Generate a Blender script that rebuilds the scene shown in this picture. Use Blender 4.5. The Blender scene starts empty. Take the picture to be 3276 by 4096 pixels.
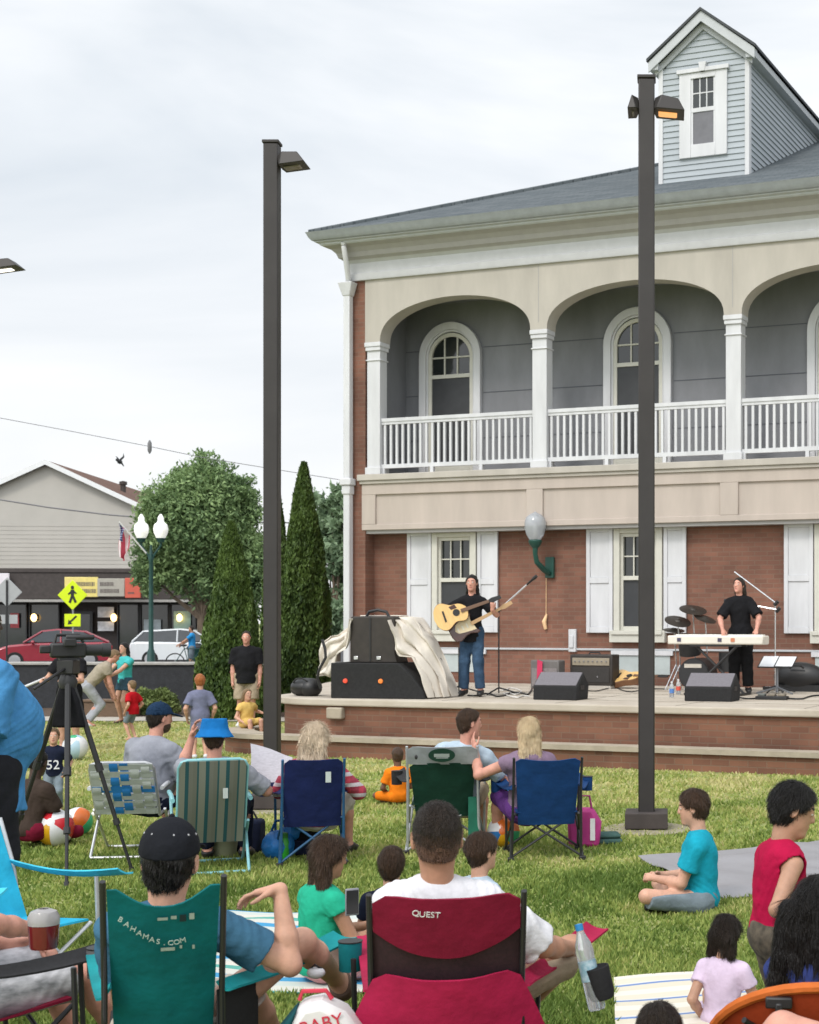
import bpy, math, random
import numpy as np
from mathutils import Matrix, Vector, Euler
random.seed(7); RNG = np.random.default_rng(7)
SC = bpy.context.scene; COL = SC.collection
R = math.radians; PI = math.pi
F, HZ, CX, H = 3170.0, 1305.0, 1400.0, 1.88      # focal length, horizon and centre of the view, eye height

def at(px, py, Y): return Vector(((px-CX)*Y/F, Y, H-(py-HZ)*Y/F))
def gY(py): return F*H/(py-HZ)
def gnd(px, py): return at(px, py, gY(py))
def ray(px): return math.atan((CX-px)/F)

# ------------------------------------------------------------------ materials
def lin(c):
    return tuple(((v/12.92) if v <= .04045 else ((v+.055)/1.055)**2.4) for v in c)
MATS = {}
def M(name, col, rough=.6, var=.12, scale=6., bump=0., bscale=60., metal=0., spec=.5, stretch=(1,1,1), col2=None, sss=0., coat=0., wear=0., alpha=1., trans=0.):
    """principled material; col is the real base colour (linear); noise varies it and bumps it"""
    if name in MATS: return MATS[name]
    m = bpy.data.materials.new(name); m.use_nodes = True
    nt = m.node_tree; N = nt.nodes; L = nt.links; b = N['Principled BSDF']
    b.inputs['Roughness'].default_value = rough; b.inputs['Metallic'].default_value = metal
    b.inputs['Specular IOR Level'].default_value = spec
    if coat: b.inputs['Coat Weight'].default_value = coat; b.inputs['Coat Roughness'].default_value = .08
    if sss: b.inputs['Subsurface Weight'].default_value = sss; b.inputs['Subsurface Radius'].default_value = (.02,.008,.004)
    if trans: b.inputs['Transmission Weight'].default_value = trans
    tc = N.new('ShaderNodeTexCoord'); mp = N.new('ShaderNodeMapping'); mp.inputs['Scale'].default_value = stretch
    L.new(tc.outputs['Object'], mp.inputs['Vector'])
    nz = N.new('ShaderNodeTexNoise'); nz.inputs['Scale'].default_value = scale; nz.inputs['Detail'].default_value = 5; nz.inputs['Roughness'].default_value = .6
    L.new(mp.outputs['Vector'], nz.inputs['Vector'])
    rp = N.new('ShaderNodeValToRGB'); rp.color_ramp.elements[0].position = .3; rp.color_ramp.elements[1].position = .7
    c2 = col2 or tuple(min(1, v*(1+var)) for v in col); c1 = tuple(v*(1-var) for v in col) if not col2 else col
    rp.color_ramp.elements[0].color = (*c1, 1); rp.color_ramp.elements[1].color = (*c2, 1)
    L.new(nz.outputs['Fac'], rp.inputs['Fac']); L.new(rp.outputs['Color'], b.inputs['Base Color'])
    if bump:
        n2 = N.new('ShaderNodeTexNoise'); n2.inputs['Scale'].default_value = bscale; n2.inputs['Detail'].default_value = 3
        L.new(mp.outputs['Vector'], n2.inputs['Vector'])
        bp = N.new('ShaderNodeBump'); bp.inputs['Strength'].default_value = bump; bp.inputs['Distance'].default_value = .02
        L.new(n2.outputs['Fac'], bp.inputs['Height']); L.new(bp.outputs['Normal'], b.inputs['Normal'])
    MATS[name] = m; return m
def nodes(m): return m.node_tree.nodes, m.node_tree.links, m.node_tree.nodes['Principled BSDF']

def brick_mat(name, c1, c2, mortar, bw=.215, bh=.075):
    m = M(name, c1, rough=.85); N, L, b = nodes(m)
    tc = N.new('ShaderNodeTexCoord'); sp = N.new('ShaderNodeSeparateXYZ'); cb = N.new('ShaderNodeCombineXYZ'); ad = N.new('ShaderNodeMath'); ad.operation = 'ADD'
    L.new(tc.outputs['Object'], sp.inputs[0]); L.new(sp.outputs['X'], ad.inputs[0]); L.new(sp.outputs['Y'], ad.inputs[1])
    L.new(ad.outputs[0], cb.inputs['X']); L.new(sp.outputs['Z'], cb.inputs['Y'])
    t = N.new('ShaderNodeTexBrick'); t.inputs['Color1'].default_value = (*c1,1); t.inputs['Color2'].default_value = (*c2,1); t.inputs['Mortar'].default_value = (*mortar,1)
    t.inputs['Scale'].default_value = 1; t.inputs['Brick Width'].default_value = bw; t.inputs['Row Height'].default_value = bh; t.inputs['Mortar Size'].default_value = .006; t.inputs['Bias'].default_value = -.1
    L.new(cb.outputs[0], t.inputs['Vector'])
    nz = N.new('ShaderNodeTexNoise'); nz.inputs['Scale'].default_value = 1.3; nz.inputs['Detail'].default_value = 6; L.new(tc.outputs['Object'], nz.inputs['Vector'])
    mx = N.new('ShaderNodeMixRGB'); mx.blend_type = 'MULTIPLY'; mx.inputs['Fac'].default_value = .75
    rp = N.new('ShaderNodeValToRGB'); rp.color_ramp.elements[0].position = .3; rp.color_ramp.elements[0].color = (.6,.58,.56,1); rp.color_ramp.elements[1].position = .68; rp.color_ramp.elements[1].color = (1.2,1.15,1.1,1)
    L.new(nz.outputs['Fac'], rp.inputs['Fac']); L.new(t.outputs['Color'], mx.inputs['Color1']); L.new(rp.outputs['Color'], mx.inputs['Color2'])
    L.new(mx.outputs['Color'], b.inputs['Base Color'])
    bp = N.new('ShaderNodeBump'); bp.inputs['Strength'].default_value = .5; bp.inputs['Distance'].default_value = .01; bp.invert = True
    L.new(t.outputs['Fac'], bp.inputs['Height']); L.new(bp.outputs['Normal'], b.inputs['Normal'])
    return m
def shingle_mat(name, c1, c2):
    m = M(name, c1, rough=.95, spec=.15); N, L, b = nodes(m)
    tc = N.new('ShaderNodeTexCoord')
    t = N.new('ShaderNodeTexBrick'); t.inputs['Color1'].default_value = (*c1,1); t.inputs['Color2'].default_value = (*c2,1); t.inputs['Mortar'].default_value = (*[v*.6 for v in c1],1)
    t.inputs['Scale'].default_value = 1; t.inputs['Brick Width'].default_value = .33; t.inputs['Row Height'].default_value = .14; t.inputs['Mortar Size'].default_value = .006
    L.new(tc.outputs['Object'], t.inputs['Vector']); L.new(t.outputs['Color'], b.inputs['Base Color'])
    return m
def stripes_mat(name, cols, period, axis='X', rough=.7, edge=True, warp=0.):
    """bands of colour along one object axis: cols = [(start fraction, colour)...]"""
    m = M(name, cols[0][1], rough=rough); N, L, b = nodes(m)
    tc = N.new('ShaderNodeTexCoord'); sp = N.new('ShaderNodeSeparateXYZ'); L.new(tc.outputs['Object'], sp.inputs[0])
    dv = N.new('ShaderNodeMath'); dv.operation = 'DIVIDE'; dv.inputs[1].default_value = period; L.new(sp.outputs[axis], dv.inputs[0])
    fr = N.new('ShaderNodeMath'); fr.operation = 'FRACT'; L.new(dv.outputs[0], fr.inputs[0])
    rp = N.new('ShaderNodeValToRGB'); rp.color_ramp.interpolation = 'CONSTANT'
    for i, (p, c) in enumerate(cols):
        e = rp.color_ramp.elements[i] if i < 2 else rp.color_ramp.elements.new(p)
        e.position = p; e.color = (*c, 1)
    L.new(fr.outputs[0], rp.inputs['Fac']); L.new(rp.outputs['Color'], b.inputs['Base Color'])
    return m
def check_mat(name, cx, cz, base, px_, pz_, rough=.8, wx=.35):
    """plaid: stripes in two object axes"""
    m = M(name, base, rough=rough); N, L, b = nodes(m)
    tc = N.new('ShaderNodeTexCoord'); sp = N.new('ShaderNodeSeparateXYZ'); L.new(tc.outputs['Object'], sp.inputs[0])
    def band(ax, per, w):
        dv = N.new('ShaderNodeMath'); dv.operation = 'DIVIDE'; dv.inputs[1].default_value = per; L.new(sp.outputs[ax], dv.inputs[0])
        fr = N.new('ShaderNodeMath'); fr.operation = 'FRACT'; L.new(dv.outputs[0], fr.inputs[0])
        lt = N.new('ShaderNodeMath'); lt.operation = 'LESS_THAN'; lt.inputs[1].default_value = w; L.new(fr.outputs[0], lt.inputs[0]); return lt
    a = N.new('ShaderNodeMixRGB'); a.inputs['Color1'].default_value = (*base,1); a.inputs['Color2'].default_value = (*cx,1); L.new(band('X', px_, wx).outputs[0], a.inputs['Fac'])
    c = N.new('ShaderNodeMixRGB'); L.new(a.outputs[0], c.inputs['Color1']); c.inputs['Color2'].default_value = (*cz,1); L.new(band('Z', pz_, wx).outputs[0], c.inputs['Fac'])
    L.new(c.outputs[0], b.inputs['Base Color']); return m
def leaf_mat(name, dark, light, scale=.8, trans=.25, rough=.55):
    m = bpy.data.materials.new(name); m.use_nodes = True; nt = m.node_tree; N = nt.nodes; L = nt.links; b = N['Principled BSDF']
    geo = N.new('ShaderNodeNewGeometry'); tc = N.new('ShaderNodeTexCoord')
    nz = N.new('ShaderNodeTexNoise'); nz.inputs['Scale'].default_value = scale; nz.inputs['Detail'].default_value = 3; L.new(tc.outputs['Object'], nz.inputs['Vector'])
    ad = N.new('ShaderNodeMath'); ad.operation = 'MULTIPLY_ADD'; ad.inputs[1].default_value = .45; L.new(geo.outputs['Random Per Island'], ad.inputs[0])
    sb = N.new('ShaderNodeMath'); sb.operation = 'MULTIPLY_ADD'; sb.inputs[1].default_value = 1.3; sb.inputs[2].default_value = -.4; L.new(nz.outputs['Fac'], sb.inputs[0]); L.new(sb.outputs[0], ad.inputs[2])
    rp = N.new('ShaderNodeValToRGB'); rp.color_ramp.elements[0].color = (*dark,1); rp.color_ramp.elements[1].color = (*light,1); rp.color_ramp.elements[0].position = .1; rp.color_ramp.elements[1].position = .85
    L.new(ad.outputs[0], rp.inputs['Fac']); L.new(rp.outputs['Color'], b.inputs['Base Color']); b.inputs['Roughness'].default_value = rough; b.inputs['Specular IOR Level'].default_value = .25
    tr = N.new('ShaderNodeBsdfTranslucent'); L.new(rp.outputs['Color'], tr.inputs['Color'])
    mx = N.new('ShaderNodeMixShader'); mx.inputs['Fac'].default_value = trans; L.new(b.outputs[0], mx.inputs[1]); L.new(tr.outputs[0], mx.inputs[2]); L.new(mx.outputs[0], N['Material Output'].inputs['Surface'])
    return m
def glow_mat(name, col, strength):
    m = M(name, col, rough=.4); N, L, b = nodes(m)
    b.inputs['Emission Color'].default_value = (*col,1); b.inputs['Emission Strength'].default_value = strength; return m

# ------------------------------------------------------------------ objects
def tag(o, label=None, cat=None, group=None, kind=None):
    if label: o['label'] = label
    if cat: o['category'] = cat
    if group: o['group'] = group
    if kind: o['kind'] = kind
    return o
def thing(name, label, cat, loc=(0,0,0), rz=0., group=None):
    o = bpy.data.objects.new(name, None); COL.objects.link(o); o.empty_display_size = .1
    o.location = loc; o.rotation_euler = (0,0,rz); return tag(o, label, cat, group)
def raw_mesh(name, V, Fc, mat, parent=None, smooth=True, mats=None, idx=None, sharp=None):
    me = bpy.data.meshes.new(name); V = np.asarray(V, np.float32); Fc = np.asarray(Fc, np.int32)
    k = Fc.shape[1]; n = len(Fc)
    me.vertices.add(len(V)); me.vertices.foreach_set('co', V.ravel()); me.loops.add(n*k); me.loops.foreach_set('vertex_index', Fc.ravel())
    me.polygons.add(n); me.polygons.foreach_set('loop_start', np.arange(0, n*k, k, dtype=np.int32))
    for mm in (mats or [mat]): me.materials.append(mm)
    if idx is not None: me.polygons.foreach_set('material_index', np.asarray(idx, np.int32))
    me.update(calc_edges=True); me.validate()
    me.polygons.foreach_set('use_smooth', np.full(len(me.polygons), smooth))
    o = bpy.data.objects.new(name, me); COL.objects.link(o)
    if parent is not None: o.parent = parent
    return o
class MB:
    """collects shapes into one mesh"""
    def __init__(s): s.v = []; s.f = []; s.mi = []; s.m = 0
    def mat(s, i): s.m = i; return s
    def add(s, vs, fs, T=None):
        o = len(s.v)
        for p in vs: s.v.append(tuple(T @ Vector(p)) if T is not None else tuple(p))
        for f in fs: s.f.append([o+i for i in f]); s.mi.append(s.m)
        return s
    def box(s, x0, x1, y0, y1, z0, z1, T=None):
        return s.add([(x0,y0,z0),(x1,y0,z0),(x1,y1,z0),(x0,y1,z0),(x0,y0,z1),(x1,y0,z1),(x1,y1,z1),(x0,y1,z1)],
                     [(0,3,2,1),(4,5,6,7),(0,1,5,4),(1,2,6,5),(2,3,7,6),(3,0,4,7)], T)
    def tube(s, pts, r, n=8, cap=True, closed=False):
        pts = [Vector(p) for p in pts]; rr = r if isinstance(r, (list, tuple)) else [r]*len(pts); o = len(s.v); m = len(pts); up = None
        for i, p in enumerate(pts):
            if closed: d = pts[(i+1) % m]-pts[i-1]
            else: d = pts[min(i+1, m-1)]-pts[max(i-1, 0)]
            d = d.normalized() if d.length > 1e-9 else Vector((0,0,1))
            if up is None: up = d.orthogonal().normalized()
            up = (up-d*up.dot(d)); up = up.normalized() if up.length > 1e-6 else d.orthogonal().normalized()
            w = d.cross(up)
            for j in range(n):
                a = 2*PI*j/n; s.v.append(tuple(p+(up*math.cos(a)+w*math.sin(a))*rr[i]))
        for i in range(m if closed else m-1):
            for j in range(n):
                a = o+i*n+j; b = o+i*n+(j+1) % n; i2 = (i+1) % m; s.f.append([a, b, o+i2*n+(j+1) % n, o+i2*n+j]); s.mi.append(s.m)
        if cap and not closed:
            s.f.append([o+j for j in range(n)][::-1]); s.mi.append(s.m); s.f.append([o+(m-1)*n+j for j in range(n)]); s.mi.append(s.m)
        return s
    def lathe(s, prof, n=20, T=None):
        o = []; m = len(prof)
        for r, z in prof:
            for j in range(n): a = 2*PI*j/n; o.append((r*math.cos(a), r*math.sin(a), z))
        fs = [(i*n+j, i*n+(j+1) % n, (i+1)*n+(j+1) % n, (i+1)*n+j) for i in range(m-1) for j in range(n)]
        fs += [tuple(range(n))[::-1], tuple((m-1)*n+j for j in range(n))]
        return s.add(o, fs, T)
    def prism(s, poly, h0, h1, T=None):
        n = len(poly)
        return s.add([(x,y,h0) for x,y in poly]+[(x,y,h1) for x,y in poly], [tuple(range(n))[::-1], tuple(range(n,2*n))]+[(i,(i+1)%n,n+(i+1)%n,n+i) for i in range(n)], T)
    def sheet(s, P, th, nrm=None):
        """P[i][j] grid of points -> a cloth of thickness th"""
        a = np.array(P, float); n, m = a.shape[:2]
        du = np.gradient(a, axis=0); dv = np.gradient(a, axis=1); nn = np.cross(du, dv); nn /= np.linalg.norm(nn, axis=2, keepdims=True)+1e-9
        t = a+nn*th/2; b = a-nn*th/2; vs = [tuple(p) for p in t.reshape(-1,3)]+[tuple(p) for p in b.reshape(-1,3)]; q = n*m; fs = []
        for i in range(n-1):
            for j in range(m-1):
                k = i*m+j; fs += [(k,k+m,k+m+1,k+1),(q+k,q+k+1,q+k+m+1,q+k+m)]
        for i in range(n-1):
            for j, fl in ((0,0),(m-1,1)):
                k = i*m+j; f = (k,q+k,q+k+m,k+m); fs.append(f[::-1] if fl else f)
        for j in range(m-1):
            for i, fl in ((0,1),(n-1,0)):
                k = i*m+j; f = (k,q+k,q+k+1,k+1); fs.append(f[::-1] if fl else f)
        return s.add(vs, fs)
    def ball(s, c, r, n=16, m=10, T=None):
        rx, ry, rz = r if isinstance(r, (tuple, list)) else (r,r,r); vs = []; fs = []
        for i in range(m+1):
            t = PI*i/m
            for j in range(n): a = 2*PI*j/n; vs.append((c[0]+rx*math.sin(t)*math.cos(a), c[1]+ry*math.sin(t)*math.sin(a), c[2]+rz*math.cos(t)))
        for i in range(m):
            for j in range(n): fs.append((i*n+j,(i+1)*n+j,(i+1)*n+(j+1)%n,i*n+(j+1)%n))
        return s.add(vs, fs, T)
    def build(s, name, mat, parent=None, smooth=True, bevel=0., ang=35, mats=None):
        me = bpy.data.meshes.new(name); me.from_pydata(s.v, [], s.f)
        for mm in (mats or [mat]): me.materials.append(mm)
        if mats: me.polygons.foreach_set('material_index', np.array(s.mi, np.int32))
        me.validate(); me.update()
        if smooth:
            me.polygons.foreach_set('use_smooth', np.ones(len(me.polygons), bool)); me.set_sharp_from_angle(angle=R(ang))
        o = bpy.data.objects.new(name, me); COL.objects.link(o)
        if parent is not None: o.parent = parent
        if bevel:
            b = o.modifiers.new('bevel', 'BEVEL'); b.width = bevel; b.segments = 2; b.limit_method = 'ANGLE'; b.angle_limit = R(40)
        return o
def glyphs(body, size, ext, align='CENTER'):
    c = bpy.data.curves.new('glyph', 'FONT'); c.body = body; c.size = size; c.extrude = ext; c.align_x = align; c.align_y = 'CENTER'; c.resolution_u = 3
    o = bpy.data.objects.new('glyph', c); me = bpy.data.meshes.new_from_object(o); vs = [v.co.copy() for v in me.vertices]; fs = [tuple(p.vertices) for p in me.polygons]
    bpy.data.objects.remove(o); bpy.data.curves.remove(c); bpy.data.meshes.remove(me); return vs, fs
def text(name, items, size, mat, parent, ext=.001, sx=1.):
    """lettering as one mesh; items = [(string, location, rotation)]"""
    b = MB()
    for body, loc, rot in items:
        vs, fs = glyphs(body, size, ext); b.add(vs, fs, Matrix.Translation(loc)@Euler(rot).to_matrix().to_4x4()@Matrix.Diagonal((sx,1,1,1)))
    return b.build(name, mat, parent, smooth=False)
def copy_tree(o, parent=None):
    c = o.copy(); COL.objects.link(c)
    if parent is not None: c.parent = parent
    for ch in list(o.children): copy_tree(ch, c)
    return c

# ------------------------------------------------------------------ implicit surfaces (bodies, clothes, hair)
class SDF:
    def __init__(s, h): s.h = h; s.p = []
    def _bb(s, lo, hi, fn, k, op): s.p.append((np.array(lo, float), np.array(hi, float), fn, k, op)); return s
    def cap(s, a, b, ra, rb, k=.02, op='u', flat=0):
        a = np.array(a, float); b = np.array(b, float); r = max(ra, rb); d = b-a; L2 = float(d@d)+1e-12; L = math.sqrt(L2)
        def fn(X, Y, Z):
            x, y, z = X-a[0], Y-a[1], Z-a[2]; t = (x*d[0]+y*d[1]+z*d[2])/L2; tc = np.clip(t, 0, 1)
            if flat == 2:
                q = np.sqrt((x-t*d[0])**2+(y-t*d[1])**2+(z-t*d[2])**2)-(ra+(rb-ra)*tc); return np.maximum(q, np.maximum((t-1)*L, -t*L))
            if flat == 1:
                tl = np.clip(t, 0, None); q = np.sqrt((x-tl*d[0])**2+(y-tl*d[1])**2+(z-tl*d[2])**2)-(ra+(rb-ra)*tc); return np.maximum(q, (t-1)*L)
            return np.sqrt((x-tc*d[0])**2+(y-tc*d[1])**2+(z-tc*d[2])**2)-(ra+(rb-ra)*tc)
        return s._bb(np.minimum(a, b)-r, np.maximum(a, b)+r, fn, k, op)
    def ell(s, c, r, Rm=None, k=.02, op='u'):
        c = np.array(c, float); r = np.array(r, float); Q = np.eye(3) if Rm is None else np.array(Rm, float)   # columns = axes
        ext = np.sqrt((Q**2)@(r**2))
        def fn(X, Y, Z):
            x, y, z = X-c[0], Y-c[1], Z-c[2]
            u = [x*Q[0,i]+y*Q[1,i]+z*Q[2,i] for i in range(3)]
            k0 = np.sqrt(sum((u[i]/r[i])**2 for i in range(3))); k1 = np.sqrt(sum((u[i]/r[i]**2)**2 for i in range(3)))+1e-9
            return k0*(k0-1)/k1
        return s._bb(c-ext, c+ext, fn, k, op)
    def cut(s, p, n, k=.004):
        """remove what lies on the side the normal points to"""
        p = np.array(p, float); n = np.array(n, float); n /= np.linalg.norm(n)
        s.p.append((None, None, lambda X, Y, Z: -((X-p[0])*n[0]+(Y-p[1])*n[1]+(Z-p[2])*n[2]), k, 's')); return s
    def mesh(s, noise=0., nf=1., seed=0.):
        h = s.h; us = [q for q in s.p if q[4] == 'u']; pad = 3*h
        lo = np.min([q[0] for q in us], axis=0)-pad-.02; hi = np.max([q[1] for q in us], axis=0)+pad+.02
        n = np.ceil((hi-lo)/h).astype(int)+1; ax = [lo[i]+h*np.arange(n[i]) for i in range(3)]
        G = np.full(n, .5, np.float32)
        for l, u, fn, k, op in s.p:
            if l is None: sl = (slice(None),)*3
            else:
                i0 = np.maximum(np.floor((l-k-pad-lo)/h).astype(int), 0); i1 = np.minimum(np.ceil((u+k+pad-lo)/h).astype(int)+1, n); sl = tuple(slice(i0[i], i1[i]) for i in range(3))
            X, Y, Z = ax[0][sl[0]][:,None,None].astype(np.float32), ax[1][sl[1]][None,:,None].astype(np.float32), ax[2][sl[2]][None,None,:].astype(np.float32)
            d = np.broadcast_to(fn(X, Y, Z), G[sl].shape).astype(np.float32); g = G[sl]
            if op == 'u': q = np.maximum(k-np.abs(g-d), 0)/k; G[sl] = np.minimum(g, d)-q*q*k*.25
            else: d = -d; q = np.maximum(k-np.abs(g-d), 0)/k; G[sl] = np.maximum(g, d)+q*q*k*.25
        if noise:
            I = np.nonzero(np.abs(G) < .03); x, y, z = (ax[i][I[i]]*nf for i in range(3))
            w = np.sin(9*x+5*z+seed)+np.sin(7*z-8*y+1.7*np.sin(6*x+seed)); ww = np.sin(17*x+4*y+11*z+2*w+seed)+np.sin(13*y-19*z+1.5*w)+.6*np.sin(31*z+9*w+7*x)
            G[I] += (noise*.5*ww).astype(np.float32)
        for i in range(3):
            sl = [slice(None)]*3
            for e in (0, -1): sl[i] = e; G[tuple(sl)] = .5
        S = G < 0
        c = np.zeros(np.array(n)-1, np.int8)
        for i in (0,1):
            for j in (0,1):
                for q in (0,1): c += S[i:n[0]-1+i, j:n[1]-1+j, q:n[2]-1+q]
        I = np.nonzero((c > 0) & (c < 8)); I = np.stack(I, 1)
        idm = np.full(c.shape, -1, np.int32); idm[tuple(I.T)] = np.arange(len(I))
        cor = np.array([(i,j,q) for i in (0,1) for j in (0,1) for q in (0,1)])
        val = np.stack([G[I[:,0]+a, I[:,1]+b, I[:,2]+d] for a, b, d in cor], 1)
        pos = np.zeros((len(I),3)); cnt = np.zeros(len(I))
        for a in range(8):
            for b in range(a+1, 8):
                if np.abs(cor[a]-cor[b]).sum() != 1: continue
                m = (val[:,a] < 0) != (val[:,b] < 0); t = val[m,a]/(val[m,a]-val[m,b]); pos[m] += cor[a]+t[:,None]*(cor[b]-cor[a]); cnt[m] += 1
        V = lo+h*(I+pos/cnt[:,None]); Fc = []
        for a in range(3):
            b, d = (a+1) % 3, (a+2) % 3
            s0 = [slice(1,-1)]*3; s0[a] = slice(0,-1); s1 = [slice(1,-1)]*3; s1[a] = slice(1,None)
            A, B = S[tuple(s0)], S[tuple(s1)]
            for fl, mk in ((0, A & ~B), (1, ~A & B)):
                e = np.stack(np.nonzero(mk), 1); e[:,b] += 1; e[:,d] += 1
                if not len(e): continue
                def g(ob, od): q = e.copy(); q[:,b] += ob; q[:,d] += od; return idm[tuple(q.T)]
                f = np.stack([g(-1,-1), g(0,-1), g(0,0), g(-1,0)], 1); Fc.append(f[:, ::-1] if fl else f)
        Fc = np.concatenate(Fc); Fc = Fc[(Fc >= 0).all(1)]
        return V, Fc
    def obj(s, name, mat, parent, noise=0., nf=1., seed=0., mats=None, pick=None):
        V, Fc = s.mesh(noise, nf, seed); idx = None
        if pick is not None: idx = pick(V[Fc].mean(1))
        return raw_mesh(name, V, Fc, mat, parent, mats=mats, idx=idx)
# ================================================================== SETTING
GRASS = M('lawn soil', (.18,.23,.06), rough=.95, var=.35, scale=1.3, bump=.6, bscale=25, col2=(.33,.33,.13))
ASPH = M('asphalt', (.06,.06,.063), rough=.9, var=.25, scale=3, bump=.3, bscale=90)
CONC = M('concrete', (.42,.39,.34), rough=.85, var=.14, scale=2.5, bump=.15, bscale=50)
SOIL = M('bark mulch', (.09,.06,.04), rough=1, var=.5, scale=14, bump=.8, bscale=40)
g = MB(); g.add([(-400,-60,0),(400,-60,0),(400,700,0),(-400,700,0)], [(0,1,2,3)]); tag(g.build('ground', GRASS), kind='structure')
def sheet(name, pts, z, mat, kind='structure'):
    b = MB(); b.add([(p[0],p[1],z) for p in pts], [tuple(range(len(pts)))]); return tag(b.build(name, mat), kind=kind)
sheet('street', [(-120,44),(60,44),(60,66),(-120,66)], .004, ASPH)
sheet('parking_lot', [(-120,66),(60,66),(60,110),(-120,110)], .008, ASPH)
b = MB(); b.box(-120,60,42.2,44,0,.12); tag(b.build('sidewalk', CONC, bevel=.02), kind='structure')
sheet('path', [(-18,28.1),(-4.9,27.7),(-4.9,28.9),(-18,29.3)], .012, CONC)
sheet('mulch_bed', [(-18,29.35),(-5.2,29.0),(-5.2,32),(-18,32)], .008, SOIL)
b = MB()
for i in range(9): b.box(-40+i*5, -37+i*5, 54.9, 55.05, .005, .012)
tag(b.build('road_marking', M('road paint', (.7,.66,.3), rough=.7, var=.2)), kind='structure')

# building frame of reference: u along the front, v into the depth
TH = R(21.06); BO = Vector((-5.576, 26.984, 0)); DU = Vector((math.cos(TH), -math.sin(TH), 0)); DV = Vector((math.sin(TH), math.cos(TH), 0))
def uv(u, v, z=0): return BO+DU*u+DV*v+Vector((0,0,z))
def to_uv(x, y): q = Vector((x,y,0))-Vector((BO.x,BO.y,0)); return q.dot(DU), q.dot(DV)
def on_stage(px, py, z=.78):          # stage floor point seen at a place in the photo
    Y = F*(H-z)/(py-HZ); return at(px, py, Y)

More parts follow.
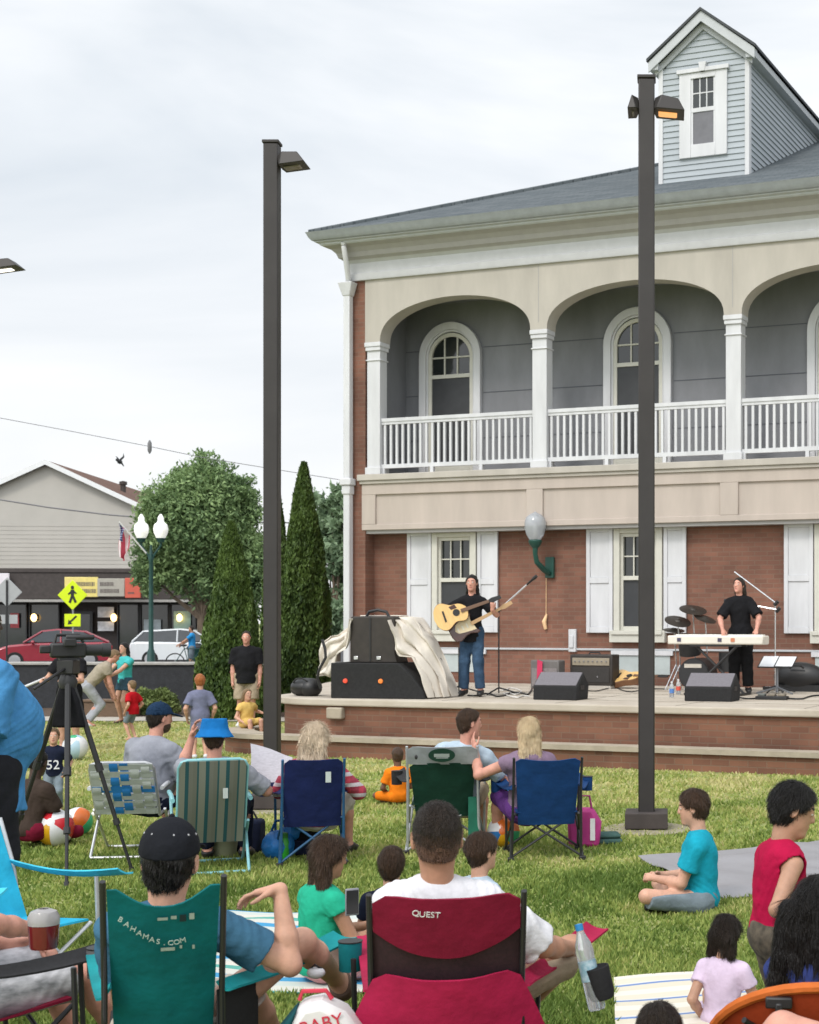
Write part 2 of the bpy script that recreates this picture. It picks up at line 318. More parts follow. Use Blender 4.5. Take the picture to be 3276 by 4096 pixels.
# ------------------------------------------------------------------ lawn grass (nobody could count it)
EXCL = []
TARP = [gnd(1343,1812), gnd(1540,1791), gnd(1950,1752), gnd(2050,1860), gnd(1525,1896)]
PICNIC = [gnd(1292,2066), gnd(1560,2046), gnd(1690,2330), gnd(1300,2340)]
TOWEL = [gnd(474,1922), gnd(775,1934), gnd(840,2095), gnd(430,2095)]
EXCL += [TARP, PICNIC, TOWEL]
def in_poly(P, x, y):
    ins = np.zeros(len(x), bool); n = len(P)
    for i in range(n):
        a, c = P[i], P[(i+1) % n]; k = ((a[1] > y) != (c[1] > y)) & (x < (c[0]-a[0])*(y-a[1])/(c[1]-a[1]+1e-12)+a[0]); ins ^= k
    return ins
def lawn():
    n = 480000
    pyy = 1512+(2500-1512)*RNG.random(n)**1.15; Y = F*H/(pyy-HZ); X = (RNG.uniform(-650, 2300, n)-CX)*Y/F
    cl = np.sin(X*2.1+np.sin(Y*1.3)*2)+np.sin(Y*2.6+X*.7)+.7*np.sin(X*6.1-Y*4.7)      # tufts
    keep = RNG.random(n) < .86+.06*cl
    for P in EXCL: keep &= ~in_poly(P, X, Y)
    u = (X-BO.x)*DU.x+(Y-BO.y)*DU.y; v = (X-BO.x)*DV.x+(Y-BO.y)*DV.y
    keep &= ~((u > 1.0) & (v > -5.68)) & ~((u > -.6) & (v > -4.6)) & (Y < 27.6)
    X, Y, cl = X[keep], Y[keep], cl[keep]; n = len(X)
    hgt = (.020+.026*RNG.random(n))*(1+.12*cl); w = .0026+.00055*Y*(1+RNG.random(n)); a = RNG.uniform(0, 2*PI, n); ln = hgt*RNG.uniform(.15, .9, n); b2 = RNG.uniform(0, 2*PI, n)
    V = np.zeros((n,3,3)); ca, sa = np.cos(a), np.sin(a)
    V[:,0] = np.stack([X-ca*w, Y-sa*w, np.zeros(n)], 1); V[:,1] = np.stack([X+ca*w, Y+sa*w, np.zeros(n)], 1); V[:,2] = np.stack([X+np.cos(b2)*ln, Y+np.sin(b2)*ln, hgt], 1)
    m = bpy.data.materials.new('grass blades'); m.use_nodes = True; N = m.node_tree.nodes; L = m.node_tree.links; b = N['Principled BSDF']
    geo = N.new('ShaderNodeNewGeometry'); tc = N.new('ShaderNodeTexCoord'); n1 = N.new('ShaderNodeTexNoise'); n1.inputs['Scale'].default_value = .8; n1.inputs['Detail'].default_value = 6; n1.inputs['Roughness'].default_value = .7; L.new(tc.outputs['Object'], n1.inputs['Vector'])
    sp = N.new('ShaderNodeSeparateXYZ'); L.new(tc.outputs['Object'], sp.inputs[0]); dry = N.new('ShaderNodeMapRange'); dry.inputs[1].default_value = 10; dry.inputs[2].default_value = 19; dry.inputs[3].default_value = -.12; dry.inputs[4].default_value = .24; L.new(sp.outputs['Y'], dry.inputs[0])
    a1 = N.new('ShaderNodeMath'); a1.operation = 'MULTIPLY_ADD'; a1.inputs[1].default_value = .38; L.new(geo.outputs['Random Per Island'], a1.inputs[0]); ct = N.new('ShaderNodeMath'); ct.operation = 'MULTIPLY_ADD'; ct.inputs[1].default_value = 1.75; ct.inputs[2].default_value = -.385; L.new(n1.outputs['Fac'], ct.inputs[0]); L.new(ct.outputs[0], a1.inputs[2])
    a2 = N.new('ShaderNodeMath'); a2.operation = 'ADD'; L.new(a1.outputs[0], a2.inputs[0]); L.new(dry.outputs[0], a2.inputs[1])
    rp = N.new('ShaderNodeValToRGB'); E = rp.color_ramp.elements; E[0].position = .38; E[0].color = (.11,.175,.036,1); E[1].position = 1.0; E[1].color = (.58,.53,.26,1)
    e = E.new(.58); e.color = (.225,.30,.072,1); e = E.new(.76); e.color = (.35,.41,.115,1); e = E.new(.88); e.color = (.46,.455,.165,1)
    L.new(a2.outputs[0], rp.inputs['Fac']); L.new(rp.outputs['Color'], b.inputs['Base Color']); b.inputs['Roughness'].default_value = .6; b.inputs['Specular IOR Level'].default_value = .2
    tr = N.new('ShaderNodeBsdfTranslucent'); L.new(rp.outputs['Color'], tr.inputs['Color']); mx = N.new('ShaderNodeMixShader'); mx.inputs['Fac'].default_value = .3
    L.new(b.outputs[0], mx.inputs[1]); L.new(tr.outputs[0], mx.inputs[2]); L.new(mx.outputs[0], N['Material Output'].inputs['Surface'])
    tag(raw_mesh('grass', V.reshape(-1,3), np.arange(3*n).reshape(-1,3), m, smooth=False), kind='stuff')
lawn()

# ------------------------------------------------------------------ trees
def leaf_quads(C, size, up=0.):
    n = len(C); a = RNG.normal(size=(n,3)); a /= np.linalg.norm(a, axis=1, keepdims=True)
    if up: a[:,2] = np.abs(a[:,2])+up; a /= np.linalg.norm(a, axis=1, keepdims=True)
    b = np.cross(a, RNG.normal(size=(n,3))); b /= np.linalg.norm(b, axis=1, keepdims=True)+1e-9
    s = size*(.6+.8*RNG.random((n,1))); V = np.stack([C-a*s, C+b*s*.42, C+a*s, C-b*s*.42], 1)
    return V.reshape(-1,3), np.arange(4*n).reshape(-1,4)
BARK = M('bark', (.12,.09,.065), rough=.95, var=.35, scale=8, bump=.7, bscale=30, stretch=(1,1,.25))
def leafy_tree(label, px, Y, py_base_z, lobes, n, size, mat, trunk=.16, group=None):
    """lobes: (px, py, radius in m, depth offset); a crown of leaf clumps on a trunk with limbs"""
    base = at(px, HZ, Y); t = thing('tree', label, 'tree', (base.x, Y, py_base_z), 0, group)
    C = []; tot = sum(l[2]**2.2 for l in lobes); tb = MB(); z0 = py_base_z
    ctr = [at(l[0], l[1], Y)-Vector((base.x, Y, z0))+Vector((0, l[3], 0)) for l in lobes]; zc = min(c.z for c in ctr)
    tb.tube([(0,0,0),(.05,0,zc*.45),(-.04,.05,zc*.9)], [trunk*1.25, trunk, trunk*.75], 10)
    for c, l in zip(ctr, lobes):
        tb.tube([(0,0,zc*.75), tuple(c*.55+Vector((0,0,zc*.3))), tuple(c)], [trunk*.6, trunk*.35, trunk*.12], 6)
        m = int(n*l[2]**2.2/tot); k = max(10, m//45)
        d = RNG.normal(size=(k,3)); d /= np.linalg.norm(d, axis=1, keepdims=True); cc = np.array(c)+d*l[2]*(RNG.random((k,1))**.4)*np.array([1,1,.92])
        w = RNG.integers(0, k, m); C.append(cc[w]+RNG.normal(size=(m,3))*l[2]*.13)
    V, Fc = leaf_quads(np.concatenate(C), size); raw_mesh('crown', V, Fc, mat, t, smooth=False); tb.build('trunk', BARK, t); return t
LF1 = leaf_mat('maple leaves', (.085,.155,.07), (.32,.44,.19), .5)
LF2 = leaf_mat('far leaves', (.12,.19,.11), (.33,.44,.27), .4)
LF3 = leaf_mat('arborvitae foliage', (.022,.046,.013), (.115,.18,.04), 1.2, trans=.1)
LF4 = leaf_mat('bush leaves', (.09,.13,.04), (.30,.37,.13), 3)
leafy_tree('broad rounded green tree behind the double globe street lamp', 425, 60, 0,
    [(425,1090,2.0,0),(365,1075,1.25,-.4),(350,1150,1.25,-.3),(480,1080,1.2,.2),(435,1010,1.1,0),(495,1150,1.2,.2),(330,1215,.8,-.4),(400,1180,1.5,.4),(505,1040,.8,0),(380,1015,.6,0),(455,1220,1.3,.3),(520,1200,1.2,.3),(345,1090,.8,.5),(500,1270,1.0,.4)], 80000, .095, LF1, .22)
leafy_tree('pale green tree seen between the tall arborvitae and the brick building', 705, 52, 0,
    [(700,1080,.95,0),(715,1150,1.0,0),(690,1210,.9,.3),(722,1050,.6,0),(715,1270,.9,.2),(745,1120,1.0,.5),(700,1310,.9,.1),(770,1200,1.3,.6),(760,1290,1.2,.6)], 11000, .15, LF2, .15)
def arborvitae(label, px, Y, w, ztop, n, seed, z0=0):
    base = at(px, HZ, Y); t = thing('arborvitae', label, 'tree', (base.x, Y, z0), 0, 'dark conical arborvitae beside the stage'); hh = ztop-z0
    zz = RNG.random(n)**1.25*hh; f = zz/hh; prof = np.where(f < .12, .82+1.5*f, (1-f)**.72*1.12)*w/2+.02
    ang = RNG.uniform(0, 2*PI, n); lump = 1+.10*np.sin(3*ang+seed+f*9)+.07*np.sin(7*ang-f*17); r = prof*lump*(1-.38*RNG.random(n)**2.2)
    C = np.stack([r*np.cos(ang), r*np.sin(ang), zz], 1); V, Fc = leaf_quads(C, .055, up=.9)
    k = 16; rings = [(w*.36,.0),(w*.38,.15*hh),(w*.30,.4*hh),(w*.19,.7*hh),(.02,.97*hh)]; o = len(V); cv = []; cf = []
    for rr, z in rings:
        for j in range(k): cv.append((rr*math.cos(2*PI*j/k), rr*math.sin(2*PI*j/k), z))
    for i in range(4):
        for j in range(k): cf.append((o+i*k+j, o+i*k+(j+1) % k, o+(i+1)*k+(j+1) % k, o+(i+1)*k+j))
    raw_mesh('crown', np.concatenate([V, cv]), np.concatenate([Fc, cf]), LF3, t, smooth=False)
    MB().tube([(0,0,-.02),(0,0,hh*.5)], .07, 8).build('trunk', BARK, t)
arborvitae('shortest dark green arborvitae, in front of the parked white car', 487, 28.6, 1.22, 3.72, 34000, 1)
arborvitae('tallest pointed arborvitae, just left of the brick building', 640, 31, 1.25, 5.1, 30000, 2)
arborvitae('arborvitae standing partly behind the left tall lamp post', 583, 33.5, .85, 4.75, 18000, 4)
bp = gnd(345, 1500); t = thing('bush', 'low rounded light green bush in front of the dark low wall', 'bush', (bp.x, 29.9, 0))
d = RNG.normal(size=(5200,3)); d /= np.linalg.norm(d, axis=1, keepdims=True); d[:,2] = np.abs(d[:,2]); C = d*(RNG.random((5200,1))**.35)*np.array([.5,.42,.5])*(1+.12*np.sin(7*d[:,:1]+5*d[:,2:3])); C[:,2] += .03
V, Fc = leaf_quads(C, .045); raw_mesh('foliage', V, Fc, LF4, t, smooth=False); MB().tube([(0,0,0),(.02,0,.25)], .03, 6).build('stem', BARK, t)

# ------------------------------------------------------------------ dark low wall behind the lawn
DARKW = M('dark painted block', (.022,.024,.028), rough=.8, var=.3, scale=9, bump=.3, bscale=30); PALE = M('pale cap stone', (.36,.35,.33), rough=.8, var=.15)
t = thing('low_wall', 'low dark grey wall with a pale cap below the parked cars', 'wall', (-11.5, 32, 0))
MB().box(-8,8.2,0,.3,0,.92).build('wall', DARKW, t, bevel=.01); MB().box(-8.05,8.25,-.05,.35,.92,.98).build('coping', PALE, t, bevel=.012)
t = thing('wood_planter', 'brown wooden planter box at the foot of the dark wall', 'planter', tuple(gnd(218,1512)-Vector((0,-.4,0))))
w_ = M('weathered brown wood', (.13,.085,.055), rough=.9, var=.3, scale=10, stretch=(1,1,8)); MB().box(-.5,.5,-.2,.2,0,.3).build('box', w_, t, bevel=.01); MB().box(-.53,.53,-.23,.23,.3,.34).build('rim', w_, t, bevel=.008)

# ------------------------------------------------------------------ shop building across the street
SID = M('beige siding', (.44,.42,.385), rough=.8, var=.06, scale=.6); DKF = M('dark brown fascia', (.055,.045,.042), rough=.75, var=.2); WTRIM = M('white trim', (.72,.73,.74), rough=.6, var=.05)
RBR = shingle_mat('brown shingles', (.14,.085,.065), (.18,.11,.09)); GLD = M('dark shop glass', (.03,.035,.04), rough=.08, var=.3, scale=1, spec=.6); DKM = M('dark metal', (.02,.02,.022), rough=.5)
pk = at(100, HZ, 72); t = thing('shop_building', 'beige gabled shop building with a dark fascia and lit storefront', 'building', (pk.x, 72, 0), R(5))
hw, ze, zp, L_ = 6.2, 6.45, 9.37, 26
b = MB(); b.prism([(-hw-6,3.6),(hw+2.5,3.6),(hw+2.5,4.3),(hw,4.3),(hw,ze),(0,zp-.05),(-hw,ze),(-hw-6,ze)], -0.0, L_, Matrix(((1,0,0,0),(0,0,1,0),(0,1,0,0),(0,0,0,1)))); b.mat(1)
for i in range(11): b.box(-hw-6, hw if i > 0 else hw+2.5, -.012, 0, 4.35+i*.2, 4.362+i*.2)
b.build('wall', None, t, mats=[SID, M('siding shadow joint', (.38,.36,.33), rough=.9)])
b = MB()
for s in (-1, 1):
    b.add([(0,-.35,zp+.12),(s*(hw+.5),-.35,ze-.12),(s*(hw+.5),L_,ze-.12),(0,L_,zp+.12),(0,-.35,zp-.02),(s*(hw+.5),-.35,ze-.26),(s*(hw+.5),L_,ze-.26),(0,L_,zp-.02)], [(0,1,2,3),(4,7,6,5),(0,4,5,1),(1,5,6,2),(2,6,7,3)])
b.build('roof', RBR, t)
b = MB()
for s in (-1, 1):
    b.add([(0,-.38,zp+.14),(s*(hw+.5),-.38,ze-.1),(s*(hw+.5),-.38,ze-.34),(0,-.38,zp-.1),(0,-.33,zp+.14),(s*(hw+.5),-.33,ze-.1),(s*(hw+.5),-.33,ze-.34),(0,-.33,zp-.1)], [(0,1,2,3),(4,7,6,5),(0,4,5,1),(3,2,6,7),(1,5,6,2)])
b.build('rake_board', WTRIM, t)
for (x, y, z) in ((2.2,5,8.45),(3.3,6.2,7.95),(4.3,8,7.45)): MB().lathe([(.14,-.3),(.14,.35),(.2,.36),(.2,.5),(.05,.55)], 10).build('vent_pipe', DKF, t).location = (x,y,z)
MB().box(-hw-6.2,hw+2.6,-1.2,-.0,2.85,4.25).box(-hw-6.25,hw+2.65,-1.25,-1.2,4.1,4.3).build('fascia', DKF, t, bevel=.03)
MB().box(-hw-6.2,hw+2.6,-1.22,-1.1,2.72,2.84).build('fascia_trim', PALE, t)
MB().box(-hw-6,hw+2.5,.35,.5,0,3.6).box(-hw-6,hw+2.5,.0,.35,0,.35).build('storefront_wall', DKF, t)
for i, (x0, x1) in enumerate(((-8.2,-6.9),(-6.6,-5.2),(-4.9,-3.4),(-2.4,-1.0),(-.8,.5),(3.3,4.2),(4.35,5.6),(5.75,6.9),(7.1,8.3))):
    f = MB().box(x0-.06,x0,-.04,.34,.35,2.6).box(x1,x1+.06,-.04,.34,.35,2.6).box(x0-.06,x1+.06,-.04,.34,2.6,2.68).box(x0-.06,x1+.06,-.06,.34,.28,.35).build('window', DKM, t, bevel=.01); MB().box(x0,x1,.1,.13,.35,2.6).build('pane', GLD, f)
for x0, x1, z0, z1, c in ((-1.7,-1.3,1.5,2.2,(.4,.05,.06)),(2.35,3.1,2.0,2.5,(.6,.6,.62)),(2.35,3.1,1.35,1.8,(.5,.5,.52)),(4.5,5.3,.8,1.9,(.35,.4,.42)),(5.9,6.7,1.2,2.3,(.28,.42,.36)),(-7.9,-7.2,1.2,2.1,(.4,.42,.42))):
    MB().box(x0,x1,-.06,-.045,z0,z1).build('poster', M('poster %.2f' % x0, c, rough=.5, var=.3, scale=4), t)
d_ = MB().box(1.0,2.1,-.02,.05,0,2.3).build('door', DKM, t, bevel=.01); MB().box(1.12,1.98,-.04,-.02,.3,2.15).build('pane', GLD, d_); MB().tube([(1.9,-.07,.9),(1.9,-.07,1.3)], .02, 6).build('handle', PALE, d_)
WARM = glow_mat('warm lamp glow', (1,.62,.22), 5.)
for p in (75, 238, 373):
    x = (p-100)/44.0; l_ = MB().box(x-.08,x+.08,-.12,-.02,1.85,2.15).build('wall_lamp', DKM, t, bevel=.01); MB().ball((x,-.2,1.98),(.14,.14,.19)).build('globe', WARM, l_)
def shop_sign(label, p0, p1, y0, y1, mats, marks):
    a = at(p0, y1, 70.4); c = at(p1, y0, 70.4); w = c.x-a.x; hh = c.z-a.z; s = thing('shop_sign', label, 'sign', (a.x, 70.42+.0, a.z), R(5)); MB().box(0,w,-.12,0,0,hh).build('board', mats, s, bevel=.02)
    bb = MB()
    for (fx0, fx1, fz0, fz1) in marks: bb.box(w*fx0, w*fx1, -.128, -.122, hh*fz0, hh*fz1)
    if marks: bb.build('lettering', M('sign lettering', (.12,.1,.09), rough=.6), s)
def words(rows, seed):
    r = random.Random(seed); o = []
    for (z0, z1, x0, x1) in rows:
        x = x0
        while x < x1:
            w = r.uniform(.02,.04); o.append((x, min(x+w, x1), z0, z1)); x += w+.018
    return o
shop_sign('yellow panel of the shop sign above the storefront', 137, 205, 1215, 1257, M('yellow sign', (.75,.62,.2), rough=.5, var=.08), words(((.55,.75,.35,.9),(.2,.4,.4,.95)), 1))
shop_sign('grey panel of the shop sign, between the yellow and the red one', 206, 262, 1218, 1256, M('grey sign', (.38,.36,.31), rough=.5, var=.08), words(((.58,.8,.1,.6),(.2,.42,.1,.8)), 2))
shop_sign('red panel at the end of the shop sign', 264, 296, 1217, 1259, M('red sign', (.55,.1,.06), rough=.5, var=.08), words(((.7,.8,.3,.8),(.2,.3,.2,.6)), 3))
shop_sign('plain white sign on the dark fascia at the picture edge', -20, 19, 1207, 1240, M('white sign', (.72,.68,.72), rough=.5, var=.05), [])

# ------------------------------------------------------------------ parked cars
GLASS = M('car glass', (.025,.03,.035), rough=.05, var=.2, spec=.7); TYRE = M('tyre rubber', (.015,.015,.016), rough=.85); RIM = M('alloy rim', (.5,.5,.52), rough=.3, metal=.8)
def car(name, label, px, Y, rz, paint, L0=4.4, hatch=True):
    c = at(px, HZ, Y); t = thing(name, label, 'car', (c.x, Y, .008), rz, 'cars parked across the street'); W = .86
    # side outline, nose at +x
    top = [(-L0/2,.75),(-L0/2+.05,.98),(-L0/2+.32,1.02),(L0*.17,.98),(L0*.36,.9),(L0/2-.12,.74),(L0/2,.6),(L0/2,.35),(L0/2-.1,.22),(-L0/2+.1,.22),(-L0/2,.4)]
    cab = [(-L0/2+.12,1.0),(-L0/2+.55 if hatch else -L0/2+1.0,1.42),(-.2,1.5),(.35,1.44),(L0*.24,1.0)]
    XZ = lambda y: Matrix(((1,0,0,0),(0,0,1,y),(0,1,0,0),(0,0,0,1)))
    bm_ = MB(); bm_.prism(top, -W, W, XZ(0)); bm_.build('body', paint, t, bevel=.07)
    vs = []; n = len(cab)
    for s, f in ((-1,.95),(-1,.78),(1,.78),(1,.95)): pass
    for s in (-1, 1):
        for (x, z) in cab: vs.append((x, s*W*(.95-.3*(z-1.0)), z))
    MB().add(vs, [tuple(range(n))[::-1], tuple(range(n,2*n))]+[(i,(i+1)%n,n+(i+1)%n,n+i) for i in range(n)]).build('windows', GLASS, t, bevel=.03)
    rb = MB(); a, b_, c_ = cab[1], cab[2], cab[3]
    rb.add([(x, s*W*(.95-.3*(z-1.0))*f, z+dz) for (x,z) in (a,b_,c_) for s in (-1,1) for f, dz in ((1.01,-.03),(.98,.03))], [(1,3,7,5),(5,7,11,9),(0,1,5,4),(4,5,9,8),(3,2,6,7),(7,6,10,11),(0,2,3,1),(8,9,11,10)])
    for s in (-1, 1):
        for i, j in ((0,1),(3,4)): (x0,z0),(x1,z1) = cab[i], cab[j]; rb.tube([(x0,s*W*(.96-.3*(z0-1)),z0),(x1,s*W*(.96-.3*(z1-1)),z1)], .04, 6)
        rb.tube([(-.3,s*W*.955,1.0),(-.3,s*W*.80,1.48)], .035, 6)
    rb.build('roof', paint, t)
    for sx in (-1, 1):
        for sy in (-1, 1):
            T = Matrix.Translation((sx*(L0/2-.82), sy*(W-.08), .33))@Matrix.Rotation(PI/2, 4, 'X'); w = MB().lathe([(.2,-.1),(.3,-.1),(.33,-.06),(.33,.06),(.3,.1),(.2,.1)], 24, T).build('wheel', TYRE, t)
            MB().lathe([(.05,-.112),(.21,-.11),(.21,.11),(.05,.112)], 12, T).build('rim', RIM, w)
    for s in (-1, 1):
        MB().ball((L0/2-.1, s*.6, .68), (.1,.2,.09), 10, 6).build('headlight', M('headlight glass', (.7,.72,.75), rough=.15, spec=.8), t); MB().box(-L0/2-.01,-L0/2+.1,s*.6-.2,s*.6+.2,.7,.86).build('tail_light', M('tail light', (.4,.01,.01), rough=.2), t, bevel=.02)
        MB().ball((L0*.16, s*(W+.08), 1.02), (.08,.1,.07), 8, 6).build('side_mirror', paint, t)
    MB().box(-L0/2+.02,L0/2-.02,-W-.015,W+.015,.2,.3).build('bumper', DKM, t, bevel=.02)
    return t
car('parked_car', 'crimson red car parked behind the dark wall, nose to the left', 112, 58.5, R(200), M('red car paint', (.28,.012,.03), rough=.22, var=.05, coat=.8, spec=.6), 4.3, False)
car('parked_car', 'white hatchback parked behind the street lamp', 398, 60.5, R(6), M('white car paint', (.68,.71,.74), rough=.2, var=.03, coat=.6, spec=.6), 4.3, True)

# ------------------------------------------------------------------ street furniture
GRN = M('dark green metal', (.008,.05,.045), rough=.45, var=.2); MILK = glow_mat('white lamp globe', (1,.98,.95), .25); MATS['white lamp globe'].node_tree.nodes['Principled BSDF'].inputs['Base Color'].default_value = (.8,.8,.8,1)
p = at(318, HZ, 45); t = thing('street_lamp', 'green street lamp post with two white acorn globes and a flag', 'street lamp', (p.x, 45, .12))
MB().lathe([(.2,0),(.2,.12),(.13,.3),(.11,.8),(.075,.9),(.06,3.5),(.085,3.6),(.05,3.75),(.03,4.0)], 14).build('post', GRN, t)
for s in (-1, 1):
    a_ = MB().tube([(0,0,3.45),(s*.1,0,3.72),(s*.2,0,3.85),(s*.29,0,3.98),(s*.29,0,4.12)], [.03,.03,.03,.035,.05], 8).build('arm', GRN, t)
    MB().lathe([(.09,4.08),(.12,4.16),(.15,4.2)], 14, Matrix.Translation((s*.29,0,0))).build('socket', GRN, a_)
    MB().lathe([(.13,4.2),(.2,4.36),(.215,4.48),(.19,4.6),(.1,4.68),(.085,4.74),(.09,4.8),(.05,4.88),(.02,4.92)], 18, Matrix.Translation((s*.29,0,0))).build('globe', MILK, a_)
fp = at(308, 1165, 44.9); fe = at(250, 1098, 44.6); t = thing('flag', 'small striped flag hanging from the street lamp post', 'flag', tuple(fp))
v_ = fe-fp; MB().tube([(0,0,0), tuple(v_)], .022, 6).build('pole', M('white pole', (.6,.6,.6), rough=.5), t)
flm = stripes_mat('flag stripes', [(0,(.5,.06,.1)),(.5,(.7,.6,.62))], .16, 'X'); fb = stripes_mat('flag blue', [(0,(.03,.05,.16)),(.82,(.5,.52,.6))], .07, 'Z')
def flagp(a0, a1, b0, b1):
    P = []
    for i in range(9):
        a = a0+(a1-a0)*i/8; row = []
        for j in range(11):
            bb = b0+(b1-b0)*j/10; q = v_*(1-.42*a); row.append((q.x-.12*bb*a+.03*math.sin(bb*7+a*5), q.y+.09*math.sin(a*9+bb*3), q.z-.04-1.0*bb*(1-.25*a)))
        P.append(row)
    return P
MB().sheet(flagp(0,1,0,1), .012).build('cloth', flm, t); o = MB().sheet(flagp(0,.5,.02,.42), .03).build('canton', fb, t)
# pedestrian crossing sign
YEL = M('fluorescent yellow', (.62,.78,.0), rough=.5, var=.04); BLK = M('black sign paint', (.01,.01,.01), rough=.5)
p = at(153, 1253, 54); t = thing('crossing_sign', 'fluorescent yellow diamond pedestrian crossing sign with an arrow plate', 'sign', (p.x, 54, .004))
zz = p.z; MB().tube([(0,.03,0),(0,.03,zz+.35)], .035, 8).build('post', M('galvanised post', (.3,.31,.32), rough=.45, metal=.5), t)
XZ0 = Matrix(((1,0,0,0),(0,0,1,0),(0,1,0,0),(0,0,0,1)))
MB().prism([(0,-.54),(.54,0),(0,.54),(-.54,0)], -.02, 0, Matrix.Translation((0,0,zz))@XZ0).build('diamond_plate', YEL, t, bevel=.01)
MB().box(-.29,.29,-.02,0,zz-1.13,zz-.68).build('arrow_plate', YEL, t, bevel=.008)
pb = MB(); T = Matrix.Translation((0,-.026,zz)); pb.ball((0,0,.27),(.06,.006,.07),10,8,T)
for a, c, r in (((0,.0,.19),(0,0,.0),.065),((0,0,.0),(-.1,0,-.28),.045),((0,0,.0),(.12,0,-.27),.045),((0,0,.16),(-.15,0,.02),.032),((0,0,.16),(.14,0,.05),.032)): pb.tube([a, c], r, 8)
for i in range(len(pb.v)):
    if i >= 90: x, y, z = pb.v[i]; pb.v[i] = (x, y*.1-.026, z+zz)
pb.build('pedestrian_symbol', BLK, t)
MB().prism([(-.17,-.16),(.0,-.13),(-.05,-.08),(.17,.12),(.12,.17),(-.09,-.03),(-.14,.02)], -.026, -.021, Matrix.Translation((0,0,zz-.9))@XZ0).build('arrow_symbol', BLK, t)
p = at(15, 1247, 50); t = thing('road_sign', 'grey back of a diamond road sign at the left edge', 'sign', (p.x, 50, .004)); zz = p.z; AL = M('sign aluminium', (.36,.37,.38), rough=.5, metal=.3, var=.06)
MB().tube([(0,-.03,0),(0,-.03,zz+.4)], .03, 8).build('post', DKM, t); MB().prism([(0,-.5),(.5,0),(0,.5),(-.5,0)], 0, .02, Matrix.Translation((0,0,zz))@XZ0).build('plate', AL, t, bevel=.01)
for s in (-1, 1): MB().prism([(s*.05-.14,-1.05),(s*.05+.14,-1.05),(s*.05+.14,-.75),(s*.05-.14,-.75)], .01*s, .01*s+.01, Matrix.Translation((s*.15,0,zz))@XZ0).build('small_plate', AL, t)
p = at(411, 1400, 56); t = thing('trash_bin', 'small dark green trash bin beside the white car', 'bin', (p.x, 56, .004)); MB().lathe([(.24,0),(.28,.75),(.3,.78),(.3,.84),(.2,.95),(.05,1.0)], 14).build('bin_body', GRN, t); MB().lathe([(.31,.8),(.31,.86),(.2,.97),(.02,1.02)], 14).build('lid', DKM, t)
# overhead lines
CAB = M('cable', (.16,.16,.17), rough=.7)
def cable(label, pts, r, Y, knob=None):
    t = MB(); P = [at(a, b, Y) for a, b in pts]; t.tube(P, r, 5); o = t.build('overhead_cable', CAB); tag(o, label, 'cable', 'overhead lines above the street')
    if knob: k = at(*knob, Y); MB().lathe([(.02,-.22),(.07,-.12),(.07,.12),(.02,.22)], 8, Matrix.Translation(k)).build('splice', CAB, o)
cable('thin overhead line across the open sky above the shop roof', [(-300,845),(0,880),(150,908),(315,940),(420,962),(560,985),(900,1040)], .011, 49, (315,941))
cable('dark overhead line crossing in front of the beige gable', [(-300,1012),(0,1052),(100,1068),(230,1084),(330,1092),(560,1100),(900,1104)], .03, 62)
p = at(252, 972, 62); t = thing('bird', 'small dark bird in the sky right of the shop gable', 'bird', tuple(p)); MB().ball((0,0,0),(.09,.2,.1),12,8).tube([(0,-.05,.03),(.16,.0,.2),(.12,.1,.36)], [.05,.04,.005], 6).tube([(0,-.05,0),(-.1,.05,.14),(-.2,.1,.24)], [.05,.035,.005], 6).tube([(0,.15,0),(.06,.3,-.16)], [.05,.02], 6).ball((-.04,-.2,.05),(.06,.07,.06),10,8).build('body', DKM, t)

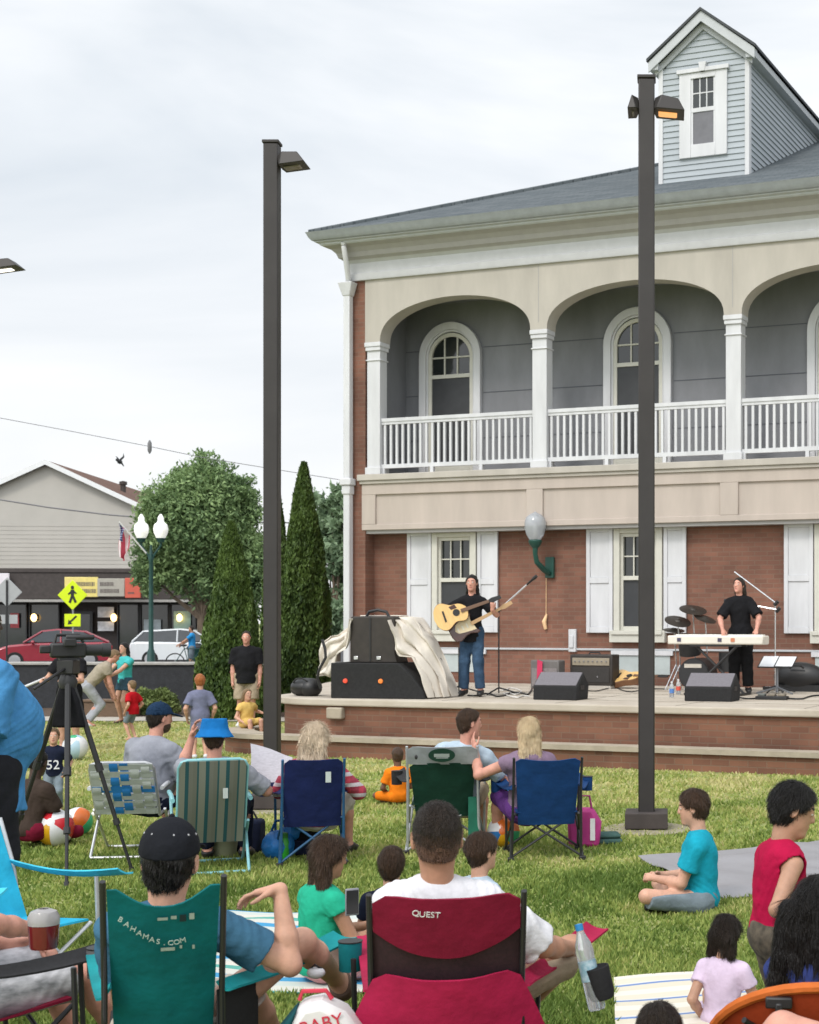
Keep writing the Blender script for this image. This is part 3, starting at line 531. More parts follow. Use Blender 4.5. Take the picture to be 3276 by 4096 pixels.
# ------------------------------------------------------------------ tall square lamp posts on the lawn
BRZ = M('dark bronze paint', (.032,.028,.027), rough=.5, var=.15, scale=3, spec=.4); FOOT = M('worn footing', (.26,.235,.16), rough=.95, var=.3, scale=9); BASE = M('post footing', (.05,.04,.037), rough=.8, var=.25, scale=6)
LENS = glow_mat('lit lamp lens', (1,.45,.16), .8); UNL = M('unlit lens', (.2,.17,.15), rough=.3); LENSW = glow_mat('lit white lens', (1,.93,.85), 1.6)
def lamp_post(label, px, pbase, ptop, heads, rz=0., wd=.145):
    Y = gY(pbase); g_ = gnd(px, pbase); zt = H-(ptop-HZ)*Y/F; t = thing('lamp_post', label, 'lamp post', (g_.x, Y, 0), rz, 'tall square lamp posts on the lawn'); w = wd/2
    MB().box(-w,w,-w,w,.02,zt).build('post', BRZ, t, bevel=.012); MB().box(-w-.01,w+.01,-w-.01,w+.01,zt,zt+.03).build('post_cap', BRZ, t, bevel=.006)
    MB().lathe([(.40,0),(.40,.012),(.36,.022)], 28).build('footing', FOOT, t); MB().box(-.19,.19,-.19,.19,.03,.17).build('base_cover', BASE, t, bevel=.008)
    for (x0, x1, z0, tilt, lit) in heads:
        s = 1 if x1 > x0 else -1; z = zt-z0; T = Matrix.Rotation(-R(tilt)*s, 4, 'Y'); T = Matrix.Translation((s*w,0,z))@T
        hd = MB(); hd.add([(0,-.07,.045),(s*.06,-.13,.06),(s*abs(x1-x0)*.85,-.11,.045),(s*abs(x1-x0)*.85,.11,.045),(s*.06,.13,.06),(0,.07,.045),(0,-.07,-.055),(s*.02,-.15,-.07),(s*(abs(x1-x0)+.03),-.15,-.07),(s*(abs(x1-x0)+.03),.15,-.07),(s*.02,.15,-.07),(0,.07,-.055)],
            [(0,1,2,3,4,5),(11,10,9,8,7,6),(0,6,7,1),(1,7,8,2),(2,8,9,3),(3,9,10,4),(4,10,11,5),(5,11,6,0)], T); h_ = hd.build('lamp_head', BRZ, t, bevel=.008)
        MB().add([(s*.04,-.05,-.069),(s*abs(x1-x0)*.85,-.05,-.069),(s*abs(x1-x0)*.85,.07,-.069),(s*.04,.07,-.069),(s*.05,-.045,-.078),(s*abs(x1-x0)*.8,-.045,-.078),(s*abs(x1-x0)*.8,.065,-.078),(s*.05,.065,-.078)], [(0,1,2,3),(4,7,6,5),(0,4,5,1),(1,5,6,2),(2,6,7,3),(3,7,4,0)], T).build('lens', lit, h_)
    return t
lamp_post('right tall bronze lamp post with two lit heads, in front of the balcony', 1361, 1747, 170, [(0,.245,.22,-5,LENS),(0,-.07,.22,-2,UNL)])
lamp_post('tall bronze lamp post with one head, left of the brick building', 573, 1705, 305, [(0,.24,.17,8,UNL)])
lamp_post('tall lamp post outside the left edge with its lit head in view', -60, 1620, 545, [(0,.52,.12,8,LENSW)])
# ================================================================== BRICK BUILDING WITH BALCONY
BRK = brick_mat('red brick', (.208,.096,.066), (.155,.072,.05), (.19,.122,.09)); BRK2 = brick_mat('stage brick', (.212,.098,.06), (.148,.067,.043), (.185,.118,.082), .24, .08)
BEI = M('beige stucco', (.425,.395,.352), rough=.85, var=.11, scale=2.2, bump=.06, bscale=150, stretch=(1,1,.25)); BEI2 = M('pinkish beige board', (.44,.38,.335), rough=.8, var=.10, scale=2.4, stretch=(1,1,.2))
WHT = M('white paint', (.56,.565,.585), rough=.55, var=.10, scale=4, stretch=(1,1,.2)); CREAM = M('cream window paint', (.54,.53,.47), rough=.55, var=.05); GRYW = M('grey balcony panel', (.185,.19,.205), rough=.7, var=.16, scale=1.8, stretch=(1,1,.4))
GREYT = M('grey white cornice', (.44,.46,.48), rough=.6, var=.06); GUT = M('grey gutter metal', (.29,.31,.335), rough=.45, var=.1, metal=.1); ROOFM = shingle_mat('slate grey shingles', (.085,.1,.11), (.12,.135,.145)); TAUPE = M('taupe cornice board', (.335,.325,.315), rough=.7, var=.05)
WGL = M('window glass', (.018,.022,.022), rough=.06, var=.5, scale=.8, spec=.6); SCRN = M('insect screen', (.03,.032,.036), rough=.5, var=.15)
SDB = M('blue grey clapboard', (.35,.385,.415), rough=.65, var=.05, scale=1.5); SDB2 = SDB
UW = 17.7; VD = 17.5
bd = thing('brick_building', 'two storey brick building with an arched white balcony, grey roof and dormer', 'building', BO, -TH)
WC = [1.885+3.5*i for i in range(5)]                                  # ground floor window centres
def fill(mb, x0, x1, z0, z1, y0, y1, holes):
    """wall from x0 to x1 with rectangular holes (hx0,hx1,hz0,hz1)"""
    xs = sorted(holes); x = x0
    for a, b_, c, d in xs:
        mb.box(x, a, y0, y1, z0, z1)
        if c > z0: mb.box(a, b_, y0, y1, z0, c)
        if d < z1: mb.box(a, b_, y0, y1, d, z1)
        x = b_
    mb.box(x, x1, y0, y1, z0, z1)
w = MB(); fill(w, .0, UW-.25, 0, 3.5, .32, .6, [(c-.4,c+.4,1.62,3.42) for c in WC])
w.box(-.06,0,.0,VD,0,7.95).box(0,.225,.02,.32,0,7.95).box(0,.25,.6,VD,0,7.95).box(UW-.25,UW,.02,VD,0,7.95).box(.25,UW-.25,VD-.3,VD,0,7.95)
w.box(.0,.14,.18,.32,.78,3.45)
w.build('wall', BRK, bd)
MB().tube([(.17,.2,.8),(.17,.2,3.4)], .03, 8).build('conduit', GUT, bd)
# panelled fascia and ledge
f = MB(); f.box(.16,UW,.04,.4,3.48,4.3); f.box(.16,UW,.0,.04,3.48,3.58).box(.16,UW,.0,.04,4.11,4.3)
JT = [.285]+[3.585+3.5*i for i in range(4)]+[17.55]
for j in JT: f.box(j-.155 if j > .3 else .16, j+.155, .0, .04, 3.58, 4.11)
f.build('fascia', BEI2, bd, bevel=.008)
MB().box(.1,UW+.1,-.07,1.35,4.36,4.47).box(.13,UW+.07,-.035,.3,4.3,4.36).build('balcony_floor', BEI, bd, bevel=.01)
MB().box(.16,UW,.05,.3,3.42,3.48).build('soffit_trim', TAUPE, bd)
# grey back wall of the balcony
VB = 1.32; UC = [1.25+3.72*i for i in range(5)]
def arch_pts(c, hw_, zs, rise, n=20): return [(c-hw_*math.cos(PI*i/n), zs+rise*math.sin(PI*i/n)) for i in range(n+1)]
b = MB(); fill(b, .25, UW-.25, 4.47, 7.9, VB, VB+.2, [(c-.42,c+.42,4.6,6.72) for c in UC]); b.box(.25,UW-.25,.3,VB+.2,7.72,7.9).box(.251,.29,.345,VB-.002,4.475,7.715); b.mat(1)
for z in (5.2, 6.03, 6.86):
    for i in range(5): b.box(max(.26, UC[i]-1.75), UC[i]-.66, VB-.006, VB, z, z+.014).box(UC[i]+.66, UC[i]+1.75, VB-.006, VB, z, z+.014)
b.build('balcony_back_wall', None, bd, mats=[GRYW, M('panel joint', (.08,.085,.1), rough=.8)])
XZ = lambda y: Matrix(((1,0,0,0),(0,0,1,y),(0,1,0,0),(0,0,0,1)))
def ring(mb, c, ro, ri, zs, zb, y0, y1, n=22):
    """arched surround: outer half width ro, inner ri, springing zs, legs to zb"""
    o = [(c-ro,zb)]+[(c-ro*math.cos(PI*i/n), zs+ro*math.sin(PI*i/n)) for i in range(n+1)]+[(c+ro,zb)]; q = [(c-ri,zb)]+[(c-ri*math.cos(PI*i/n), zs+ri*math.sin(PI*i/n)) for i in range(n+1)]+[(c+ri,zb)]
    m = len(o); vs = [(x,y0,z) for x,z in o]+[(x,y0,z) for x,z in q]+[(x,y1,z) for x,z in o]+[(x,y1,z) for x,z in q]; fs = []
    for i in range(m-1): fs += [(i,i+1,m+i+1,m+i),(2*m+i,3*m+i,3*m+i+1,2*m+i+1),(i,2*m+i,2*m+i+1,i+1),(m+i,m+i+1,3*m+i+1,3*m+i)]
    fs += [(0,m,3*m,2*m),(m-1,3*m-1,4*m-1,2*m-1)]; mb.add(vs, fs)
for i, c in enumerate(UC):
    f = MB(); ring(f, c, .64, .50, 6.72, 4.6, VB-.10, VB-.001); ring(f, c, .50, .465, 6.72, 4.6, VB-.06, VB-.001); wi = f.build('window', WHT, bd, bevel=.008)
    s = MB(); ring(s, c, .465, .395, 6.70, 4.6, VB-.045, VB-.002)
    s.box(c-.395,c+.395,VB-.05,VB-.003,6.33,6.40)
    for k in (-1, 1): s.box(c+k*.133-.014, c+k*.133+.014, VB-.03, VB-.004, 6.40, 6.70+.37)
    s.box(c-.39,c+.39,VB-.032,VB-.004,6.70,6.73); s.box(c-.395,c+.395,VB-.045,VB-.003,4.6,4.72)
    s.build('sash', CREAM, wi, bevel=.004)
    MB().prism([(c-.40,6.38)]+arch_pts(c, .40, 6.70, .40)+[(c+.40,6.38)], VB-.003, VB+.1, Matrix(((1,0,0,0),(0,0,1,0),(0,1,0,0),(0,0,0,1)))).build('pane', WGL, wi); MB().box(c-.395,c+.395,VB-.02,VB-.008,4.72,6.33).build('screen', SCRN, wi)
# arcade: spandrel wall with elliptical arches on square columns
COLS = [(.235,.54),(3.51,3.82),(7.0,7.30),(10.5,10.8),(14.0,14.3),(17.4,17.68)]; ZS, RISE, ZT = 6.83, .70, 7.95
a = MB(); y0, y1 = -.004, .34
for (p0, p1) in COLS: a.box(p0,p1,y0,y1,ZS,ZT)
for i in range(5):
    x0, x1 = COLS[i][1], COLS[i+1][0]; c = (x0+x1)/2; hw_ = (x1-x0)/2; n = 28
    pts = [(c-hw_*math.cos(PI*k/n), ZS+RISE*math.sin(PI*k/n)**.85) for k in range(n+1)]; vs = []; fs = []
    for x, z in pts: vs += [(x,y0,z),(x,y0,ZT),(x,y1,z),(x,y1,ZT)]
    for k in range(n): o = 4*k; fs += [(o,o+4,o+5,o+1),(o+2,o+3,o+7,o+6),(o,o+2,o+6,o+4)]
    a.add(vs, fs)
a.build('arcade', BEI, bd, ang=25)
b = MB()
for (p0, p1) in COLS[1:5]: b.box((p0+p1)/2-.006,(p0+p1)/2+.006,-.007,-.003,ZS+.12,ZT)
b.build('stucco_joint', TAUPE, bd)
for (p0, p1) in COLS:
    m = MB(); m.box(p0+.02,p1-.02,.03,.27,4.47,6.68); m.box(p0+.0,p1-.0,.01,.29,6.5,6.525); m.box(p0-.012,p1+.012,-.016,.316,6.75,6.828); m.box(p0+.0,p1-.0,.0,.3,6.68,6.75); m.box(p0-.005,p1+.005,-.005,.305,4.475,4.60); m.build('column', WHT, bd, bevel=.008)
for i in range(5):
    x0, x1 = COLS[i][1]-.018, COLS[i+1][0]+.018; r = MB(); r.box(x0,x1,.07,.16,5.41,5.47).box(x0,x1,.085,.145,5.36,5.41).box(x0,x1,.08,.15,4.58,4.65); n = int((x1-x0)/.118)
    for k in range(n): x = x0+(k+.5)*(x1-x0)/n; r.box(x-.021,x+.021,.094,.136,4.65,5.36)
    for k in (.0,.335,.665,1.): x = x0+.03+(x1-x0-.06)*k; r.box(x-.03,x+.03,.08,.15,4.47,4.58)
    r.build('railing', WHT, bd)
# entablature, cornice and gutter: moulded profiles run along the front and the left side
def run(name, prof, mat):
    """prof: (projection, z) closed outline, mitred round the left corner"""
    n = len(prof); vs = []; fs = []
    for k in range(3):
        for p, z in prof: vs.append({0:(-.06-p, VD, z), 1:(-.06-p, -p, z), 2:(UW+.3, -p, z)}[k])
    for k in range(2):
        for i in range(n): fs.append((k*n+i, k*n+(i+1) % n, (k+1)*n+(i+1) % n, (k+1)*n+i))
    fs += [tuple(range(n)), tuple(range(2*n,3*n))[::-1]]; return MB().add(vs, fs).build(name, mat, bd, ang=20)
run('frieze', [(-.05,7.94),(.05,7.94),(.06,7.97),(.06,8.06),(.035,8.075),(.035,8.25),(.06,8.27),(.09,8.3),(-.05,8.3)], M('pale grey frieze', (.47,.475,.49), rough=.6, var=.05))
run('cornice', [(-.05,8.3),(.10,8.3),(.12,8.32),(.16,8.34),(.19,8.42),(.26,8.49),(.36,8.53),(-.05,8.53)], TAUPE)
run('crown_moulding', [(-.05,8.53),(.37,8.53),(.40,8.55),(.40,8.575),(.46,8.585),(.46,8.60),(-.05,8.60)], GREYT)
run('gutter', [(.3,8.60),(.46,8.60),(.50,8.61),(.54,8.66),(.56,8.71),(.58,8.745),(.3,8.745)], GUT)
# hip roof
EU0, EV0, EU1, EV1, EZ = -.60, -.56, UW+.6, VD+.6, 8.735; sl = .42; hv = (EV1-EV0)/2; rz_ = EZ+sl*hv
rf = MB(); rf.add([(EU0,EV0,EZ),(EU1,EV0,EZ),(EU1,EV1,EZ),(EU0,EV1,EZ),(EU0+hv,EV0+hv,rz_),(EU1-hv+.01,EV0+hv,rz_),(EU0,EV0,EZ-.02),(EU1,EV0,EZ-.02),(EU1,EV1,EZ-.02),(EU0,EV1,EZ-.02)], [(0,1,5,4),(1,2,5),(2,3,4,5),(3,0,4),(6,7,1,0),(7,8,2,1),(8,9,3,2),(9,6,0,3),(9,8,7,6)])
rf.build('roof', ROOFM, bd, smooth=False)
MB().tube([(EU0+.02,EV0+.02,EZ+.01),(EU0+hv,EV0+hv,rz_+.02)], .05, 6).build('hip_cap', ROOFM, bd)
# downspout with leader heads at the left corner
dsp = MB(); dsp.box(-.02,.06,-.4,-.32,8.5,8.66); dsp.tube([(.02,-.36,8.5),(.02,-.30,8.3),(-.02,-.16,8.0),(-.06,-.085,7.86)], .05, 8); dsp.box(-.13,-.0,-.15,-.02,.8,7.72)
dsp.add([(-.21,-.22,7.9),(.09,-.22,7.9),(.09,-.01,7.9),(-.21,-.01,7.9),(-.14,-.16,7.66),(.01,-.16,7.66),(.01,-.01,7.66),(-.14,-.01,7.66)], [(0,1,2,3),(4,7,6,5),(0,4,5,1),(1,5,6,2),(2,6,7,3),(3,7,4,0)])
dsp.box(-.18,.05,-.2,-.01,4.28,4.40).box(-.15,.02,-.17,-.01,4.12,4.28); dsp.build('downspout', WHT, bd, bevel=.015)
# ground floor windows with shutters
for i, c in enumerate(WC):
    f = MB(); f.box(c-.44,c-.33,.24,.42,1.7,3.42).box(c+.33,c+.44,.24,.42,1.7,3.42).box(c-.33,c+.33,.24,.42,3.34,3.42); f.box(c-.5,c+.5,.2,.5,1.5,1.7).box(c-.46,c+.46,.17,.2,1.63,1.7); wi = f.build('window', CREAM, bd, bevel=.008)
    s = MB(); s.box(c-.33,c-.285,.30,.36,1.7,3.34).box(c+.285,c+.33,.30,.36,1.7,3.34).box(c-.285,c+.285,.29,.36,2.55,2.62).box(c-.285,c+.285,.30,.36,1.7,1.77).box(c-.285,c+.285,.30,.36,3.28,3.34)
    for k in (-1, 1): s.box(c+k*.1-.011,c+k*.1+.011,.32,.35,2.62,3.28)
    s.box(c-.285,c+.285,.321,.349,2.94,2.962); s.build('sash', CREAM, wi, bevel=.003)
    MB().box(c-.3,c+.3,.365,.38,1.72,3.3).build('pane', WGL, wi); MB().box(c-.284,c+.284,.335,.342,1.77,2.55).build('screen', SCRN, wi)
    for s_ in (-1, 1):
        x0 = c+s_*.46; x1 = c+s_*(.95 if s_ < 0 else .86); x0, x1 = min(x0,x1), max(x0,x1); sh = MB(); sh.box(x0,x0+.07,.255,.30,1.66,3.46).box(x1-.07,x1,.255,.30,1.66,3.46)
        for z0, z1 in ((1.66,1.76),(2.5,2.6),(3.37,3.46)): sh.box(x0+.07,x1-.07,.255,.30,z0,z1)
        sh.box(x0+.07,x1-.07,.275,.30,1.76,2.5).box(x0+.07,x1-.07,.275,.30,2.6,3.37); sh.build('shutter', WHT, bd, bevel=.006)
    bw = MB(); bw.box(c-.5,c+.62,.27,.32,1.28,1.36).build('basement_sill', WHT, bd, bevel=.006); MB().box(c-.44,c+.56,.3,.33,.96,1.28).build('basement_window', M('pale glass block', (.42,.47,.47), rough=.3, var=.1, scale=3), bd, bevel=.006)
MB().box(.14,UW-.3,.29,.33,1.36,1.395).build('water_table', GREYT, bd, bevel=.006)
MB().box(4.1,4.24,.26,.32,1.33,1.72).box(4.12,4.2,.24,.26,1.4,1.62).build('meter_box', WHT, bd, bevel=.01)
MB().tube([(3.66,.31,2.6),(3.66,.305,1.9)], .006, 6).tube([(3.66,.29,1.72),(3.64,.27,1.85),(3.68,.29,1.98)], [.03,.04,.015], 8).build('wall_tag', M('pale orange tag', (.75,.5,.28), rough=.5), bd)
# ------------------------------------------------------------------ dormer
DC, DV0, DW = 6.30, 1.0, .79; zb = 8.735+.42*(DV0+.56)-.03; ZE, ZA = 11.47, 12.22; dm = MB()
nb = 26
for k in range(nb):                                                    # clapboards on the front, each a wedge
    z0 = zb+.1*k; z1 = z0+.1
    if z0 > ZA-.25: break
    hw_ = DW if z1 <= ZE-.08 else max(.05, DW*(1-(z1-(ZE-.12))/(ZA-ZE+.05)))
    dm.add([(DC-hw_,DV0-.022,z0),(DC+hw_,DV0-.022,z0),(DC+hw_,DV0-.004,z1),(DC-hw_,DV0-.004,z1),(DC-hw_,DV0+.05,z0),(DC+hw_,DV0+.05,z0),(DC+hw_,DV0+.05,z1),(DC-hw_,DV0+.05,z1)], [(0,1,2,3),(4,5,1,0),(4,7,6,5),(3,2,6,7),(1,5,6,2),(0,3,7,4)])
for s in (-1, 1):
    x = DC+s*DW
    for k in range(nb):
        z0 = zb-.02+.1*k; z1 = z0+.1
        if z1 > ZE: break
        ve = max(DV0+.1, (z0-8.735)/.42-.56+.3)
        dm.add([(x+s*.022,DV0+.0,z0),(x+s*.022,ve,z0),(x+s*.004,ve,z1),(x+s*.004,DV0+.0,z1),(x-s*.04,DV0,z0),(x-s*.04,ve,z0),(x-s*.04,ve,z1),(x-s*.04,DV0,z1)], [(0,1,2,3),(4,5,1,0),(4,7,6,5),(3,2,6,7),(1,5,6,2),(0,3,7,4)])
do = dm.build('dormer', SDB, bd, smooth=False)
for s in (-1, 1):
    x = DC+s*DW; ct = MB(); ct.box(x-.05 if s > 0 else x-.03, x+.03 if s > 0 else x+.05, DV0-.035, DV0-.0, zb-.1, ZE-.06).box(min(x,x+s*.03), max(x,x+s*.03), DV0-.0, DV0+.09, zb-.1, ZE-.06); ct.build('corner_trim', WHT, do, bevel=.005)
rf = MB(); k_ = (ZA-ZE)/.95; vb = 7.9
for s in (-1, 1):
    P = [(DC,ZA+.03),(DC+s*.98,ZE+.03),(DC+s*.98,ZE-.02),(DC,ZA-.02)]
    rf.add([(x,DV0-.2,z) for x,z in P]+[(x,vb,z) for x,z in P], [(0,1,2,3),(4,7,6,5),(0,4,5,1),(1,5,6,2),(2,6,7,3)])
rf.build('roof', M('dark roof edge', (.05,.055,.06), rough=.8), do, smooth=False)
tr = MB()
for s in (-1, 1):
    for (d0, d1, y0, y1, e) in ((.02,.2,DV0-.17,DV0-.145,.955),(.16,.30,DV0-.06,DV0-.03,.88)):
        P = [(DC,ZA-d0),(DC+s*e,ZA-d0-k_*e),(DC+s*e,ZA-d1-k_*e),(DC,ZA-d1)]
        tr.add([(x,y0,z) for x,z in P]+[(x,y1,z) for x,z in P], [(0,1,2,3),(4,7,6,5),(0,4,5,1),(1,5,6,2),(2,6,7,3)])
    P = [(DC,ZA-.03),(DC+s*.95,ZE-.02),(DC+s*.95,ZE-.06),(DC,ZA-.07)]; tr.add([(x,DV0-.16,z) for x,z in P]+[(x,DV0,z) for x,z in P], [(0,1,2,3),(4,7,6,5),(2,6,7,3),(1,5,6,2)])
    tr.box(min(DC+s*.79,DC+s*.95), max(DC+s*.79,DC+s*.95), DV0-.14, 5.9, ZE-.16, ZE-.05)
tr.build('rake_trim', GREYT, do, bevel=.004)
fr = MB(); c = DC+.0; fr.box(c-.43,c-.22,DV0-.06,DV0-.0,9.76,11.2).box(c+.22,c+.43,DV0-.06,DV0-.0,9.76,11.2).box(c-.22,c+.22,DV0-.06,DV0,9.76,9.98).box(c-.22,c+.22,DV0-.06,DV0,11.1,11.2).box(c-.47,c+.47,DV0-.09,DV0,11.2,11.27)
fr.prism([(c-.045,11.2),(c+.045,11.2),(c+.07,11.36),(c-.07,11.36)], DV0-.1, DV0-.02, XZ(0)); dw = fr.build('window', WHT, do, bevel=.006)
s = MB(); s.box(c-.22,c+.22,DV0-.045,DV0-.01,10.53,10.6).box(c-.22,c-.185,DV0-.04,DV0-.01,9.98,11.1).box(c+.185,c+.22,DV0-.04,DV0-.01,9.98,11.1)
for k in (-1, 1): s.box(c+k*.062-.01,c+k*.062+.01,DV0-.036,DV0-.012,10.6,11.1)
s.box(c-.185,c+.185,DV0-.035,DV0-.013,10.84,10.86); s.build('sash', WHT, do); MB().box(c-.2,c+.2,DV0-.025,DV0-.024,10.6,11.1).build('pane', WGL, do); MB().box(c-.19,c+.19,DV0-.03,DV0-.029,9.98,10.53).build('screen', M('grey screen', (.13,.13,.145), rough=.5), do)
# ------------------------------------------------------------------ wall lantern
p = uv(3.70,.3,2.8); t = thing('wall_lantern', 'green bracket wall lantern with a clear acorn globe on the brick front', 'wall lamp', p, -TH); LB = M('lantern green', (.008,.06,.045), rough=.4, var=.2)
MB().box(-.03,.13,-.06,.0,-.2,.16).tube([(.05,-.08,-.12),(.0,-.2,-.05),(-.04,-.36,.06),(-.05,-.4,.2),(-.05,-.4,.34)], [.05,.05,.045,.04,.05], 10).lathe([(.05,.3),(.1,.36),(.12,.42),(.1,.44)], 14, Matrix.Translation((-.05,-.4,0))).build('bracket', LB, t, bevel=.008)
GLB = M('lantern globe', (.55,.58,.62), rough=.12, var=.08, spec=.6, alpha=1, trans=.45)
MB().lathe([(.1,.44),(.15,.52),(.185,.64),(.185,.74),(.16,.82),(.1,.87),(.04,.9),(.01,.92)], 18, Matrix.Translation((-.05,-.4,0))).build('globe', GLB, t); MB().lathe([(.02,.42),(.03,.6),(.03,.66),(.01,.7)], 8, Matrix.Translation((-.05,-.4,0))).build('bulb', M('bulb', (.8,.78,.7), rough=.4), t)
# ================================================================== STAGE
COP = M('stage paving', (.40,.345,.28), rough=.85, var=.16, scale=1.6, bump=.15, bscale=60, col2=(.50,.45,.38)); COP2 = M('coping stone', (.36,.31,.24), rough=.85, var=.2, scale=3, bump=.2, bscale=50)
st = thing('brick_stage', 'raised brick stage with a pale stone floor in front of the building', 'stage', BO, -TH)
def outline(u0, v, back):
    """front edge from the right, rounded left end running back to the building"""
    P = [(UW+1,v),(12,v),(8,v),(5,v),(u0+1.2,v)]
    for k in range(1, 9): a = PI/2*k/8; P.append((u0+1.2-1.2*math.sin(a), v+1.2-1.2*math.cos(a)))
    return P+back
FR = outline(1.55, -5.27, [(1.05,-3.4),(.5,-2.0),(-.1,-.8),(-.5,.25)]); POLY = FR+[(UW+1,.25)]
def inset(P, d): return [(u+(d if i > 4 else 0), v+d) for i, (u, v) in enumerate(P)]
pw = inset(FR, .07); ww = MB(); n = len(pw)
ww.add([(u,v,0) for u,v in pw]+[(u,v,.68) for u,v in pw]+[(u+.1,v+.25,0) for u,v in pw]+[(u+.1,v+.25,.68) for u,v in pw], [(i,n+i,n+i+1,i+1) for i in range(n-1)]+[(2*n+i,2*n+i+1,3*n+i+1,3*n+i) for i in range(n-1)])
ww.build('wall', BRK2, st, ang=50)
MB().prism(POLY[::-1], .68, .78).build('floor_slab', COP, st, bevel=.02, smooth=False)
b = MB()
for i in range(1, 6): b.box(2.4,UW,-5.2+i*.9,-5.19+i*.9,.78,.783)
for i in range(9): b.box(3+i*1.7,3.01+i*1.7,-5.15,.2,.7801,.7825)
b.build('paving_joint', M('paving joint', (.2,.17,.13), rough=.9), st)
MB().box(2.95,3.2,-5.3,-5.19,.5,.66).build('stone_block', COP2, st, bevel=.02)
lw = thing('retaining_wall', 'low brick retaining wall with a stone cap before the stage', 'wall', BO, -TH)
FL = outline(.85, -5.68, [(.6,-3.9)]); n = len(FL); x = MB(); p2 = inset(FL, .3); p1 = inset(FL, .05)
x.add([(u,v,0) for u,v in p1]+[(u,v,.22) for u,v in p1]+[(u,v,0) for u,v in p2]+[(u,v,.22) for u,v in p2], [(i,n+i,n+i+1,i+1) for i in range(n-1)]+[(2*n+i,2*n+i+1,3*n+i+1,3*n+i) for i in range(n-1)]); x.build('wall', BRK2, lw, ang=50)
x = MB(); p2 = inset(FL, .34); x.add([(u,v,.22) for u,v in FL]+[(u,v,.285) for u,v in FL]+[(u,v,.22) for u,v in p2]+[(u,v,.285) for u,v in p2], [(i,n+i,n+i+1,i+1) for i in range(n-1)]+[(2*n+i,2*n+i+1,3*n+i+1,3*n+i) for i in range(n-1)]+[(n+i,3*n+i,3*n+i+1,n+i+1) for i in range(n-1)]+[(i,i+1,2*n+i+1,2*n+i) for i in range(n-1)]+[(0,2*n,3*n,n),(n-1,2*n-1,4*n-1,3*n-1)]); x.build('coping', COP2, lw, ang=50)
# ================================================================== THINGS ON THE STAGE
BLKC = M('black speaker carpet', (.016,.016,.017), rough=.9, var=.3, scale=30, bump=.5, bscale=200); BLKP = M('black plastic', (.014,.014,.015), rough=.45, var=.2); BRNC = M('brown black vinyl', (.028,.022,.018), rough=.6, var=.25, scale=8)
CHR = M('chrome', (.6,.6,.62), rough=.25, metal=.9); DRAPE = M('white drape', (.62,.57,.5), rough=.9, var=.1, scale=3, bump=.15, bscale=12); GRILL = M('dark grille', (.03,.027,.025), rough=.8, var=.3, scale=60)
def sthing(name, label, cat, px, py, rz=0., group=None):
    p = on_stage(px, py); return thing(name, label, cat, (p.x, p.y, .78), -TH+R(rz), group), p.y
def scl(Y): return Y/F     # metres per photo unit at that depth
t, Y = sthing('speaker_case', 'long low black road case with glowing red and orange reflectors at the stage edge', 'case', 797, 1471, 8); k = scl(Y)
MB().prism([(-108*k,0),(105*k,0),(100*k,.12),(78*k,.30),(45*k,75*k),(-108*k,75*k)], -.02, .62, XZ(0)).build('case_body', BLKC, t, bevel=.015)
for dx, c in ((-74,(.6,.06,.03)),(6,(.65,.17,.03))): MB().lathe([(.0,-.01),(.034,-.01),(.03,.012),(.0,.016)], 14, Matrix.Translation((dx*k,-.03,37*k))@Matrix.Rotation(PI/2,4,'X')).build('lamp', glow_mat('case reflector glow %d' % dx, c, .6), t)  # plain red and orange reflectors, given a glow of their own
p0 = Vector(t.location)
t2 = thing('equipment_case', 'upright dark brown equipment case with a black handle on the long road case', 'case', (p0.x, p0.y, .78+75*k+.001), -TH+R(8))
MB().prism([(-72*k,0),(36*k,0),(30*k,.12),(28*k,95*k),(22*k,98*k),(-68*k,98*k),(-72*k,94*k)], .1, .5, XZ(0)).build('case_body', BRNC, t2, bevel=.015); MB().box(-27*k,-24*k,.09,.1,.02,96*k).build('seam', BLKP, t2)
MB().tube([(-48*k,.3,97*k),(-42*k,.3,108*k),(-22*k,.3,112*k),(-2*k,.3,108*k),(4*k,.3,97*k)], .022, 8).build('handle', BLKP, t2)
for dx in (-58,-6): MB().box((dx-5)*k,(dx+5)*k,.085,.1,6*k,14*k).build('latch', CHR, t2, bevel=.006)
# drape thrown over the gear: a cloth that falls to both sides
t3 = thing('drape', 'white cloth draped over the stacked cases on the stage', 'cloth', (p0.x, p0.y, .78), -TH+R(8))
def drape(prof, y0, y1, seed, n=13):
    P = []
    for i, (x, z) in enumerate(prof):
        row = []
        for j in range(n):
            f = j/(n-1); a = .035*math.sin(f*9+i*.9+seed)+.02*math.sin(f*21-i*1.7); row.append((x*k+a*.7, y0+(y1-y0)*f+.03*math.sin(i*1.3+seed), max(.012, z*k+a-(.10*(1-f)**3 if 0 < i < len(prof)-2 else 0))))
        P.append(row)
    return P
def panel(outer, inner, yo, yi, seed, n=25):
    P = []
    for i, ((x0, z0), (x1, z1)) in enumerate(zip(outer, inner)):
        P.append([((x0*(1-f)+x1*f)*k+.014*math.sin(f*13+i*.6), yo*(1-f)+yi*f+.045*math.sin(f*17+i*.35+seed)+.03*math.sin(f*6-i*.9)+.018*math.sin(f*31+i*.5), max(.01, (z0*(1-f)+z1*f)*k)) for f in np.linspace(0,1,n)])
    return P
def dense(P, m=3):
    o = []
    for i in range(len(P)-1): o += [(P[i][0]+(P[i+1][0]-P[i][0])*j/m, P[i][1]+(P[i+1][1]-P[i][1])*j/m) for j in range(m)]
    return o+[P[-1]]
RO = dense([(24,173),(50,170),(72,143),(92,120),(106,84),(124,46),(136,3)]); RI = dense([(23,165),(29,135),(33,104),(46,90),(70,88),(96,50),(110,3)])
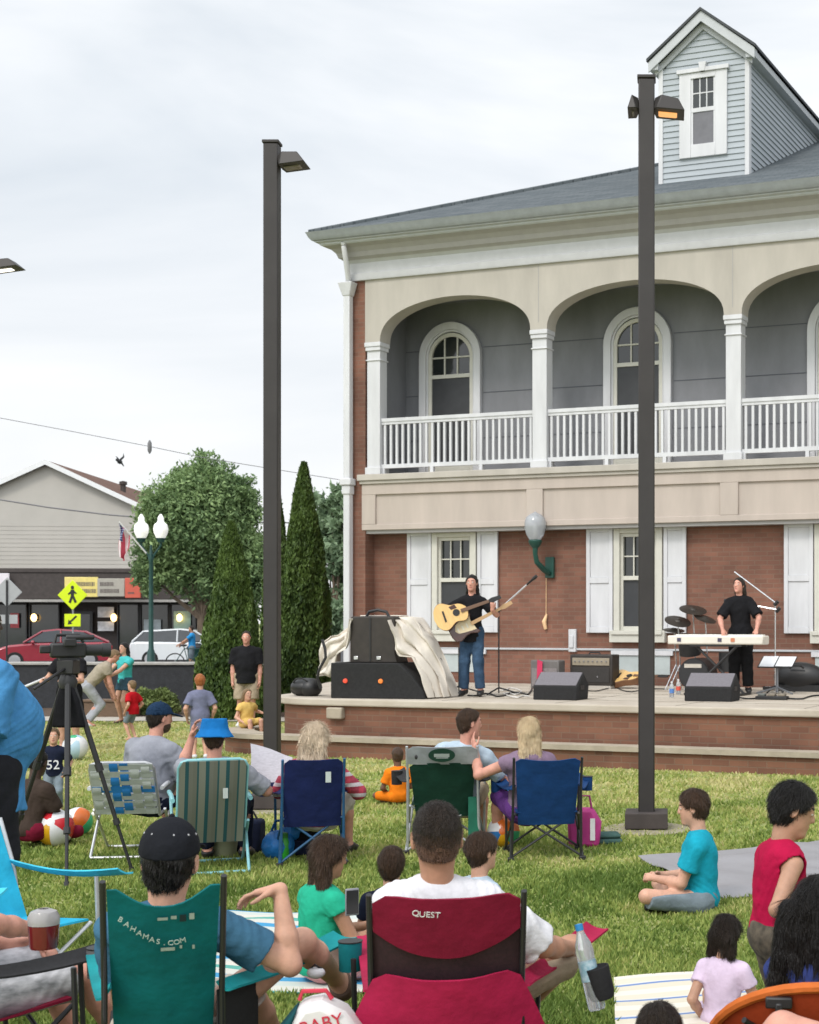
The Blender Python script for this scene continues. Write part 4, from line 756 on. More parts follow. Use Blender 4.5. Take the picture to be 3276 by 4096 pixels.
LO = dense([(-62,174),(-80,168),(-98,150),(-120,133),(-142,130),(-157,116),(-160,84),(-160,52)]); LI = dense([(-68,166),(-73,135),(-76,104),(-92,92),(-106,66),(-114,44),(-128,48),(-142,46)])
MB().sheet(panel(RO, RI, .42, .03, 1), .012).sheet(panel(RO, [(x-2, z) for x, z in RO], .40, .75, 2, 6), .012).build('cloth_right', DRAPE, t3, ang=80)
MB().sheet(panel(LO, LI, .42, .03, 4), .012).sheet(panel(LO, [(x+2, z) for x, z in LO], .40, .75, 5, 6), .012).build('cloth_left', DRAPE, t3, ang=80)
MB().box(-66*k,28*k,.34,.62,173.5*k,176*k).build('cloth_top', DRAPE, t3, bevel=.01)
MB().tube([(-130*k,.02,124*k),(-122*k,.0,104*k),(-120*k,-.01,86*k),(-136*k,-.01,58*k),(-140*k,.0,42*k),(-134*k,.02,20*k)], .022, 6).build('strap', BLKP, t3)
t, Y = sthing('gear_bag', 'rounded black gear bag at the left end of the stage', 'bag', 632, 1466)
MB().ball((0,.15,.13),(.24,.2,.13),18,12).ball((.1,.12,.12),(.16,.17,.14),16,10).ball((-.12,.16,.1),(.13,.15,.1),14,10).build('bag_body', BLKP, t); MB().tube([(-.12,.0,.2),(-.05,-.03,.25),(.05,-.03,.26),(.12,.0,.22)], .012, 6).build('handle', BLKP, t)
def mic_stand(label, px, py, hpx, boom=(), base=True, col=DKM, legs=3, boomm=None):
    t, Y = sthing('microphone_stand', label, 'stand', px, py, 0, 'microphone stands on the stage'); k = scl(Y); hh = hpx*k
    MB().tube([(0,0,.02),(0,0,hh)], .011, 8).build('pole', CHR if col is CHR else DKM, t)
    for i in range(legs): a = 2*PI*i/legs+.4; MB().tube([(0,0,.1),(.3*math.cos(a),.3*math.sin(a),.012)], .012, 6).build('leg', DKM, t)
    for (x0, z0, x1, z1, mic) in boom:
        a, c = Vector((x0*k, 0, z0*k)), Vector((x1*k, -.06, z1*k)); MB().tube([tuple(a), tuple(c)], .013, 8).build('boom', CHR, t); MB().tube([tuple(a+Vector((-.03,0,-.03))), tuple(a+Vector((.03,0,.03)))], .03, 8).build('clamp', BLKP, t)
        if mic: d = (c-a).normalized(); MB().tube([tuple(c-d*.02), tuple(c+d*.12), tuple(c+d*.13), tuple(c+d*.19)], [.014,.02,.028,.024], 10).build('microphone', BLKP, t)
    return t
mic_stand('microphone stand with a long silver boom rising right of the guitarist', 1050, 1462, 180, [(0,178,72,232,True)])
mic_stand('thin short stand at the left foot of the guitarist', 966, 1458, 95, [])
mic_stand('tall double boom microphone stand right of the keyboard player', 1632, 1458, 190, [(2,188,-88,255,False),(6,174,-84,190,True)], col=CHR)
def monitor(label, px, py, w):
    t, Y = sthing('stage_monitor', label, 'speaker', px, py, 3, 'wedge floor monitors at the stage edge'); k = scl(Y); w *= k
    MB().prism([(0,0),(.0,.19),(.26,.37),(.46,.20),(.42,0)], -w/2, w/2, Matrix(((0,0,1,0),(1,0,0,0),(0,1,0,0),(0,0,0,1)))).build('cabinet', BLKC, t, bevel=.015)
    MB().add([(-w*.47,.006,.206),(w*.47,.006,.206),(w*.47,.25,.375),(-w*.47,.25,.375),(-w*.47,.012,.198),(w*.47,.012,.198),(w*.47,.256,.366),(-w*.47,.256,.366)], [(0,1,2,3),(4,7,6,5),(0,4,5,1),(1,5,6,2),(2,6,7,3),(3,7,4,0)]).build('grille', M('skylit grey monitor grille', (.15,.14,.155), rough=.7, var=.15, scale=50), t)  # grille grey lightened to carry sky light on the sloping top
    for s in (-1,1): MB().box(s*(w/2+.002)-.004, s*(w/2+.002)+.004, .12,.26,.14,.2).build('side_handle', BLKP, t)
monitor('wedge floor monitor right of the guitarist', 1168, 1474, 100); monitor('wedge floor monitor below the keyboard', 1490, 1477, 104)
t, Y = sthing('guitar_amplifier', 'dark guitar amplifier with a pale control strip', 'amplifier', 1244, 1450, 0); k = scl(Y); w, hh = 98*k, 72*k
MB().box(-w/2,w/2,0,.3,.05,hh).build('cabinet', BRNC, t, bevel=.02); MB().box(-w/2+.05,w/2-.05,-.012,0,.1,hh*.62).build('grille', GRILL, t, bevel=.005); MB().box(-w/2+.05,w/2-.05,-.015,0,hh*.68,hh*.9).build('control_panel', M('tan control strip', (.27,.23,.17), rough=.5, var=.1), t, bevel=.005)
kn = MB(); [kn.lathe([(.014,0),(.012,.02)], 8, Matrix.Translation((x,-.015,hh*.8))@Matrix.Rotation(PI/2,4,'X')) for x in np.linspace(-w/2+.1,w/2-.1,8)]; kn.build('knobs', CHR, t)
for x in (-.12,.12): MB().lathe([(.015,0),(.012,.008)], 10, Matrix.Translation((x,-.012,hh*.35))@Matrix.Rotation(PI/2,4,'X')).build('badge', CHR, t)
MB().box(-w/2+.02,w/2-.02,-.02,.3,0,.05).build('base_rail', M('pale rail', (.4,.37,.33), rough=.6), t); MB().tube([(-.1,.15,hh),(-.08,.15,hh+.03),(.08,.15,hh+.03),(.1,.15,hh)], .012, 6).build('handle', BLKP, t)
t, Y = sthing('small_amplifier', 'small grey amplifier with a pink cloth hanging over its front', 'amplifier', 1146, 1450, 0); k = scl(Y); w, hh = 66*k, 60*k
MB().box(-w/2,w/2,0,.25,0,hh).build('cabinet', M('grey amp vinyl', (.13,.12,.115), rough=.6, var=.15), t, bevel=.02); MB().box(-w/2+.03,w/2-.03,-.01,0,.04,hh*.72).build('grille', M('silver grille', (.2,.18,.18), rough=.5, var=.2, scale=40), t)
PNK = M('pink cloth', (.5,.03,.09), rough=.8, var=.15)
MB().sheet([[(-w*.22+.03*j, -.03-.004*i, hh+.01-.08*i-.01*j) for j in range(4)] for i in range(7)], .01).sheet([[(-w*.1+.06*j, -.032, hh*.62-.03*i-.012*j*j) for j in range(4)] for i in range(5)], .01).build('cloth', PNK, t, ang=80)
# guitar lying by the amp
WOODO = M('orange wood', (.42,.17,.05), rough=.35, var=.2, scale=4, stretch=(1,6,1), coat=.3); SPR = M('spruce top', (.72,.46,.17), rough=.3, var=.1, scale=5, stretch=(8,1,1), coat=.4); MAH = M('dark sunburst', (.05,.015,.01), rough=.25, var=.3, coat=.5); MAPLE = M('maple neck', (.45,.28,.14), rough=.4, var=.1); PGD = M('cream pickguard', (.6,.5,.33), rough=.4)
def guitar_outline(L_, wu, wl, waist, cut=0.):
    """half outline from tail (0) to neck joint (L_)"""
    P = []
    for i in range(25):
        f = i/24; a = wl*math.sqrt(max(0, 1-((f-.28)/.28)**2)) if f < .28 else wl+(waist-wl)*(math.sin((f-.28)/.34*PI/2)**2) if f < .62 else waist+(wu-waist)*math.sin((f-.62)/.2*PI/2)**2 if f < .82 else wu*math.sqrt(max(0, 1-((f-.82)/.18)**2))
        P.append((f*L_, max(a, .004)))
    return [(x, y) for x, y in P]+[(x, -(y*(1-cut*max(0, (x/L_-.66)/.34))) ) for x, y in P[::-1]]
def guitar(name, label, kind, M4, group=None):
    t = thing(name, label, 'guitar', (0,0,0), 0, group); t.matrix_world = M4       # local: neck along +x, face towards -y
    XZn = Matrix(((1,0,0,0),(0,0,1,0),(0,1,0,0),(0,0,0,1)))
    if kind == 'acoustic':
        O_ = guitar_outline(.50,.145,.20,.125,.55); MB().prism(O_, .0, .11, XZn).build('body', MAH if False else M('guitar side', (.2,.09,.04), rough=.3, coat=.4), t, bevel=.008); MB().prism([(x*.99+.002,z*.975) for x,z in O_], -.006, -.0005, XZn).build('top', SPR, t)
        T = Matrix.Translation((.33,-.008,0))@Matrix.Rotation(PI/2,4,'X'); MB().lathe([(.001,0),(.05,0),(.05,.004),(.001,.004)], 24, T).build('sound_hole', BLKP, t); MB().box(.14,.165,-.016,-.006,-.08,.08).build('bridge', BLKP, t); MB().prism([(.27,-.06),(.36,-.06),(.34,-.12),(.25,-.11)], -.009, -.006, XZn).build('pickguard', M('tortoise pickguard', (.06,.02,.012), rough=.3), t); x0 = .40; nl = .42
    else:
        O_ = [(0,.06),(.03,.14),(.1,.165),(.2,.125),(.27,.12),(.36,.16),(.41,.15),(.38,.1),(.35,.05),(.35,-.05),(.36,-.1),(.39,-.13),(.35,-.16),(.27,-.12),(.2,-.13),(.1,-.17),(.03,-.15),(0,-.08)]
        MB().prism(O_, .0, .045, XZn).build('body', MAH, t, bevel=.012); MB().prism([(.08,.0),(.12,-.08),(.2,-.11),(.3,-.1),(.36,-.12),(.345,-.05),(.36,.04),(.37,.1),(.3,.09),(.2,.07),(.12,.05)], -.006, -.0, XZn).build('pickguard', PGD, t)
        for x in (.13,.2,.27): MB().box(x-.009,x+.009,-.014,-.006,-.035,.035).build('pickup', M('white pickup', (.6,.58,.5), rough=.4), t)
        x0 = .33; nl = .48
    MB().add([(x0,-.022,-.028),(x0+nl,-.018,-.022),(x0+nl,-.018,.022),(x0,-.022,.028),(x0,.012,-.02),(x0+nl,.008,-.018),(x0+nl,.008,.018),(x0,.012,.02)], [(0,1,2,3),(4,7,6,5),(0,4,5,1),(1,5,6,2),(2,6,7,3),(3,7,4,0)]).build('neck', MAPLE if kind != 'acoustic' else M('rosewood neck', (.14,.075,.045), rough=.5), t, bevel=.004)
    MB().prism([(x0+nl,-.024),(x0+nl+.05,-.036),(x0+nl+.17,-.03),(x0+nl+.18,.02),(x0+nl+.05,.036),(x0+nl,.024)], -.016, .0, XZn).build('headstock', MAPLE if kind != 'acoustic' else BLKP, t, bevel=.003)
    return t
p = on_stage(1322, 1449); guitar('resting_guitar', 'orange guitar body leaning behind the lamp post beside the amplifier', 'acoustic', Matrix.Translation((p.x-.28,p.y,.78+.2))@Matrix.Rotation(-TH,4,'Z')@Matrix.Rotation(R(-62),4,'X'))
# ---- keyboard and stand
t, Y = sthing('keyboard', 'white electronic keyboard on its stand', 'keyboard', 1504, 1464, 0); k = scl(Y); zk = (1464-1357)*k; w = 213*k; kt = .79*.135
KW = M('keyboard shell', (.70,.66,.58), rough=.4, var=.08, scale=2)
MB().box(-w/2,w/2,0,.32,zk,zk+.13).build('shell', KW, t, bevel=.02); MB().box(-w/2+.06,w/2-.06,.2,.31,zk+.13,zk+.145).build('keys', M('ivory keys', (.75,.74,.7), rough=.3), t)
b = MB(); [b.box(x-.008,x+.008,.23,.3,zk+.145,zk+.155) for i, x in enumerate(np.linspace(-w/2+.1,w/2-.1,42)) if i % 7 not in (2,6)]; b.build('black_keys', BLKP, t)
for x in (-.55,.08,.28): MB().box(x-.03,x+.03,-.008,0,zk+.04,zk+.095).build('panel_marking', M('keyboard print %.1f' % x, (.06,.05,.09) if x < .2 else (.55,.2,.1), rough=.5), t)
b = MB(); b.tube([(-.42,.05,.02),(.34,.05,zk-.01)], .02, 8).tube([(.42,.12,.02),(-.34,.12,zk-.01)], .02, 8).tube([(-.42,-.12,.02),(-.42,.4,.02)], .018, 8).tube([(.42,-.12,.02),(.42,.4,.02)], .018, 8).box(-.4,.4,.02,.05,zk-.03,zk).box(-.4,.4,.28,.31,zk-.03,zk); b.build('stand', BLKP, t)
# ---- drum kit
t, Y = sthing('drum_kit', 'black drum kit with tilted cymbals behind the keyboard', 'drums', 1458, 1455, 0)
RX = Matrix.Rotation(PI/2,4,'X'); MB().lathe([(.24,-.2),(.25,-.2),(.25,.2),(.24,.2),(.23,.15)], 28, Matrix.Translation((.02,.2,.26))@RX).build('bass_drum', BLKP, t); MB().lathe([(.001,.2),(.235,.2),(.235,.21),(.001,.21)], 28, Matrix.Translation((.02,.2,.26))@RX).build('drum_head', M('dark drum head', (.02,.02,.022), rough=.4), t)
MB().box(-.13,.15,-.02,.0,.36,.42).build('hoop_badge', M('pale badge', (.5,.46,.4), rough=.5), t)
MB().lathe([(.17,0),(.17,.22),(.165,.225),(.001,.225)], 24, Matrix.Translation((-.12,.22,.56))@Matrix.Rotation(R(14),4,'X')).build('tom', BLKP, t); MB().lathe([(.2,0),(.2,.3),(.001,.302)], 24, Matrix.Translation((.55,.25,.3))).build('floor_tom', BLKP, t)
CYM = M('dark bronze cymbal', (.06,.052,.045), rough=.4, metal=.6)
for (x, y, z, r, tx, ty) in ((-.30,.15,1.08,.21,18,18),(-.12,.35,1.26,.22,16,14),(.10,.3,1.12,.18,10,22),(-.42,.3,.94,.17,10,8)):
    c = MB().lathe([(.001,.035),(.04,.03),(.06,.012),(r,-.004),(r,-.008),(.06,.006),(.001,.03)], 26, Matrix.Translation((x,y,z))@Matrix.Rotation(R(ty),4,'Y')@Matrix.Rotation(R(tx),4,'X')).build('cymbal', CYM, t)
    MB().tube([(x,y,z),(x+.03,y+.02,.45),(x+.03,y+.02,.25)], .01, 6).tube([(x+.03,y+.02,.4),(x+.2,y+.02,.0)], .009, 5).tube([(x+.03,y+.02,.4),(x-.12,y-.08,.0)], .009, 5).tube([(x+.03,y+.02,.4),(x-.02,y+.2,.0)], .009, 5).build('cymbal_stand', CHR, c)
# ---- small table with papers, black case, pedals, bottles, cables
t, Y = sthing('music_stand', 'low stand holding white sheets right of the keyboard player', 'stand', 1634, 1461, 0, None); k = scl(Y)
MB().tube([(0,.05,.02),(0,.05,.44)], .02, 8).tube([(0,.05,.1),(.28,-.1,.01)], .015, 6).tube([(0,.05,.1),(-.28,-.1,.01)], .015, 6).tube([(0,.05,.1),(0,.35,.01)], .015, 6).build('tripod_base', M('grey stand metal', (.22,.23,.25), rough=.4, metal=.5), t); T = Matrix.Translation((0,.05,.47))@Matrix.Rotation(R(28),4,'X'); MB().box(-.27,.27,-.16,.16,-.008,0,T).build('desk', BLKP, t)
b = MB(); b.box(-.25,-.02,-.14,.17,.002,.006,T).box(.0,.26,-.13,.16,.004,.008,T); b.build('sheets', M('white paper', (.75,.77,.8), rough=.8, var=.05), t)
t, Y = sthing('gig_bag', 'large black padded case lying behind the music stand', 'case', 1672, 1457, 0); MB().ball((0,.3,.22),(.42,.2,.23),18,12).box(-.36,.36,.15,.45,0,.1).build('bag_body', BLKP, t); MB().tube([(-.1,.1,.36),(-.05,.06,.4),(.08,.06,.4),(.12,.1,.36)], .015, 6).build('handle', BLKP, t)
t, Y = sthing('pedal_board', 'flat black effects pedal board in front of the keyboard player', 'pedals', 1625, 1473, 4); MB().box(-.22,.22,-.08,.1,0,.05).build('board', BLKP, t, bevel=.008)
for x in (-.14,0,.14): MB().box(x-.05,x+.05,-.06,.07,.05,.085).build('pedal', M('pedal %d' % (x*100), ((.12,.13,.12),(.2,.17,.13),(.1,.1,.12))[int(x*7+1)], rough=.4), t, bevel=.008)
BOT = M('clear water bottle', (.75,.8,.83), rough=.08, var=.04, trans=.75); CAPB = M('bottle cap', (.7,.7,.72), rough=.4)
for i, (px, py, lb, cc) in enumerate(((1414,1468,'clear water bottle with a blue label standing on the stage',(.08,.2,.5)),(1428,1462,'clear water bottle with a red label standing on the stage',(.6,.08,.05)))):
    t, Y = sthing('water_bottle', lb, 'bottle', px, py, 0, 'water bottles on the stage'); MB().lathe([(.03,0),(.034,.01),(.034,.15),(.025,.18),(.013,.2),(.013,.21)], 14).build('bottle_body', BOT, t); MB().lathe([(.0352,.06),(.0352,.12)], 14).build('paper_label', M('bottle label %d' % i, cc, rough=.5), t); MB().lathe([(.015,.205),(.015,.225),(.001,.226)], 10).build('bottle_cap', CAPB, t)
t, Y = sthing('di_box', 'small dark box with a pale top near the keyboard stand', 'box', 1618, 1452, 0); MB().box(-.07,.07,-.05,.05,0,.05).box(-.08,-.07,-.06,.06,0,.055).box(.07,.08,-.06,.06,0,.055).build('box_shell', BLKP, t, bevel=.004); MB().box(-.05,.05,-.04,.04,.05,.054).build('top_plate', CHR, t)
def scable(label, pts, col, r=.009):
    q = []
    for i in range(len(pts)-1):
        for f in np.linspace(0,1,6,endpoint=False): q.append(((pts[i][0]*(1-f)+pts[i+1][0]*f), pts[i][1]*(1-f)+pts[i+1][1]*f+2.2*math.sin(f*PI)*(-1)**i))
    q.append(pts[-1]); P = [on_stage(a, b_) for a, b_ in q]; o = MB().tube([(p.x,p.y,.792) for p in P], r, 6).build('stage_cable', M('cable %s' % col, {'b':(.012,.012,.013),'w':(.6,.58,.55)}[col], rough=.6)); tag(o, label, 'cable', 'cables lying on the stage')
scable('black cable lying between the guitarist and the left floor monitor', [(985,1466),(1020,1462),(1045,1468),(1075,1460),(1110,1464),(1120,1452)], 'b', .013)
scable('white cable curling right of the guitarist on the stage floor', [(1050,1455),(1072,1450),(1098,1457),(1082,1464),(1060,1462),(1090,1470),(1115,1468)], 'w', .011)
scable('black cable running along the stage right of the right monitor', [(1548,1468),(1590,1472),(1640,1468),(1690,1473),(1724,1466),(1800,1468)], 'b', .012)
scable('black cable lying in front of the guitar amplifier', [(1225,1452),(1260,1456),(1300,1450),(1330,1458),(1400,1452)], 'b', .008)
# ================================================================== PEOPLE
def skin_mat(name, c): 
    return M(name, c, rough=.52, var=.17, scale=13, bump=.08, bscale=110, spec=.35, sss=.06)
SK = {'light': skin_mat('light skin', (.55,.31,.22)), 'pink': skin_mat('pink skin', (.56,.28,.21)), 'tan': skin_mat('tan skin', (.42,.22,.14)), 'olive': skin_mat('olive skin', (.40,.225,.15)), 'brown': skin_mat('brown skin', (.14,.07,.045)), 'dark': skin_mat('dark skin', (.05,.026,.018))}
def hair_mat(name, c, c2=None): return M(name, c, rough=.42, var=.35, scale=62, bump=.9, bscale=120, stretch=(1.6,1.6,.2), col2=c2, spec=.35)
HR = {'black': hair_mat('black hair', (.006,.005,.005), (.016,.014,.013)), 'dark': hair_mat('dark brown hair', (.014,.009,.006), (.035,.023,.016)), 'brown': hair_mat('brown hair', (.04,.022,.013), (.09,.05,.03)), 'red': hair_mat('ginger hair', (.30,.085,.02), (.46,.16,.05)), 'blond': hair_mat('blond hair', (.72,.53,.30), (.92,.75,.50)), 'pale': hair_mat('pale blond hair', (.74,.57,.39), (.93,.78,.60)), 'sandy': hair_mat('sandy hair', (.16,.10,.05), (.27,.18,.1)), 'grey': hair_mat('grey hair', (.06,.055,.055), (.13,.12,.12))}
HR['fade'] = hair_mat('faded hair', (.045,.027,.019), (.075,.045,.032)); HR['stubble'] = hair_mat('stubble', (.13,.072,.05), (.19,.105,.07)); EYEW = M('eye white', (.6,.57,.53), rough=.25); EYED = M('iris', (.02,.012,.008), rough=.2); LIP = M('lips', (.38,.13,.11), rough=.45)
def fab(name, c, **k):
    a = dict(rough=.88, var=.16, scale=9, bump=.5, bscale=17, spec=.12); a.update(k); return M(name, c, **a)
def npv(*a): return np.array(a, float)
def nz_(v): return v/(np.linalg.norm(v)+1e-9)
def rot_ypr(y, p, r):
    """yaw left, pitch up, roll right (degrees); columns are right, forward, up"""
    return np.array(Matrix.Rotation(R(y),3,'Z')@Matrix.Rotation(R(p),3,'X')@Matrix.Rotation(R(r),3,'Y'))
def two_bone(a, c, l1, l2, hint):
    v = c-a; d = np.linalg.norm(v); dm = (l1+l2)*.995
    if d > dm: c = a+v/d*dm; d = dm; v = c-a
    e = v/d; x = (l1*l1-l2*l2+d*d)/(2*d); h2 = max(l1*l1-x*x, 0); hp = hint-e*(hint@e); hp = nz_(hp) if np.linalg.norm(hp) > 1e-6 else npv(0,-1,0)
    return a+e*x+hp*math.sqrt(h2), c
def person(label, px, Y, z0=0., yaw=0., s=1., ls=1., al=1., nk=.045, pose='stand', top=None, hs=1., w=1., belly=0., lean=(0,0), twist=0., head=(0,0,0), lh=None, rh=None, le=None, re=None, lf=None, rf=None, lk=None, rk=None, skin='light', hair=('short','dark'), shirt=None, bottom=None, shoes=None, hat=None, h=.008, lhand=None, rhand=None, group=None, hoff=(0,0), seat=None, absyaw=None, nm='person', beard=None, feet=True, bust=0.):
    x = (px-CX)*Y/F; ang = (absyaw if absyaw is not None else ray(px)+R(yaw)); t = thing(nm, label, 'person', (x, Y, z0), ang, group)
    V3 = lambda q: np.array(q, float)*s
    # skeleton
    hd = 0
    if pose == 'stand': hz = .93*s; nz = 1.47*s; lean_y = lean[1]
    elif pose == 'chair': hz = (seat or .46)*s; nz = hz+.52*s; lean_y = -.13+lean[1]
    else: hz = .115*s; nz = hz+.50*s; lean_y = .02+lean[1]
    if top is not None and pose == 'stand': nz = top-(.028+nk+.213*hs)*s; hz = nz*.633
    elif top is not None: nz = top-(.028+nk+.213*hs)*s; hz = nz-.51*s
    Hp = npv(0,0,hz); Np = npv(lean[0]*s, lean_y*s, nz); up = nz_(Np-Hp); fwd0 = npv(-math.sin(R(twist)), math.cos(R(twist)), 0); rt = nz_(np.cross(fwd0, up)); fw = np.cross(up, rt); Q = np.stack([rt, fw, up], 1); tl = np.linalg.norm(Np-Hp)
    rt0 = npv(1,0,0); Q0 = np.stack([rt0, nz_(np.cross(up, rt0)), up], 1)
    sh = [Np+(rt*sd*.172*w-up*.092)*s for sd in (-1,1)]; hp = [Hp+npv(sd*.092*w*s,0,0) for sd in (-1,1)]
    la, lb = .285*s*al, .255*s*al; lt, lc = .42*s*ls, .41*s*ls
    HQ = rot_ypr(*head); Hc = Np+(up*nk+npv(0,0,.03)+fw*.015)*s+HQ@npv(0,.012,.098)*s*hs+npv(hoff[0],hoff[1],0)*s
    kh = s*hs
    arms = []
    for i, (tg, hint) in enumerate(((lh, le), (rh, re))):
        sd = (-1,1)[i]
        if tg is None: tg = {'stand': (sd*.24,.06,.80), 'chair': (sd*.23,.22,.62), 'floor': (sd*.16,.28,.25)}[pose]
        if hint is None: hint = (sd*.6,-.8,-.4)
        tg = np.array(tg, float)*s
        el, wr = two_bone(sh[i], tg, la, lb, np.array(hint, float)); arms.append((el, wr))
    legs = []
    for i, (tg, hint) in enumerate(((lf, lk), (rf, rk))):
        sd = (-1,1)[i]
        if tg is None: tg = {'stand': (sd*.11,.0,.075), 'chair': (sd*.15,.50,.08), 'floor': (-sd*.10,.24,.06)}[pose]
        if hint is None: hint = {'stand': (0,1,0), 'chair': (sd*.1,.4,1), 'floor': (sd*1,.35,.22)}[pose]
        kn, an = two_bone(hp[i], np.array(tg, float)*s, lt, lc, np.array(hint, float)); legs.append((kn, an))
    def torso(S, inf=0., hipz=True):
        f = lambda a: [q*s+inf for q in a]; k = .05*s
        S.ell(Hp+up*.02*s, f((.158*w,.118*w,.12)), Q0, k); S.ell(Hp+up*tl*.36+fw*belly*.35*s, f((.140*w+belly*.3,.105*w+belly*.6,.15+belly*.5)), Q0, k); S.ell(Hp+up*tl*.66, f((.155*w,.112*w+belly*.2,.17)), Q, k)
        if bust: S.ell(Hp+up*tl*.68+fw*.075*s, f((.13,.07,.075)), Q, k)
        S.cap(sh[0]+rt*.03*s, sh[1]-rt*.03*s, .056*s+inf, .056*s+inf, k); S.cap(Np-up*.05*s, (sh[0]+Np)/2-up*.018*s, .05*s+inf, .05*s+inf, .04*s); S.cap(Np-up*.05*s, (sh[1]+Np)/2-up*.018*s, .05*s+inf, .05*s+inf, .04*s)
    B = SDF(h); torso(B); B.cap(Np-up*.03*s, Hc-HQ@npv(0,.02,.055)*kh, .056*s*hs**.6, .052*kh, .025*s)
    # head
    hh = lambda *q: Hc+HQ@npv(*q)*kh
    B.ell(hh(0,-.012,.026), npv(.0735,.094,.087)*kh, HQ, .02*kh); B.ell(hh(0,.022,-.042), npv(.057,.066,.074)*kh, HQ, .035*kh); B.ell(hh(0,.066,-.094), npv(.024,.02,.018)*kh, HQ, .03*kh)
    B.cap(hh(-.025,.066,.03), hh(.025,.066,.03), .016*kh, .016*kh, .02*kh)
    if h < .0135:
        for sd in (-1,1): B.ell(hh(sd*.03,.098,.011), npv(.016,.015,.011)*kh, HQ, .014*kh, 's'); B.ell(hh(sd*.031,.075,.010), npv(.013,.0125,.012)*kh, HQ, .004*kh)
    B.cap(hh(0,.084,.015), hh(0,.098,-.018), .0075*kh, .0105*kh, .012*kh); B.ell(hh(0,.090,-.022), npv(.017,.011,.008)*kh, HQ, .008*kh)
    B.ell(hh(0,.082,-.052), npv(.023,.009,.006)*kh, HQ, .006*kh); B.ell(hh(0,.081,-.062), npv(.02,.009,.006)*kh, HQ, .006*kh)
    for sd in (-1,1):
        EQ = HQ@np.array(Matrix.Rotation(R(sd*-18),3,'Z')@Matrix.Rotation(R(-12),3,'X')); B.ell(hh(sd*.077,-.006,-.006), npv(.0085,.019,.031)*kh, EQ, .008*kh); B.ell(hh(sd*.084,-.002,-.004), npv(.004,.009,.016)*kh, EQ, .005*kh, 's')
    # arms and hands
    for i, (el, wr) in enumerate(arms):
        sd = (-1,1)[i]; B.cap(sh[i], el, .052*s*w**.5, .041*s*w**.5, .03*s); B.cap(el, el+(wr-el)*.35, .041*s*w**.5, .042*s*w**.5, .02*s); B.cap(el+(wr-el)*.35, wr, .041*s*w**.5, .026*s, .02*s)
        spec = (lhand, rhand)[i] or {}; d = nz_(np.array(spec.get('dir', wr-el), float)); pn = np.array(spec.get('palm', (-sd*.8,0,-.5)), float); pn = nz_(pn-d*(pn@d)); lat = np.cross(d, pn)*(1 if i else -1)   # towards the thumb
        curl = spec.get('curl', 35); fs = s*.98; fr = max(.0082*s, h*.62)
        for q in (-1.15,-.38,.38,1.15): B.cap(wr, wr+d*.085*fs+lat*q*.021*fs, .019*s, .0125*s, .014*s)
        for j, (q, L_) in enumerate(((1.15,.92),(.38,1.0),(-.38,.95),(-1.15,.76))):
            p = wr+d*.088*fs+lat*q*.021*fs; a = R(curl*.5+j*4*spec.get('fan',1)); dd = nz_(d+lat*q*.06)
            for L2, r0, r1, da in ((.043,1.0,.95,1.),(.027,.95,.85,.9),(.021,.85,.72,.6)):
                v = dd*math.cos(a)+pn*math.sin(a); e = p+v*L2*L_*fs; B.cap(p, e, fr*r0, fr*r1, .003*s); p = e; a += R(curl*da)
        b0 = wr+d*.025*fs+lat*.022*fs; b1 = b0+(d*.62+lat*.62+pn*.35)*.046*fs; b2 = b1+(d*.85+lat*.15+pn*.45)*.034*fs; b3 = b2+(d*.95-lat*.1+pn*.4)*.024*fs
        B.cap(b0, b1, .0145*s, .0115*s, .012*s); B.cap(b1, b2, fr*1.15, fr*1.05, .004*s); B.cap(b2, b3, fr*1.05, fr*.85, .004*s)
    # legs and feet
    ft = []
    for i, (kn, an) in enumerate(legs):
        B.cap(hp[i], kn, .080*s*w**.6, .054*s, .05*s); B.cap(kn, kn+(an-kn)*.3+npv(0,-.008,0)*s, .053*s, .056*s, .02*s); B.cap(kn+(an-kn)*.3+npv(0,-.008,0)*s, an, .056*s, .036*s, .02*s)
        sd = (-1,1)[i]; dn = nz_(an-kn)
        fd = npv(sd*.18,1,0) if pose != 'floor' else npv(-sd*.6,.5,-.1)
        fd = fd-dn*(fd@dn); fd = nz_(fd)
        if pose != 'floor' and an[2] < .14*s: fd = nz_(npv(sd*.18,1,-.08))
        ft.append((an, fd, dn)); hl = an-fd*.035*s+dn*.028*s
        B.cap(hl, an+fd*.06*s+dn*.035*s, .034*s, .036*s, .03*s); B.cap(an+fd*.05*s+dn*.038*s, an+fd*.145*s+dn*.05*s, .036*s, .024*s, .02*s); B.cap(an, hl, .036*s, .034*s, .02*s)
    B.mats = None
    HI = HQ.T
    def pick(c):
        q = (c-Hc)@HQ/kh; ax = np.abs(q[:,0]); idx = np.zeros(len(c), np.int32)
        e = np.sqrt((ax-.031)**2+(q[:,2]-.010)**2/.30); f = q[:,1] > .062
        idx[f & (e < .0115)] = 1; idx[f & (e < .0068)] = 2
        idx[f & (ax < .022-np.abs(q[:,2]+.057)*.9) & (np.abs(q[:,2]+.057) < .0105)] = 3
        idx[f & (ax > .014) & (ax < .047) & (np.abs(q[:,2]-.034+(ax-.03)**2*8) < .0045)] = 4
        return idx
    bm_ = HR[hair[1]] if hair else EYED
    B.obj('body', SK[skin], t, mats=[SK[skin], EYEW, EYED, LIP, bm_], pick=pick)
